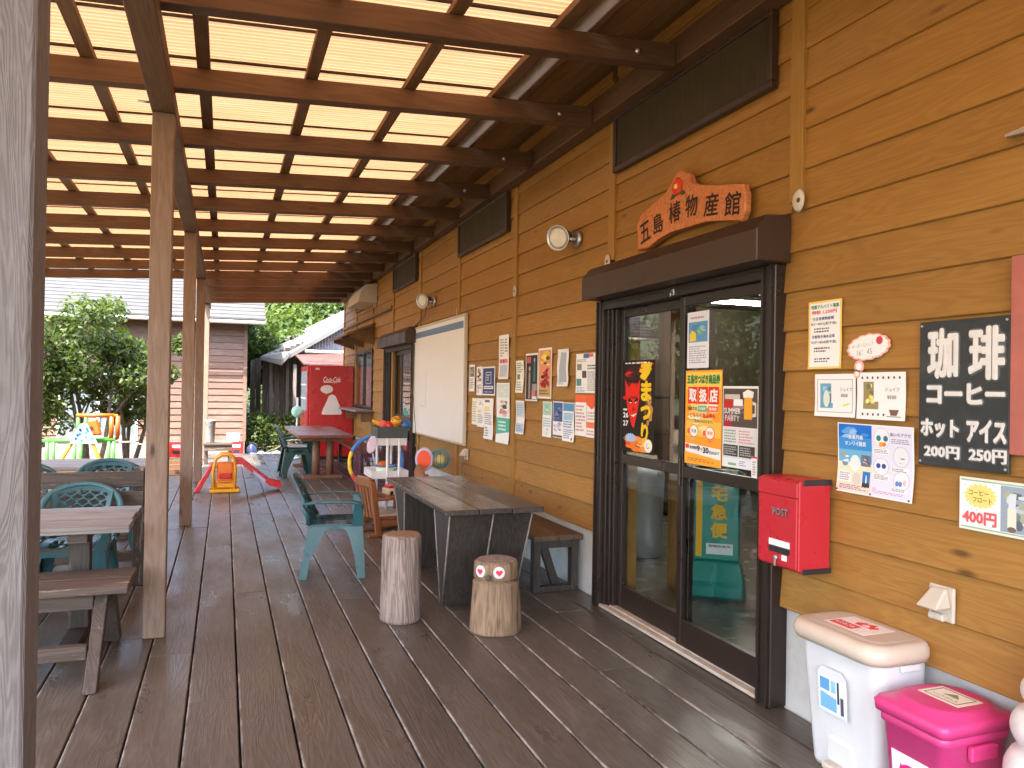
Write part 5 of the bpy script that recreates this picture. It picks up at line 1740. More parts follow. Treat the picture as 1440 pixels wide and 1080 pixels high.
# ================================================================== THINGS ON THE WALL
PX = 2.4965
_pm = {}
def poster(name, label, cat, yl, yr, z0, z1, els, base=(244, 243, 240), curl=0.0, tilt=0.0, x=PX, group=None, paper=True, seed=0):
    """yl: far edge (left when facing the wall), yr: near edge; els in 0..1 coordinates from the lower left"""
    w, h = abs(yl-yr), z1-z0
    NV = 9
    gr = random.Random(seed or len(label)*7+int(yl*100))
    cv = [0.0]*(NV+1)
    if curl:
        for j in range(NV+1):
            v = j/NV
            cv[j] = curl*(.55*abs(2*v-1)**3*(1 if v < .5 else .35) + .22*math.sin(v*7+yl*3)+.25)
    else:
        cv = [.0008]*(NV+1)
    def cz(v):
        k = min(NV-1, max(0, int(v*NV)))
        f = v*NV-k
        return cv[k]*(1-f)+cv[k+1]*f
    bm = bmesh.new()
    mats = []
    def mi(col):
        k = tuple(col)
        if k not in mats:
            mats.append(k)
        return mats.index(k)
    def rect(u0, v0, u1, v1, col, lift):
        cuts = sorted({v0, v1} | {j/NV for j in range(NV+1) if v0 < j/NV < v1})
        rows = [(bm.verts.new(((u0-.5)*w, v*h, cz(v)+lift)), bm.verts.new(((u1-.5)*w, v*h, cz(v)+lift))) for v in cuts]
        for a, b_ in zip(rows, rows[1:]):
            f = bm.faces.new((a[0], a[1], b_[1], b_[0]))
            f.material_index = mi(col)
    def clip(pts, lim, keep_above):
        out = []
        for (u0, v0), (u1, v1) in zip(pts, pts[1:]+pts[:1]):
            a, b_ = (v0 >= lim, v1 >= lim) if keep_above else (v0 <= lim, v1 <= lim)
            if a:
                out.append((u0, v0))
            if a != b_:
                f = (lim-v0)/(v1-v0)
                out.append((u0+(u1-u0)*f, lim))
        return out
    def poly(pts, col, lift):
        lo, hi = min(p[1] for p in pts), max(p[1] for p in pts)
        bands = [(-9, 9)] if not curl else [(j/NV if j else -9, (j+1)/NV if j < NV-1 else 9) for j in range(NV)]
        for a, b_ in bands:
            if hi <= a or lo >= b_:
                continue
            q = clip(clip(list(pts), a, True), b_, False)
            q = [p for k, p in enumerate(q) if abs(p[0]-q[k-1][0])+abs(p[1]-q[k-1][1]) > 1e-6]
            if len(q) < 3:
                continue
            f = bm.faces.new([bm.verts.new(((u-.5)*w, v*h, cz(min(1, max(0, v)))+lift)) for u, v in q])
            f.material_index = mi(col)
    lift = .0004
    texts = []
    for e in els:
        k = e[0]
        lift += .00004
        if k == 'r':
            rect(*e[1:5], e[5], lift)
        elif k == 'e':
            uc, vc, ru, rv, col = e[1:6]
            for q in range(1):
                poly([(uc+ru*math.cos(2*PI*i/22), vc+rv*math.sin(2*PI*i/22)) for i in range(22)], col, lift+.0002)
        elif k == 'p':
            poly(e[1], e[2], lift+.0002)
        elif k == 'l':
            u0, v0, u1, v1, n, col = e[1:7]
            rg = random.Random(n*31+int(u0*77)+int(v0*991))
            lh = (v1-v0)/n
            for i in range(n):
                v = v1-lh*(i+.5)
                u = u0
                ue = u1-(u1-u0)*(rg.random()*.4 if rg.random() < .5 else rg.random()*.08)
                while u < ue-.01:
                    q = min(ue, u+(u1-u0)*rg.uniform(.05, .16))
                    rect(u, v-lh*.27, q, v+lh*.27, col, lift)
                    u = q+(u1-u0)*rg.uniform(.02, .05)
        elif k == 'n':
            u0, v0, u1, v1, cols, n = e[1:7]
            rg = random.Random(n*17+int(u0*50)+int(v0*53)+len(cols))
            for i in range(n):
                a = rg.uniform(.22, .5)*(u1-u0)
                b_ = rg.uniform(.12, .32)*(v1-v0)
                uu, vv = rg.uniform(u0, u1-a), rg.uniform(v0, v1-b_)
                sides = rg.choice((5, 6, 7))
                ph = rg.uniform(0, 6)
                lift += .000015
                poly([(uu+a/2+a/2*math.cos(ph+2*PI*j/sides)*rg.uniform(.7, 1), vv+b_/2+b_/2*math.sin(ph+2*PI*j/sides)*rg.uniform(.7, 1)) for j in range(sides)], rg.choice(cols), lift)
        elif k == 't':
            body, u0, v0, u1, v1, col = e[1:7]
            bold = e[7] if len(e) > 7 else .0
            texts.append((body, u0, v0, u1, v1, col, bold, lift+.0013))
    # sheet
    sb = MB()
    rows = []
    tk = .0006 if paper else .012
    for q in range(NV+1):
        v = q/NV
        rows.append([sb.bm.verts.new(p) for p in ((-w/2, v*h, cz(v)), (w/2, v*h, cz(v)), (w/2, v*h, cz(v)-tk), (-w/2, v*h, cz(v)-tk))])
    for a, b_ in zip(rows, rows[1:]):
        for q in range(4):
            sb.bm.faces.new((a[q], a[(q+1) % 4], b_[(q+1) % 4], b_[q]))
    sb.bm.faces.new(rows[0][::-1])
    sb.bm.faces.new(rows[-1])
    me_loc = (x, (yl+yr)/2, z0)
    root = sb.build(name, ink(base), None, loc=(0, 0, 0), center=False)
    root.matrix_world = Matrix.Translation(me_loc) @ WALLROT @ Matrix.Rotation(tilt, 4, 'Z')
    tag(root, label, cat, group)
    if bm.faces:
        me = bpy.data.meshes.new('printed_design')
        bm.to_mesh(me)
        for k in mats:
            me.materials.append(ink(k))
        o = bpy.data.objects.new('printed_design', me)
        C.objects.link(o)
        o.parent = root
    bm.free()
    for body, u0, v0, u1, v1, col, bold, lf in texts:
        v, f = text_fit(body, u0, v0, u1, v1, bold=bold)
        me = bpy.data.meshes.new('lettering')
        me.from_pydata([((p[0]-.5)*w, p[1]*h, cz(min(1, max(0, p[1])))+lf+p[2]) for p in v], [], f)
        me.materials.append(ink(col))
        o = bpy.data.objects.new('lettering', me)
        C.objects.link(o)
        o.parent = root
    return root

WH, BK, GY = (245, 244, 240), (30, 30, 32), (120, 122, 126)
# --- right of the entrance
poster('job_notice', 'tall white notice with yellow border and green heading right of the entrance', 'notice', 2.815, 2.613, 1.612, 1.916, [
    ('r', .05, .03, .95, .97, WH),
    ('t', '短期アルバイト募集', .09, .885, .93, .945, (40, 140, 90), .02),
    ('t', '時給 1,250円', .12, .805, .86, .865, (225, 60, 90), .02),
    ('t', '①五島椿物産館', .14, .715, .78, .765, (75, 70, 150), .01),
    ('t', '8/1～8/31(若干名)', .09, .635, .85, .685, (70, 70, 80), .005),
    ('l', .18, .53, .66, .61, 2, (95, 95, 110)),
    ('t', '②香珠子海水浴場', .12, .45, .80, .50, (75, 70, 150), .01),
    ('t', '7/17～8/24(若干名)', .10, .365, .85, .415, (70, 70, 80), .005),
    ('l', .18, .24, .68, .325, 2, (110, 60, 70)),
    ('l', .20, .09, .84, .165, 2, (80, 80, 95))], base=(250, 205, 110), curl=.003)
cl_t = []
nb = 15
cpts = []
for k in range(nb*6):
    a = 2*PI*k/(nb*6)
    rr = 1+.075*abs(math.sin(nb*a/2))
    cpts.append((.5+.46*rr*math.cos(a)*.93, .60+.36*rr*math.sin(a)*.93))
m = MB()
cw, chh = .255, .155
def cshape(s, d0, d1, mi_=0, col=None):
    pts = [((.5+(u-.5)*s-.5)*cw, (.6+(v-.6)*s)*chh) for u, v in cpts]
    m.prism(pts, d0, d1, 'XY', mi=mi_)
cshape(1.0, 0, .002)
cshape(.9, .002, .0026, 1)
for (cx_, cy_, r_) in ((-.055, .018, .026), (-.068, -.012, .018)):
    m.lathe([(r_, 0), (r_, .0018)], (cx_, cy_, 0), seg=18)
    m.lathe([(r_*.6, .0018), (r_*.6, .0024)], (cx_, cy_, 0), seg=18, mi=1)
cloud = m.build('cloud_note', [ink((240, 180, 165)), ink((240, 238, 236))], None, loc=(0, 0, 0), center=False)
cloud.matrix_world = Matrix.Translation((PX-.001, 2.455, 1.605)) @ WALLROT @ Matrix.Rotation(.10, 4, 'Z')
tag(cloud, 'pink-edged cloud-shaped handwritten note above the two white menu cards', 'note')
for body, a in (('オーダーストップ', (-.085, .095, .03, .113)), ('16：45', (-.06, .062, .02, .086)), ('ごろです', (.0, .040, .06, .054))):
    flat_on(cloud, (lambda vf: ([(p[0], p[1], .0032) for p in vf[0]], vf[1]))(text_fit(body, *a)), 'lettering', ink((150, 150, 160)), Matrix.Identity(4))
MB().lathe([(.017, .0027), (.017, .0034)], (.062, .112, 0), seg=16).build('red_cap', ink((205, 70, 85)), cloud, loc=(0, 0, 0), center=False)
frm = (170, 165, 160)
poster('menu_card', 'white menu card with a blue photo of a drink and thin black frame', 'menu card', 2.768, 2.530, 1.401, 1.588, [
    ('r', .06, .10, .94, .115, frm), ('r', .06, .86, .94, .875, frm), ('r', .06, .115, .075, .86, frm), ('r', .925, .115, .94, .86, frm),
    ('r', .14, .20, .46, .78, (110, 165, 195)), ('n', .15, .21, .45, .77, [(150, 200, 215), (95, 125, 140), (180, 195, 190)], 10), ('e', .30, .42, .08, .20, (215, 225, 215)),
    ('r', .42, .32, .62, .80, (248, 248, 250)), ('t', 'ジュイフ', .64, .60, .92, .68, (60, 60, 64)), ('t', '¥500', .66, .46, .82, .54, (60, 60, 64)), ('p', [(.70, .24), (.86, .30), (.85, .34), (.72, .29)], (225, 215, 80))], curl=.004)
poster('menu_card', 'white menu card with a yellow photo of a drink and a small drawn cup', 'menu card', 2.522, 2.275, 1.398, 1.592, [
    ('r', .14, .22, .46, .80, (150, 140, 95)), ('n', .15, .23, .45, .79, [(225, 200, 70), (235, 225, 150), (120, 115, 90)], 10),
    ('r', .36, .38, .58, .86, (248, 248, 252)), ('t', 'ジュイフ', .60, .60, .88, .68, (60, 60, 64)), ('t', '¥500', .64, .44, .82, .52, (60, 60, 64)),
    ('p', [(.68, .22), (.88, .22), (.84, .10), (.72, .10)], (120, 95, 70)), ('r', .64, .07, .92, .085, (90, 80, 70))] +
    [('e', .12+.11*i, .885, .02, .03, (100, 85, 75)) for i in range(8)] + [('e', .14+.11*i, .11, .02, .03, (100, 85, 75)) for i in range(5)], curl=.004)
poster('shop_flyer', 'two-page flyer with blue sea half and lavender half, pinned by the mailbox', 'flyer', 2.625, 2.232, 1.083, 1.377, [
    ('r', .015, .50, .475, .985, (60, 145, 215)), ('r', .015, .80, .475, .985, (30, 110, 205)), ('r', .015, .44, .475, .62, (110, 180, 220)), ('n', .03, .66, .46, .97, [(95, 165, 225), (70, 150, 215), (150, 195, 235)], 12),
    ('r', .015, .02, .475, .44, (248, 225, 195)), ('r', .015, .02, .475, .14, (250, 215, 205)),
    ('t', '五島列島', .16, .775, .36, .835, (240, 245, 250), .02), ('t', 'オンリイ雑貨', .11, .68, .40, .745, (240, 245, 250), .02),
    ('n', .03, .36, .20, .60, [(60, 90, 190), (230, 150, 60), (240, 240, 240), (90, 150, 200)], 14), ('e', .25, .43, .07, .12, (235, 235, 232)), ('n', .19, .34, .31, .52, [(240, 240, 240), (150, 180, 160), (230, 200, 190)], 10),
    ('r', .33, .40, .46, .56, (110, 115, 135)), ('n', .34, .41, .455, .55, [(190, 175, 150), (80, 90, 120), (210, 200, 190)], 8),
    ('r', .03, .16, .20, .30, WH), ('l', .04, .17, .19, .29, 4, (130, 130, 140)), ('e', .28, .21, .06, .09, (215, 205, 195)),
    ('r', .36, .11, .46, .33, (40, 120, 200)), ('p', [(.36, .11), (.46, .11), (.46, .16), (.41, .20), (.36, .16)], (55, 60, 60)), ('p', [(.40, .17), (.42, .17), (.415, .28), (.405, .28)], WH), ('l', .05, .05, .44, .12, 3, (150, 130, 125)),
    ('r', .485, .02, .985, .985, (222, 222, 240)),
    ('e', .61, .82, .105, .145, (200, 200, 215)), ('e', .61, .82, .098, .137, (228, 230, 240)), ('e', .57, .82, .03, .04, (40, 120, 130)), ('e', .66, .82, .03, .04, (40, 120, 130)), ('e', .60, .735, .03, .035, (240, 170, 70)), ('e', .64, .74, .025, .03, (235, 120, 70)),
    ('t', '島いろアクセ', .72, .86, .97, .91, (110, 110, 140), .01), ('l', .73, .76, .96, .83, 3, (140, 140, 165)), ('r', .50, .60, .70, .68, WH), ('l', .51, .61, .69, .67, 3, (130, 130, 150)),
    ('e', .85, .59, .10, .14, (190, 190, 205)), ('e', .85, .59, .093, .132, (225, 228, 235)), ('r', .80, .60, .83, .72, (60, 60, 70)), ('n', .78, .49, .93, .60, [(90, 170, 120), (230, 120, 140), (190, 220, 120)], 9),
    ('e', .60, .43, .10, .125, (190, 190, 205)), ('e', .60, .43, .093, .117, (230, 232, 240)), ('e', .565, .44, .028, .035, (45, 75, 150)), ('e', .635, .44, .028, .035, (45, 75, 150)),
    ('r', .50, .24, .71, .33, WH), ('l', .51, .25, .70, .32, 4, (130, 130, 150)), ('r', .73, .38, .95, .44, WH), ('l', .74, .385, .94, .435, 2, (130, 130, 150)),
    ('e', .86, .27, .10, .13, (190, 190, 205)), ('e', .86, .27, .093, .122, (230, 232, 240)), ('e', .81, .23, .022, .035, (90, 140, 200)), ('e', .85, .23, .022, .035, (90, 140, 200)), ('e', .90, .25, .02, .04, (235, 190, 190)),
    ('r', .74, .11, .95, .17, WH), ('l', .75, .12, .94, .165, 2, (130, 130, 150)), ('l', .53, .06, .92, .10, 2, (200, 150, 190)), ('e', .53, .10, .03, .04, (225, 190, 220)),
    ('e', .02, .03, .012, .016, (110, 50, 50)), ('e', .485, .03, .012, .016, (110, 50, 50)), ('e', .97, .03, .012, .016, (110, 50, 50))], curl=.010, tilt=-.006)
poster('float_card', 'laminated coffee float card with yellow burst and red price below the black signboard', 'menu card', 2.035, 1.72, 1.025, 1.212, [
    ('r', .01, .03, .99, .97, (245, 245, 242)), ('r', .02, .93, .98, .96, (150, 185, 150)), ('r', .02, .04, .98, .07, (150, 185, 150)),
    ('p', [(.26+(.215 if i % 2 else .185)*math.cos(2*PI*i/36)*.95, .66+(.245 if i % 2 else .20)*math.sin(2*PI*i/36)) for i in range(36)], (252, 220, 130)),
    ('t', 'コーヒー', .12, .67, .36, .77, (120, 90, 40), .01), ('t', 'フロート', .17, .54, .40, .64, (120, 90, 40), .01),
    ('t', '400円', .04, .12, .46, .38, (240, 100, 100), .05),
    ('r', .50, .08, .98, .92, (150, 165, 180)), ('n', .51, .10, .97, .90, [(185, 195, 205), (120, 135, 140), (165, 175, 150), (205, 215, 220), (95, 105, 115)], 26),
    ('r', .58, .14, .68, .52, (225, 222, 205)), ('e', .63, .14, .05, .05, (110, 100, 90)), ('p', [(.59, .52), (.67, .52), (.68, .80), (.60, .78)], (210, 220, 225)), ('r', .80, .6, .97, .9, (140, 170, 110))] +
    [('e', .04+.9*((i*37) % 46)/100, .10+.8*((i*53) % 97)/97, .006, .009, [(120, 190, 160), (200, 130, 170), (130, 140, 200)][i % 3]) for i in range(22)], base=(225, 225, 205), curl=0)
# coffee signboard
t = thing('coffee_signboard', 'black coffee signboard with thick white raised lettering and prices', 'signboard', (2.492, 2.022, 1.238))
t.matrix_world = Matrix.Translation((2.494, 2.022, 1.238)) @ WALLROT
bw, bh = .362, .540
MB().box((-bw/2, 0, 0), (bw/2, bh, .012), bev=.003).build('board', M_BOWL, t, loc=(0, 0, 0), center=False)
def sign_text(body, a, bold, ext=.0045, par=None, rim=.055):
    g_ = .006
    def build(vf, z0, z1, mat, nm):
        # give the flat letter shapes real thickness
        vv, ff = vf
        bm = bmesh.new()
        vs = [bm.verts.new((p[0], p[1], z0+p[2]*2)) for p in vv]
        fs_ = []
        for q in ff:
            try:
                fs_.append(bm.faces.new([vs[i] for i in q]))
            except ValueError:
                pass
        r = bmesh.ops.extrude_face_region(bm, geom=fs_)
        bmesh.ops.translate(bm, verts=[e for e in r['geom'] if isinstance(e, bmesh.types.BMVert)], vec=(0, 0, z1-z0))
        bmesh.ops.recalc_face_normals(bm, faces=bm.faces)
        me = bpy.data.meshes.new(nm)
        bm.to_mesh(me)
        bm.free()
        me.materials.append(mat)
        o = bpy.data.objects.new(nm, me)
        C.objects.link(o)
        o.parent = par or t
    x0, y0_, x1, y1_ = a
    build(text_fit(body, x0-g_, y0_-g_, x1+g_, y1_+g_, bold=bold+rim), .0119, .0145, M_LETTERRIM, 'letter_rim')
    build(text_fit(body, x0, y0_, x1, y1_, bold=bold), .0146, .0146+ext, M_LETTERWHITE, 'lettering')
sign_text('珈', (-.140, .325, -.012, .512), .034)
sign_text('琲', (.030, .320, .166, .508), .034)
sign_text('コーヒー', (-.142, .232, .168, .308), .05)
sign_text('ホット', (-.166, .108, -.006, .176), .045)
sign_text('アイス', (.026, .100, .174, .180), .045)
sign_text('200円', (-.150, .032, -.002, .078), .035)
sign_text('250円', (.036, .032, .176, .080), .035)
for u, v in ((-.17, .525), (.17, .525), (-.17, .015), (.17, .015)):
    MB().lathe([(.005, .012), (.004, .015)], (u, v, 0), seg=10).build('screw', M_STEEL, t, loc=(0, 0, 0), center=False)
o = MB().box((2.478, 1.30, 1.305), (2.4985, 1.838, 1.975), bev=.003).build('faded_red_panel', M_PINKWOOD)
tag(o, 'faded red panel at the right picture edge beside the black signboard', 'panel')
t = thing('wall_bracket', 'small dark grey metal bracket on the siding at the upper right edge', 'bracket', (2.49, 1.80, 2.385))
rel(MB().hexa([(2.46, 1.74, 2.375), (2.497, 1.74, 2.375), (2.497, 1.86, 2.383), (2.47, 1.86, 2.383)], [(2.46, 1.74, 2.402), (2.497, 1.74, 2.402), (2.497, 1.86, 2.392), (2.47, 1.86, 2.392)]).build('bracket_plate', M_STEEL), t)

# mailbox
t = thing('mailbox', 'red steel wall mailbox lettered POST beside the entrance', 'mailbox', (2.41, 2.78, .72))
rel(MB().prism([(2.318, .735), (2.318, 1.118), (2.34, 1.124), (2.487, 1.124), (2.487, .722), (2.34, .722)], 2.655, 2.915, 'XZ', bev=.004).build('box_body', M_RED), t)
rel(MB().prism([(2.308, .745), (2.308, 1.045), (2.3175, 1.045), (2.3175, .745)], 2.66, 2.91, 'XZ', bev=.003).build('box_door', M_RED), t)
rel(MB().prism([(2.306, 1.050), (2.306, 1.112), (2.3175, 1.116), (2.3175, 1.050)], 2.657, 2.913, 'XZ', bev=.003).build('slot_flap', M_RED), t)
rel(MB().prism([(2.335, 1.102), (2.335, 1.1265), (2.489, 1.1265), (2.489, 1.102)], 2.648, 2.6545, 'XZ', bev=.002).build('end_trim', M_BLACK), t)
rel(MB().prism([(2.335, .719), (2.335, .742), (2.489, .742), (2.489, .719)], 2.648, 2.6545, 'XZ', bev=.002).build('end_trim', M_BLACK), t)
MM = Matrix.Translation((2.3075-2.41, 2.785-2.78, 0)) @ WALLROT
flat_on(t, (lambda vf: ([(p[0], p[1], .0022+p[2]) for p in vf[0]], vf[1]))(text_fit('POST', -.025, .958-.72, .075, .992-.72, bold=.05)), 'lettering_shade', ink((60, 50, 50)), Matrix.Translation((0, .003, -.003)) @ MM)
flat_on(t, (lambda vf: ([(p[0], p[1], .0042+p[2]) for p in vf[0]], vf[1]))(text_fit('POST', -.025, .958-.72, .075, .992-.72, bold=.02)), 'lettering', M_STEEL, MM)
for (u0, v0, u1, v1, mt, nm, z_) in ((-.05, .822, .085, .850, ink((240, 238, 236)), 'name_label', .001), (-.05, .793, .085, .8215, M_BLACK, 'name_slot', .001), (.035, .765, .068, .789, ink((240, 238, 236)), 'lock_sticker', .001)):
    rel(MB().box((2.3065, 2.785-u1, v0), (2.3078, 2.785-u0, v1)).build(nm, mt), t)
rel(MB().lathe([(.011, 0), (.011, .012), (.006, .014)], seg=12, mat=Matrix.Translation((2.3075, 2.782, .772)) @ Matrix.Rotation(-PI/2, 4, 'Y')).build('lock', M_STEEL), t)
rel(MB().box((2.294, 2.7765, .735), (2.2975, 2.7875, .775), bev=.001).build('key', M_STEEL), t)

# outlet cover on the right
t = thing('outlet_cover', 'cream hooded outlet cover low on the siding above the pink bin', 'outlet cover', (2.48, 2.095, .67))
rel(MB().box((2.485, 2.045, .672), (2.4985, 2.150, .800), bev=.004).build('back_plate', M_CREAM), t)
rel(MB().hexa([(2.405, 2.052, .725), (2.484, 2.052, .725), (2.484, 2.143, .725), (2.405, 2.143, .725)], [(2.470, 2.066, .795), (2.484, 2.066, .795), (2.484, 2.128, .795), (2.470, 2.128, .795)], bev=.006).build('hood', M_CREAM), t)
rel(MB().box((2.455, 2.065, .677), (2.4845, 2.13, .703), bev=.005).build('lower_lip', M_CREAM), t)
for z in (.785, .683):
    rel(MB().lathe([(.004, 0), (.003, .002)], seg=8, mat=Matrix.Translation((2.468 if z > .7 else 2.4548, 2.097, z)) @ Matrix.Rotation(-PI/2, 4, 'Y')).build('screw', M_STEEL), t)
t = thing('outlet_cover', 'small cream outlet cover with a hanging cord below the whiteboard corner', 'outlet cover', (2.48, 8.06, .70))
rel(MB().box((2.482, 8.0, .715), (2.4985, 8.12, .835), bev=.004).build('back_plate', M_CREAM), t)
rel(MB().hexa([(2.42, 8.01, .76), (2.481, 8.01, .76), (2.481, 8.11, .76), (2.42, 8.11, .76)], [(2.465, 8.02, .83), (2.481, 8.02, .83), (2.481, 8.10, .83), (2.465, 8.10, .83)], bev=.005).build('hood', M_CREAM), t)
rel(MB().tube([(2.44, 8.05, .765), (2.43, 8.06, .70), (2.46, 8.10, .60), (2.46, 8.12, .50)], .006, 6).build('cord', paint("olive_cord", (.18, .17, .07), .6)), t)

# flood lights
def flood(label, y, z, gr='flood lights on the siding'):
    t = thing('flood_light', label, 'flood light', (2.47, y, z), 0, gr)
    rel(MB().lathe([(.062, 0), (.062, .016), (.05, .03)], seg=20, mat=Matrix.Translation((2.499, y, z)) @ Matrix.Rotation(-PI/2, 4, 'Y')).build('wall_base', M_STEEL), t)
    rel(MB().tube([(2.475, y, z), (2.43, y+.02, z), (2.40, y+.05, z+.01)], .016, 8).build('arm', M_STEEL), t)
    dirv = Vector((-.75, -.55, -.22)).normalized()
    rot = dirv.to_track_quat('Z', 'Y').to_matrix().to_4x4()
    base = Matrix.Translation((2.385, y+.065, z+.015)) @ rot
    rel(MB().lathe([(.02, -.10), (.045, -.095), (.052, -.05), (.07, -.02), (.096, .055), (.098, .06), (.090, .062), (.068, .02)], seg=26, mat=base).build('lamp_housing', M_STEEL), t)
    rel(MB().lathe([(.086, .048), (.06, .056), (.004, .060)], seg=26, mat=base).build('lamp_lens', M_LAMPGLASS), t)
    rel(MB().tube([(2.44, y+.01, z+.02), (2.44, y+.05, z+.065), (2.41, y+.06, z+.06), (2.41, y+.055, z+.03)], .006, 6).build('cable', M_BLACK), t)
    return t
flood('large flood lamp on the siding left of the carved shop sign', 5.29, 2.645)
fl2 = flood('smaller-looking flood lamp above the whiteboard far along the wall', 9.55, 2.60)
rel(MB().tube([(2.42, 9.65, 2.58), (2.47, 9.95, 2.45), (2.488, 10.6, 2.36)], .006, 6).build('loose_cable', M_BLACK), fl2)

# extractor hood
t = thing('vent_hood', 'cream steel extractor hood high on the far wall', 'vent hood', (2.40, 14.3, 2.98))
rel(MB().prism([(2.498, 2.98), (2.16, 2.98), (2.20, 3.16), (2.30, 3.30), (2.498, 3.33)], 13.55, 14.9, 'XZ', bev=.006).build('hood_shell', M_CREAM), t)
rel(MB().box((2.45, 13.62, 2.90), (2.49, 13.66, 2.978)).build('stay', M_STEEL), t)

# entrance ornaments where the battens end above the door
for lab, y in (('white peeling patch at the batten foot right of the shop sign', 2.875), ('white peeling patch at the batten foot left of the shop sign', 4.775), ('white oval knot cover on the middle batten above the posters', 6.60)):
    t = thing('white_plug', lab, 'patch', (2.47, y, 2.36))
    rel(MB().lathe([(.001, 0), (.034, .002), (.042, .008), (.03, .014), (.002, .016)], seg=18, mat=Matrix.Translation((2.486, y, 2.395)) @ Matrix.Diagonal((1, 1, 1.35, 1)) @ Matrix.Rotation(-PI/2, 4, 'Y')).build('plug_body', M_CREAM), t)
    rel(MB().lathe([(.012, 0), (.008, .004)], seg=10, mat=Matrix.Translation((2.470, y-.01, 2.395)) @ Matrix.Rotation(-PI/2, 4, 'Y')).build('plug_hole', M_BARK), t)

# carved shop sign
SP = [(4.281, 2.389), (4.266, 2.488), (4.300, 2.548), (4.243, 2.613), (4.095, 2.642), (3.954, 2.669), (3.897, 2.703), (3.842, 2.772), (3.787, 2.773), (3.714, 2.734), (3.703, 2.676), (3.642, 2.651), (3.443, 2.598), (3.291, 2.57), (3.226, 2.554), (3.205, 2.507), (3.205, 2.419), (3.235, 2.367), (3.376, 2.4), (3.535, 2.427), (3.706, 2.431), (3.89, 2.435), (4.027, 2.417), (4.15, 2.384)]
t = thing('carved_sign', 'wavy orange wooden sign with black carved characters and a red camellia above the entrance', 'sign', (2.46, 3.75, 2.40))
m = MB()
m.prism([(y, z) for y, z in SP], 2.432, 2.476, 'YZ', bev=.008)
rel(m.build('slab', M_SIGNWOOD), t)
for i, (chr_, (y, z)) in enumerate(zip('五島椿物産館', [(4.184, 2.489), (4.033, 2.513), (3.848, 2.544), (3.678, 2.543), (3.489, 2.507), (3.305, 2.472)])):
    hw = (.062, .056, .062, .06, .066, .068)[i]
    v, f = text_fit(chr_, -hw, -.062, hw, .062, bold=.018)
    MM = Matrix.Translation((2.4315-2.46, y-3.75, z-2.40)) @ WALLROT @ Matrix.Rotation((.18, .14, .05, -.05, -.12, -.10)[i], 4, 'Z')
    flat_on(t, ([(p[0], p[1], .0018+p[2]) for p in v], f), 'carved_character', ink((40, 26, 20)), MM)
cen = Vector((2.431, 3.82, 2.683))
for k in range(5):
    a = 2*PI*k/5+.3
    MM = Matrix.Translation(cen+Vector((-.004, .024*math.cos(a), .024*math.sin(a)))-Vector((2.46, 3.75, 2.40))) @ Matrix.Rotation(-PI/2, 4, 'Y')
    MB().lathe([(.030, -.004), (.028, .004), (.016, .008), (.001, .007)], seg=16, mat=MM).build('petal', ink((205, 62, 40)), t, loc=(0, 0, 0), center=False)
MB().lathe([(.016, 0), (.014, .014), (.001, .016)], seg=14, mat=Matrix.Translation(cen+Vector((-.006, 0, 0))-Vector((2.46, 3.75, 2.40))) @ Matrix.Rotation(-PI/2, 4, 'Y')).build('stamen', ink((240, 205, 120)), t, loc=(0, 0, 0), center=False)
for a in (.6, 2.9):
    q = cen+Vector((-.002, .055*math.cos(a), -.045))-Vector((2.46, 3.75, 2.40))
    MB().prism([(-.03, 0), (0, .014), (.03, 0), (0, -.014)], 0, .005, 'XY', mat=Matrix.Translation(q) @ WALLROT @ Matrix.Rotation(a, 4, 'Z')).build('leaf', ink((45, 90, 55)), t, loc=(0, 0, 0), center=False)
for y in (4.1, 3.4):
    rel(MB().box((2.4765, y-.02, 2.43), (2.499, y+.02, 2.50)).build('mount', M_CLAP), t)

# whiteboard
t = thing('whiteboard', 'large aluminium-framed whiteboard with a blue strip along its top', 'whiteboard', (2.47, 9.29, .86))
y0_, y1_, z0, z1 = 8.085, 10.50, .865, 2.325
rel(MB().box((2.470, y0_+.02, z0+.02), (2.482, y1_-.02, z1-.02)).build('panel', M_BOARDW), t)
for a, c in [((2.458, y0_, z0), (2.496, y1_, z0+.024)), ((2.458, y0_, z1-.024), (2.496, y1_, z1)), ((2.458, y0_, z0+.0245), (2.496, y0_+.024, z1-.0245)), ((2.458, y1_-.024, z0+.0245), (2.496, y1_, z1-.0245))]:
    rel(MB().box(a, c, bev=.003).build('frame_rail', M_CREAM), t)
rel(MB().box((2.4685, y0_+.09, z1-.155), (2.4698, y1_-.06, z1-.075)).build('blue_strip', ink((105, 130, 170))), t)
rel(MB().box((2.4688, 9.83, 1.25), (2.4698, 9.835, 1.72)).build('pen_line', ink((150, 150, 145))), t)
rel(MB().box((2.4688, 9.835, 1.25), (2.4698, 10.2, 1.254)).build('pen_line', ink((150, 150, 145))), t)
rel(MB().tube([(2.45, 10.44, 2.1), (2.44, 10.42, 1.4), (2.43, 10.15, .75), (2.46, 9.9, .50)], .006, 6).build('hanging_cord', paint("green_cord", (.10, .13, .06), .6)), t)
rel(MB().box((2.485, 8.50, 2.325), (2.496, 8.52, 2.42)).build('hanger', M_STEEL), t)

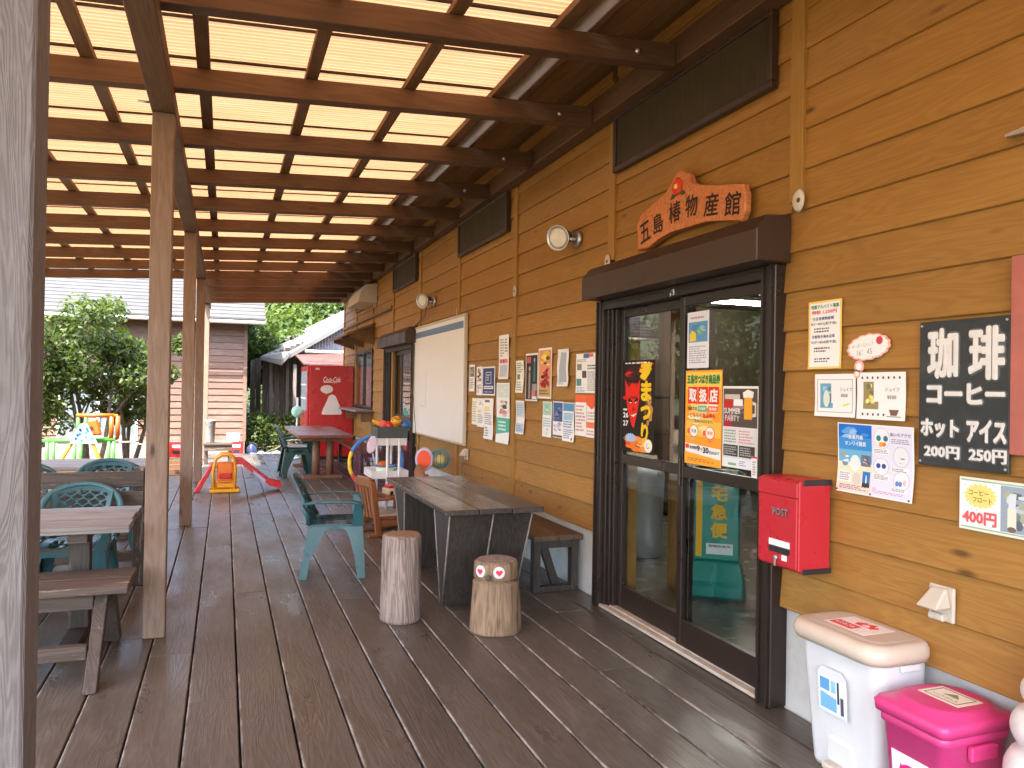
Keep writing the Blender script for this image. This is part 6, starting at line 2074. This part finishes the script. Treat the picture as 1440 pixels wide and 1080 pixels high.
# --- left cluster of notices
NG = 'paper notices on the siding between whiteboard and entrance'
LG = (150, 150, 155)
def notice(*a, **k):
    k.setdefault('group', NG)
    return poster(*a, **k)
notice('notice', 'narrow white notice nearest the whiteboard in the upper row', 'notice', 8.005, 7.81, 1.465, 1.752, [('r', .1, .55, .9, .92, (120, 122, 118)), ('n', .1, .55, .9, .92, [(70, 70, 70), (180, 175, 160)], 8), ('l', .1, .1, .9, .5, 6, LG)], curl=.008)
notice('flyer', 'small photo collage flyer left of the navy poster', 'flyer', 7.745, 7.565, 1.428, 1.727, [('n', .05, .45, .95, .97, [(95, 85, 95), (190, 140, 60), (160, 150, 170), (60, 60, 80)], 16), ('n', .05, .05, .95, .45, [(170, 175, 195), (120, 125, 150), (225, 225, 225)], 9)], curl=.006)
notice('poster', 'navy blue poster with white frame emblem', 'poster', 7.555, 7.155, 1.43, 1.72, [('r', .06, .05, .94, .95, (48, 62, 112)), ('r', .28, .40, .72, .82, (195, 205, 225)), ('r', .32, .43, .68, .79, (48, 62, 112)), ('l', .36, .50, .64, .75, 3, (205, 212, 230)), ('r', .14, .22, .86, .33, (225, 228, 235)), ('l', .18, .24, .82, .31, 1, (60, 70, 110)), ('l', .2, .08, .8, .16, 1, (160, 175, 205))], curl=.004)
notice('notice', 'tall white notice with red squares, highest of the left cluster', 'notice', 7.05, 6.775, 1.592, 2.015, [('l', .12, .5, .55, .92, 7, (140, 160, 150)), ('l', .6, .6, .9, .92, 5, (90, 130, 120)), ('r', .1, .36, .35, .45, (215, 90, 110)), ('r', .38, .36, .62, .45, (200, 60, 85)), ('r', .65, .36, .88, .45, (215, 100, 120)), ('r', .1, .04, .9, .33, (200, 205, 215)), ('l', .14, .06, .86, .30, 5, (165, 170, 185))], curl=.006)
notice('flyer', 'tall flyer with a teal lower third, beside the middle batten', 'flyer', 7.09, 6.725, .978, 1.555, [('r', .05, .76, .95, .98, (205, 222, 225)), ('n', .08, .72, .92, .95, [(225, 225, 205), (200, 215, 225), (235, 235, 215)], 8), ('n', .05, .42, .95, .72, [(70, 75, 75), (200, 195, 190), (215, 130, 120), (120, 170, 160), (240, 240, 240)], 20), ('r', .0, .14, 1.0, .42, (75, 180, 160)), ('l', .15, .2, .75, .38, 3, (215, 240, 232)), ('p', [(0, .14), (1, .2), (1, 0), (0, .05)], (235, 240, 242)), ('l', .3, .04, .9, .11, 2, (130, 165, 190))], curl=.012)
notice('notice', 'plain cream notice, lowest left of the left cluster', 'notice', 7.885, 7.70, 1.115, 1.393, [('l', .1, .1, .9, .9, 9, (175, 175, 160))], base=(240, 238, 222), curl=.01)
notice('notice', 'white notice with purple and yellow patches in the lower left cluster', 'notice', 7.70, 7.475, 1.10, 1.395, [('n', .15, .68, .85, .92, [(200, 160, 190), (180, 130, 175)], 7), ('r', .1, .5, .6, .6, (225, 220, 140)), ('l', .1, .12, .9, .45, 5, LG)], curl=.01)
notice('notice', 'white notice with a yellow note and blue foot, hanging lower than its neighbours', 'notice', 7.47, 7.185, .99, 1.40, [('r', .08, .9, .6, .96, (110, 115, 120)), ('r', .1, .68, .6, .80, (232, 228, 150)), ('l', .1, .35, .9, .65, 6, LG), ('l', .1, .05, .5, .3, 4, (100, 140, 190))], curl=.016)
notice('notice', 'narrow curling white notice just right of the middle batten', 'notice', 6.565, 6.375, 1.465, 1.756, [('l', .1, .62, .9, .95, 5, (120, 120, 122)), ('r', .12, .42, .5, .58, (115, 118, 125)), ('l', .1, .06, .9, .36, 4, LG)], base=(240, 238, 228), curl=.012)
notice('poster', 'black poster with pale figures in the right cluster', 'poster', 6.33, 6.05, 1.397, 1.811, [('r', .04, .03, .96, .96, (38, 34, 38)), ('r', .1, .8, .42, .93, (200, 90, 100)), ('p', [(.25, .05), (.42, .05), (.40, .55), (.33, .66), (.24, .55)], (150, 140, 135)), ('e', .32, .68, .07, .05, (190, 170, 160)), ('p', [(.62, .4), (.80, .4), (.78, .82), (.66, .84)], (50, 120, 105)), ('e', .72, .86, .06, .04, (195, 175, 160)), ('r', .55, .22, .92, .36, (160, 155, 155)), ('r', .52, .1, .85, .22, (205, 120, 130)), ('r', .55, .04, .92, .10, (225, 225, 225))], curl=.004)
notice('poster', 'festival poster in yellow and red, tallest of the right cluster', 'poster', 6.04, 5.757, 1.423, 1.845, [('r', .05, .04, .95, .96, (222, 150, 105)), ('n', .06, .62, .94, .94, [(235, 215, 60), (225, 190, 40), (90, 70, 40), (240, 225, 130)], 18), ('n', .1, .2, .9, .66, [(205, 50, 60), (190, 40, 50), (120, 40, 40), (225, 110, 90), (60, 40, 35)], 26), ('r', .06, .05, .94, .2, (190, 165, 105)), ('l', .1, .07, .85, .18, 2, (110, 80, 50))], curl=.003)
notice('notice', 'silvery curling sheet hanging alone above the blue flyers', 'notice', 5.63, 5.42, 1.525, 1.82, [('p', [(.15, .1), (.85, .12), (.80, .9), (.3, .92)], (170, 178, 190)), ('n', .15, .15, .85, .88, [(140, 150, 165), (190, 198, 206), (160, 168, 180)], 9), ('l', .1, .04, .6, .1, 1, (110, 170, 210))], base=(228, 230, 232), curl=.022)
notice('newspaper', 'newspaper page with photos and a blue corner beside the door frame', 'newspaper', 5.29, 4.93, 1.478, 1.771, [('r', .35, .88, .62, .99, (75, 105, 160)), ('r', .62, .9, .8, .99, (215, 120, 120)), ('r', .06, .58, .28, .74, (140, 135, 130)), ('r', .30, .38, .50, .56, (80, 78, 78)), ('r', .03, .18, .26, .36, (85, 140, 150)), ('l', .55, .58, .97, .72, 2, (60, 62, 66)), ('l', .55, .05, .97, .55, 10, LG), ('l', .05, .02, .5, .15, 4, (130, 165, 190)), ('l', .05, .78, .5, .86, 2, LG)], curl=.006)
notice('notice', 'pale blue narrow notice low beside the middle batten', 'notice', 6.555, 6.345, 1.095, 1.395, [('r', .06, .5, .94, .95, (195, 212, 225)), ('l', .15, .55, .85, .9, 5, (150, 175, 195)), ('r', .06, .04, .94, .32, (185, 205, 225)), ('l', .1, .08, .9, .28, 4, (120, 150, 190))], curl=.012)
notice('flyer', 'mint-topped white flyer, left of the two blue sheets', 'flyer', 5.925, 5.735, 1.108, 1.40, [('r', .06, .62, .94, .97, (165, 212, 190)), ('n', .15, .66, .85, .94, [(90, 140, 110), (210, 235, 220), (130, 190, 165)], 9), ('l', .1, .28, .9, .55, 4, (150, 190, 200)), ('n', .1, .05, .9, .25, [(120, 190, 200), (200, 225, 225)], 7)], curl=.012)
notice('flyer', 'dark blue landscape flyer in the right cluster', 'flyer', 5.715, 5.52, 1.115, 1.405, [('r', .04, .45, .96, .97, (70, 100, 155)), ('n', .06, .48, .94, .95, [(40, 60, 100), (110, 150, 190), (150, 120, 170), (60, 110, 120)], 16), ('n', .06, .1, .94, .45, [(190, 175, 215), (215, 205, 225), (150, 165, 205)], 12), ('r', .03, .02, .97, .07, (60, 65, 95))], curl=.004)
notice('flyer', 'light blue striped timetable flyer right of the dark landscape flyer', 'flyer', 5.515, 5.305, 1.10, 1.40, [('r', .03, .78, .97, .98, (90, 150, 195)), ('r', .1, .55, .9, .74, (160, 200, 225)), ('l', .08, .34, .92, .54, 3, (80, 130, 185)), ('l', .08, .06, .92, .32, 5, (120, 140, 190)), ('e', .8, .07, .06, .04, (70, 80, 90))], curl=.014)
notice('notice', 'white notice with solid orange heading, left one of the orange pair', 'notice', 5.295, 5.105, 1.157, 1.463, [('r', 0, .82, 1, 1, (235, 105, 60)), ('l', .08, .1, .92, .76, 8, (195, 150, 145))], curl=.004)
notice('notice', 'white notice with orange arrow heading beside the door frame', 'notice', 5.10, 4.93, 1.155, 1.463, [('p', [(0, .78), (0, 1), (1, 1), (1, .78), (.5, .66)], (235, 100, 55)), ('r', .0, .22, 1, .36, (240, 125, 85)), ('l', .08, .4, .92, .62, 3, (200, 160, 155)), ('l', .08, .04, .92, .18, 2, (205, 150, 140))], curl=.004)

# --- posters on the door glass
poster('festival_poster', 'black festival poster with a red horned mask and yellow letters on the left door leaf', 'poster', 4.627, 4.207, 1.095, 1.70, [
    ('n', .0, .0, 1, .2, [(240, 120, 40), (225, 80, 30), (245, 190, 110), (235, 150, 70)], 22), ('n', .0, .75, 1, 1, [(215, 40, 25), (150, 25, 20), (60, 20, 15)], 14),
    ('n', .7, .2, 1, .75, [(190, 140, 80), (120, 80, 40), (215, 170, 110)], 12),
    ('p', [(.12, .62), (.10, .78), (.20, .68), (.34, .74), (.48, .68), (.56, .78), (.56, .6), (.50, .45), (.42, .30), (.38, .26), (.32, .30), (.2, .45)], (225, 40, 22)),
    ('p', [(.20, .56), (.33, .52), (.33, .56), (.22, .60)], (25, 12, 10)), ('p', [(.40, .52), (.52, .57), (.50, .61), (.40, .56)], (25, 12, 10)), ('p', [(.24, .545), (.31, .53), (.31, .545)], WH), ('p', [(.42, .53), (.48, .555), (.42, .545)], WH),
    ('p', [(.28, .40), (.38, .385), (.50, .43), (.38, .41)], (250, 235, 220)), ('p', [(.33, .46), (.38, .44), (.42, .47), (.38, .5)], (170, 22, 15)),
    ('t', 'ま', .60, .56, .92, .78, (250, 200, 30), .05), ('t', 'つ', .60, .36, .90, .52, (250, 200, 30), .06), ('t', 'り', .62, .12, .84, .33, (250, 200, 30), .05),
    ('p', [(.60, .80), (.72, .78), (.86, .86), (.92, .97), (.80, .96), (.66, .98)], (250, 200, 30)), ('n', .5, .78, 1, .98, [(225, 45, 25), (250, 200, 40), (240, 120, 30)], 10), ('n', .0, .55, .55, .78, [(205, 35, 20), (120, 20, 15)], 6), ('p', [(.13, .64), (.10, .80), (.21, .70), (.34, .76), (.47, .70), (.57, .80), (.56, .62), (.34, .60)], (225, 40, 22)),
    ('t', '26', .05, .37, .22, .43, WH, .03), ('t', '27', .05, .28, .22, .34, WH, .03), ('l', .05, .44, .2, .48, 1, WH),
    ('p', [(.30+.19*(1 if i % 2 else .78)*math.cos(2*PI*i/28), .155+.055*(1 if i % 2 else .7)*math.sin(2*PI*i/28)) for i in range(28)], (170, 195, 235)),
    ('e', .84, .09, .12, .07, (245, 235, 215)), ('t', 'し', .80, .06, .88, .12, BK), ('l', .1, .96, .9, .985, 1, WH)], base=(32, 18, 14), x=2.532)
poster('voucher_poster', 'orange and yellow gift voucher poster with big red characters on the right door leaf', 'poster', 3.795, 3.447, 1.092, 1.621, [
    ('r', .02, .80, .98, .98, (252, 205, 90)), ('n', .02, .3, .98, .75, [(253, 225, 150), (252, 215, 120), (250, 240, 200)], 14), ('r', .02, .30, .98, .46, (250, 190, 80)), ('n', .03, .30, .97, .62, [(250, 225, 160), (248, 200, 110)], 10),
    ('p', [(.02, .15), (.98, .10), (.98, .17), (.02, .22)], WH), ('r', .0, .0, 1, .13, (248, 170, 60)), ('p', [(.02, .13), (.98, .08), (.98, .19), (.02, .22)], WH),
    ('t', '五島市つばき商品券', .05, .855, .95, .955, (35, 130, 70), .05),
    ('r', .08, .645, .345, .825, (222, 45, 40)), ('r', .365, .645, .63, .825, (222, 45, 40)), ('r', .65, .645, .92, .825, (222, 45, 40)),
    ('t', '取', .11, .665, .325, .805, WH, .04), ('t', '扱', .395, .665, .61, .805, WH, .04), ('t', '店', .68, .665, .895, .805, WH, .04),
    ('t', '当店では', .08, .575, .34, .615, (80, 60, 40), .02), ('r', .36, .565, .60, .625, (90, 180, 150)), ('t', '共通券', .385, .58, .58, .612, WH, .02), ('t', '・', .61, .585, .63, .605, BK, .02), ('r', .64, .565, .90, .625, (235, 110, 90)), ('t', '専用券', .67, .58, .87, .612, WH, .02),
    ('t', 'どちらの商品券も', .15, .50, .84, .55, (220, 60, 60), .03), ('t', 'ご使用いただけます。', .22, .445, .78, .48, (90, 70, 50), .01),
    ('e', .26, .355, .125, .068, (225, 60, 60)), ('e', .26, .355, .11, .06, (250, 245, 225)), ('t', '共通', .19, .335, .33, .375, (60, 150, 100), .01), ('e', .70, .345, .125, .068, (225, 60, 60)), ('e', .70, .345, .11, .06, (250, 245, 225)), ('t', '専用', .63, .325, .77, .365, (225, 70, 70), .01),
    ('e', .11, .35, .04, .03, (235, 90, 90)), ('e', .55, .34, .04, .03, (235, 90, 90)), ('r', .20, .26, .30, .28, (150, 190, 150)), ('r', .65, .25, .76, .27, (235, 120, 110)),
    ('r', .03, .165, .13, .21, (222, 60, 60)), ('t', '使用期限', .15, .16, .36, .195, BK, .01), ('t', '9', .36, .145, .44, .205, BK, .04), ('t', '月', .45, .15, .51, .18, BK), ('t', '30', .52, .13, .68, .195, BK, .04), ('t', '日(火)まで', .70, .125, .95, .165, BK, .01),
    ('l', .1, .03, .9, .07, 2, (200, 120, 30))], base=(250, 160, 50), x=2.4885)
poster('beer_flyer', 'grey and white beer party flyer with a golden mug beside the orange voucher poster', 'flyer', 3.44, 3.15, 1.108, 1.533, [
    ('r', .02, .50, .98, .97, (85, 75, 72)), ('n', .03, .5, .95, .95, [(110, 95, 90), (70, 60, 60), (150, 130, 125), (95, 60, 60)], 20), ('r', .06, .84, .5, .90, (200, 190, 180)),
    ('r', .05, .72, .3, .84, (190, 45, 45)), ('r', .32, .76, .58, .84, WH), ('t', 'SUMMER', .05, .66, .52, .73, WH, .01), ('t', 'PARTY', .08, .57, .50, .64, (225, 215, 215), .0),
    ('r', .62, .60, .84, .86, (232, 165, 45)), ('p', [(.60, .86), (.86, .86), (.88, .93), (.72, .96), (.58, .92)], (240, 236, 228)), ('p', [(.85, .82), (.95, .80), (.95, .64), (.85, .63), (.85, .67), (.915, .68), (.915, .77), (.85, .78)], (225, 215, 195)),
    ('p', [(.05, .5), (.3, .5), (.22, .62), (.1, .66)], (170, 40, 50)), ('r', .02, .0, .98, .49, (215, 218, 216)), ('l', .06, .30, .42, .47, 5, (130, 140, 135)), ('l', .48, .30, .9, .47, 5, (205, 140, 150)),
    ('r', .04, .14, .46, .28, (62, 62, 62)), ('r', .49, .14, .93, .28, (62, 62, 62)), ('l', .07, .155, .43, .265, 4, (170, 170, 168)), ('l', .52, .155, .90, .265, 4, (170, 170, 168)), ('r', .02, .01, .98, .12, (225, 230, 240)), ('r', .18, .03, .42, .06, (120, 180, 130)), ('l', .5, .03, .7, .1, 3, (140, 145, 170))], base=(232, 232, 228), x=2.4885)
poster('door_notice', 'white framed notice with a small blue map hanging inside the upper right door glass', 'notice', 3.785, 3.575, 1.634, 1.952, [
    ('r', .06, .46, .94, .82, (95, 150, 190)), ('n', .08, .48, .92, .80, [(120, 175, 120), (80, 130, 180), (150, 190, 200), (190, 120, 130)], 14), ('p', [(.1, .48), (.42, .48), (.40, .62), (.22, .68), (.12, .6)], (228, 205, 70)), ('l', .1, .08, .9, .40, 8, (160, 165, 180)), ('l', .15, .86, .85, .93, 1, (190, 150, 160))], base=(226, 230, 238), x=2.4885)
poster('door_leaflet', 'narrow white leaflet with a red tab at the lower right door glass corner', 'leaflet', 3.195, 3.15, 1.075, 1.18, [('r', 0, .92, 1, 1, (215, 50, 90)), ('l', .2, .1, .8, .8, 6, LG)], x=2.4865)

# teal parcel stand indoors
t = thing('parcel_sign_stand', 'teal upright parcel service stand seen through the right door glass', 'sign stand', (3.42, 4.78, .0), math.atan2(4.78, 3.42)-PI/2-.02)
# local: front faces -Y after rotation
def P4(nm, m, mat):
    return m.build(nm, mat, t, loc=(0, 0, 0), center=False)
st = MB()
st.hexa([(-.21, -.16, 0), (.21, -.16, 0), (.21, .16, 0), (-.21, .16, 0)], [(-.21, -.16, .13), (.21, -.16, .13), (.21, .16, .13), (-.21, .16, .13)], bev=.03)
P4('stand_base', st, M_TEALSTAND)
st = MB()
st.hexa([(-.20, -.13, .12), (.20, -.13, .12), (.20, .13, .12), (-.20, .13, .12)], [(-.165, -.05, .26), (.165, -.05, .26), (.165, .05, .26), (-.165, .05, .26)], bev=.01)
P4('stand_neck', st, M_TEALSTAND)
P4('stand_panel', MB().box((-.165, -.035, .26), (.165, .035, .93), bev=.015), M_TEALSTAND)
P4('yellow_stripe', MB().box((-.150, -.0375, .29), (-.105, -.0355, .92)), ink((240, 185, 45)))
for chr_, z in (('宅', .70), ('急', .565), ('便', .43)):
    v, f = text_fit(chr_, -.045, z, .075, z+.115, bold=.04, shear=.0)
    flat_on(t, (v, f), 'lettering', ink((240, 190, 40)), Matrix.Translation((0, -.0378, 0)) @ FRONTROT)
P4('sign_label', MB().box((-.075, -.0375, .31), (.115, -.0355, .39)), ink((225, 235, 235)))
v, f = text_fit('荷物取扱所', -.06, .36, .10, .38, bold=.02)
flat_on(t, (v, f), 'lettering', ink((40, 60, 60)), Matrix.Translation((0, -.0390, 0)) @ FRONTROT)
# simple furnishings in the dim room
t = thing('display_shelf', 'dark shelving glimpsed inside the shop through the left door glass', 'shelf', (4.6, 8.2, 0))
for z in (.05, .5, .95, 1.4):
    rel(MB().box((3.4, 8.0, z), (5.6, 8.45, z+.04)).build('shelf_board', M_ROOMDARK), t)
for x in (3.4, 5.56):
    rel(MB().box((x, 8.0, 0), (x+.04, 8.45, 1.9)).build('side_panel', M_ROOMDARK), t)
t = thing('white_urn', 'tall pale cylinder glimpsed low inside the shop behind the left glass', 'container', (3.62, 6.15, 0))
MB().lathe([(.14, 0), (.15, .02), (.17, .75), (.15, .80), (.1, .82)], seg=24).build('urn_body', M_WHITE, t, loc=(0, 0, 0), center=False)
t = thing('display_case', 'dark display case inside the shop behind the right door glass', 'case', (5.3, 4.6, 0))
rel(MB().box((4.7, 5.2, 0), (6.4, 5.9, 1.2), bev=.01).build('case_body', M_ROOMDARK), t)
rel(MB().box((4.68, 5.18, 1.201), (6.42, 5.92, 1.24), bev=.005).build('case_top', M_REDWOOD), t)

# ================================================================== BINS AND ORNAMENT
def rrect(x0, y0_, x1, y1_, r_, n=5):
    pts = []
    for cx_, cy_, a0 in ((x1-r_, y1_-r_, 0), (x0+r_, y1_-r_, PI/2), (x0+r_, y0_+r_, PI), (x1-r_, y0_+r_, 1.5*PI)):
        for k in range(n+1):
            a = a0+PI/2*k/n
            pts.append((cx_+r_*math.cos(a), cy_+r_*math.sin(a)))
    return pts
def loft(m, secs, mi=0, caps=(True, True)):
    rows = []
    for pts, z in secs:
        rows.append([m.bm.verts.new((x, y, z)) for x, y in pts])
    for a, b_ in zip(rows, rows[1:]):
        n = len(a)
        for k in range(n):
            fc = m.bm.faces.new((a[k], a[(k+1) % n], b_[(k+1) % n], b_[k]))
            fc.smooth = True
            fc.material_index = mi
    if caps[0]:
        m.bm.faces.new(rows[0][::-1]).material_index = mi
    if caps[1]:
        m.bm.faces.new(rows[-1]).material_index = mi
    return m
# white pedal bin: local origin at its foot, front faces -X
t = thing('pedal_bin', 'white pedal bin with a tan lid and red burnable-waste sticker by the entrance', 'bin', (2.375, 2.365, 0))
m = MB()
loft(m, [(rrect(-.085, -.175, .125, .165, .04), 0), (rrect(-.09, -.18, .13, .17, .04), .02), (rrect(-.115, -.20, .14, .205, .045), .42), (rrect(-.125, -.205, .14, .21, .05), .515), (rrect(-.13, -.21, .142, .215, .05), .53)])
m.build('bin_body', M_WHITE, t, loc=(0, 0, 0), center=False)
m = MB()
loft(m, [(rrect(-.155, -.225, .145, .23, .07), .505), (rrect(-.168, -.235, .147, .24, .08), .528), (rrect(-.168, -.235, .147, .24, .08), .553), (rrect(-.155, -.225, .140, .23, .075), .572), (rrect(-.125, -.20, .12, .205, .06), .579), (rrect(-.12, -.195, .115, .20, .06), .577), (rrect(-.11, -.185, .105, .19, .055), .583)])
lid = m.build('bin_lid', M_LIDTAN, t, loc=(0, 0, 0), center=False)
def on_top(parent, u0, v0, u1, v1, z, mat, nm, rz=0):
    # rectangle lying on the lid, u along -Y (left to right seen from the front), v away from the front
    o = MB().box((v0, -u1, z), (v1, -u0, z+.0008)).build(nm, mat, parent, loc=(0, 0, 0), center=False)
    return o
LM = Matrix(((0, 1, 0), (-1, 0, 0), (0, 0, 1))).to_4x4()
on_top(lid, -.11, -.085, .10, .075, .5835, ink((240, 230, 225)), 'sticker')
on_top(lid, -.095, -.070, .02, -.015, .5845, ink((225, 80, 70)), 'sticker_band')
v, f = text_fit('もえるごみ', -.085, -.055, .01, -.03, bold=.02)
flat_on(lid, ([(p[0], p[1], .5868+p[2]) for p in v], f), 'lettering', ink((245, 235, 230)), LM)
fl_pts = [(-.03, .0), (.05, .0), (.065, .025), (.05, .04), (.04, .03), (.025, .062), (.0, .04), (-.015, .05), (-.04, .025)]
MB().prism(fl_pts, .5844, .5852, 'XY', mat=LM).build('flame_mark', ink((225, 80, 70)), lid, loc=(0, 0, 0), center=False)
MB().prism([(.0, .005), (.025, .005), (.03, .018), (.014, .03), (-.004, .018)], .5853, .586, 'XY', mat=LM).build('flame_core', ink((240, 225, 220)), lid, loc=(0, 0, 0), center=False)
m = MB()
m.prism([(-.085, .245), (.065, .245), (.065, .40), (.04, .425), (-.06, .425), (-.085, .40)], 0, .004, 'XY', bev=.0015, mat=Matrix.Translation((-.1035, .0, 0)) @ Matrix.Rotation(-.062, 4, 'Y') @ Matrix.Translation((-.004, 0, 0)) @ WALLROT)
m.build('label_boss', M_WHITE, t, loc=(0, 0, 0), center=False)
MMb = Matrix.Translation((-.1035, .0, 0)) @ Matrix.Rotation(-.062, 4, 'Y') @ Matrix.Translation((-.0083, 0, 0)) @ WALLROT
def onf(nm, pts, col, lift=.0, par=t):
    MB().prism(pts, lift, lift+.0006, 'XY', mat=MMb).build(nm, ink(col), par, loc=(0, 0, 0), center=False)
onf('product_label', [(-.078, .255), (.06, .255), (.06, .39), (-.078, .39)], (225, 235, 242))
onf('label_print', [(-.07, .262), (.015, .262), (.015, .315), (-.07, .325)], (120, 180, 220), .0007)
onf('label_print', [(-.07, .335), (-.02, .335), (-.02, .382), (-.07, .382)], (95, 160, 210), .0007)
onf('label_print', [(-.012, .335), (.012, .335), (.012, .382), (-.012, .382)], (150, 195, 225), .0007)
onf('label_print', [(.02, .30), (.03, .30), (.03, .385), (.02, .385)], (60, 65, 75), .0007)
onf('label_print', [(.036, .262), (.052, .262), (.052, .33), (.036, .33)], (80, 85, 95), .0007)
MB().box((-.135, -.075, .02), (-.09, .06, .045), bev=.006).build('pedal', M_CREAM, t, loc=(0, 0, 0), center=False)
MB().hexa([(-.098, -.09, .045), (-.08, -.09, .045), (-.08, .075, .045), (-.098, .075, .045)], [(-.112, -.07, .15), (-.09, -.07, .15), (-.09, .055, .15), (-.112, .055, .15)], bev=.01).build('pedal_recess', M_WHITE, t, loc=(0, 0, 0), center=False)
MB().box((-.02, -.222, .475), (.07, -.2065, .50), bev=.004).build('side_grip', M_WHITE, t, loc=(0, 0, 0), center=False)

t = thing('recycling_bin', 'bright pink lidded bin with a white recycling emblem beside the white pedal bin', 'bin', (2.345, 1.955, 0))
m = MB()
loft(m, [(rrect(-.125, -.105, .115, .105, .035), 0), (rrect(-.13, -.11, .12, .11, .035), .02), (rrect(-.158, -.128, .14, .13, .035), .36), (rrect(-.168, -.134, .148, .137, .035), .365), (rrect(-.168, -.134, .148, .137, .035), .395)])
m.build('bin_body', M_PINK, t, loc=(0, 0, 0), center=False)
m = MB()
loft(m, [(rrect(-.178, -.145, .158, .150, .03), .396), (rrect(-.182, -.148, .160, .152, .03), .428), (rrect(-.172, -.142, .155, .147, .035), .440), (rrect(-.150, -.13, .15, .137, .11), .441), (rrect(-.142, -.122, .145, .13, .11), .456), (rrect(-.12, -.10, .125, .108, .10), .459)])
lid = m.build('bin_lid', M_PINK, t, loc=(0, 0, 0), center=False)
on_top(lid, -.085, -.035, .075, .085, .4595, ink((238, 232, 215)), 'sticker')
for u0, v0, u1, v1 in ((-.07, -.023, .06, -.020), (-.07, .070, .06, .073), (-.07, -.0195, -.067, .0695), (.057, -.0195, .06, .0695)):
    on_top(lid, u0, v0, u1, v1, .4605, ink((90, 100, 80)), 'sticker_frame')
v, f = text_fit('ペットボトル', -.055, -.01, .045, .012, bold=.0)
flat_on(lid, ([(p[0], p[1], .4613) for p in v], f), 'lettering', ink((110, 120, 90)), LM)
MB().prism([(-.03, .025), (.03, .025), (.0, .058)], .4606, .4612, 'XY', mat=LM).build('triangle_mark', ink((130, 140, 100)), lid, loc=(0, 0, 0), center=False)
for y in (-.151, .135):
    MB().box((-.06, y, .31), (.06, y+.022, .36), bev=.006).build('handle_lug', M_PINK, t, loc=(0, 0, 0), center=False)
MMr = Matrix.Translation((-.1405, .01, .20)) @ Matrix.Rotation(-.08, 4, 'Y') @ Matrix.Translation((-.0045, 0, 0)) @ WALLROT
em = MB().prism([(-.075, -.11), (.075, -.11), (.075, .075), (-.075, .075)], 0, .0008, 'XY', mat=MMr).build('emblem_sticker', ink((245, 238, 242)), t, loc=(0, 0, 0), center=False)
for a0, a1 in ((.35, 2.2), (2.75, 4.3), (4.75, 6.1)):
    n = 14
    ou = [(.056*math.cos(a), -.012+.056*math.sin(a)) for a in np.linspace(a0, a1, n)]
    inn = [(.036*math.cos(a), -.012+.036*math.sin(a)) for a in np.linspace(a1, a0, n)]
    MB().prism(ou+inn, .0009, .0015, 'XY', mat=MMr).build('emblem_arrow', ink((215, 40, 125)), em, loc=(0, 0, 0), center=False)
    tp = (math.cos(a1)*.046, -.012+math.sin(a1)*.046)
    dd = (-math.sin(a1), math.cos(a1))
    nn = (math.cos(a1), math.sin(a1))
    MB().prism([(tp[0]+nn[0]*.018, tp[1]+nn[1]*.018), (tp[0]+dd[0]*.024, tp[1]+dd[1]*.024), (tp[0]-nn[0]*.018, tp[1]-nn[1]*.018)], .0009, .0015, 'XY', mat=MMr).build('emblem_arrow_tip', ink((215, 40, 125)), em, loc=(0, 0, 0), center=False)
v, f = text_fit('Re', -.022, -.032, .024, .010, bold=.01)
flat_on(em, ([(p[0], p[1], .0026+p[2]) for p in v], f), 'lettering', ink((215, 40, 125)), MMr)

t = thing('soft_ice_ornament', 'giant soft ice cream ornament, white swirl on an orange cone, cut by the right edge', 'ornament', (2.40, 1.60, 0))
m = MB()
prof = []
for z0, z1, r_ in ((.27, .42, .152), (.42, .545, .135), (.545, .645, .108), (.645, .72, .075)):
    for k in range(8):
        a = PI*k/8
        prof.append((r_*(.80+.20*math.sin(a)), z0+(z1-z0)*k/8))
prof.append((.05, .725))
prof.append((.012, .79))
m.lathe(prof, seg=36)
m.build('white_swirl', M_LETTERWHITE, t, loc=(0, 0, 0), center=False)
m = MB()
m.lathe([(.085, 0), (.09, .01), (.105, .18), (.108, .19), (.135, .215), (.140, .29), (.128, .295)], seg=36)
m.build('orange_cone', M_ORANGE, t, loc=(0, 0, 0), center=False)
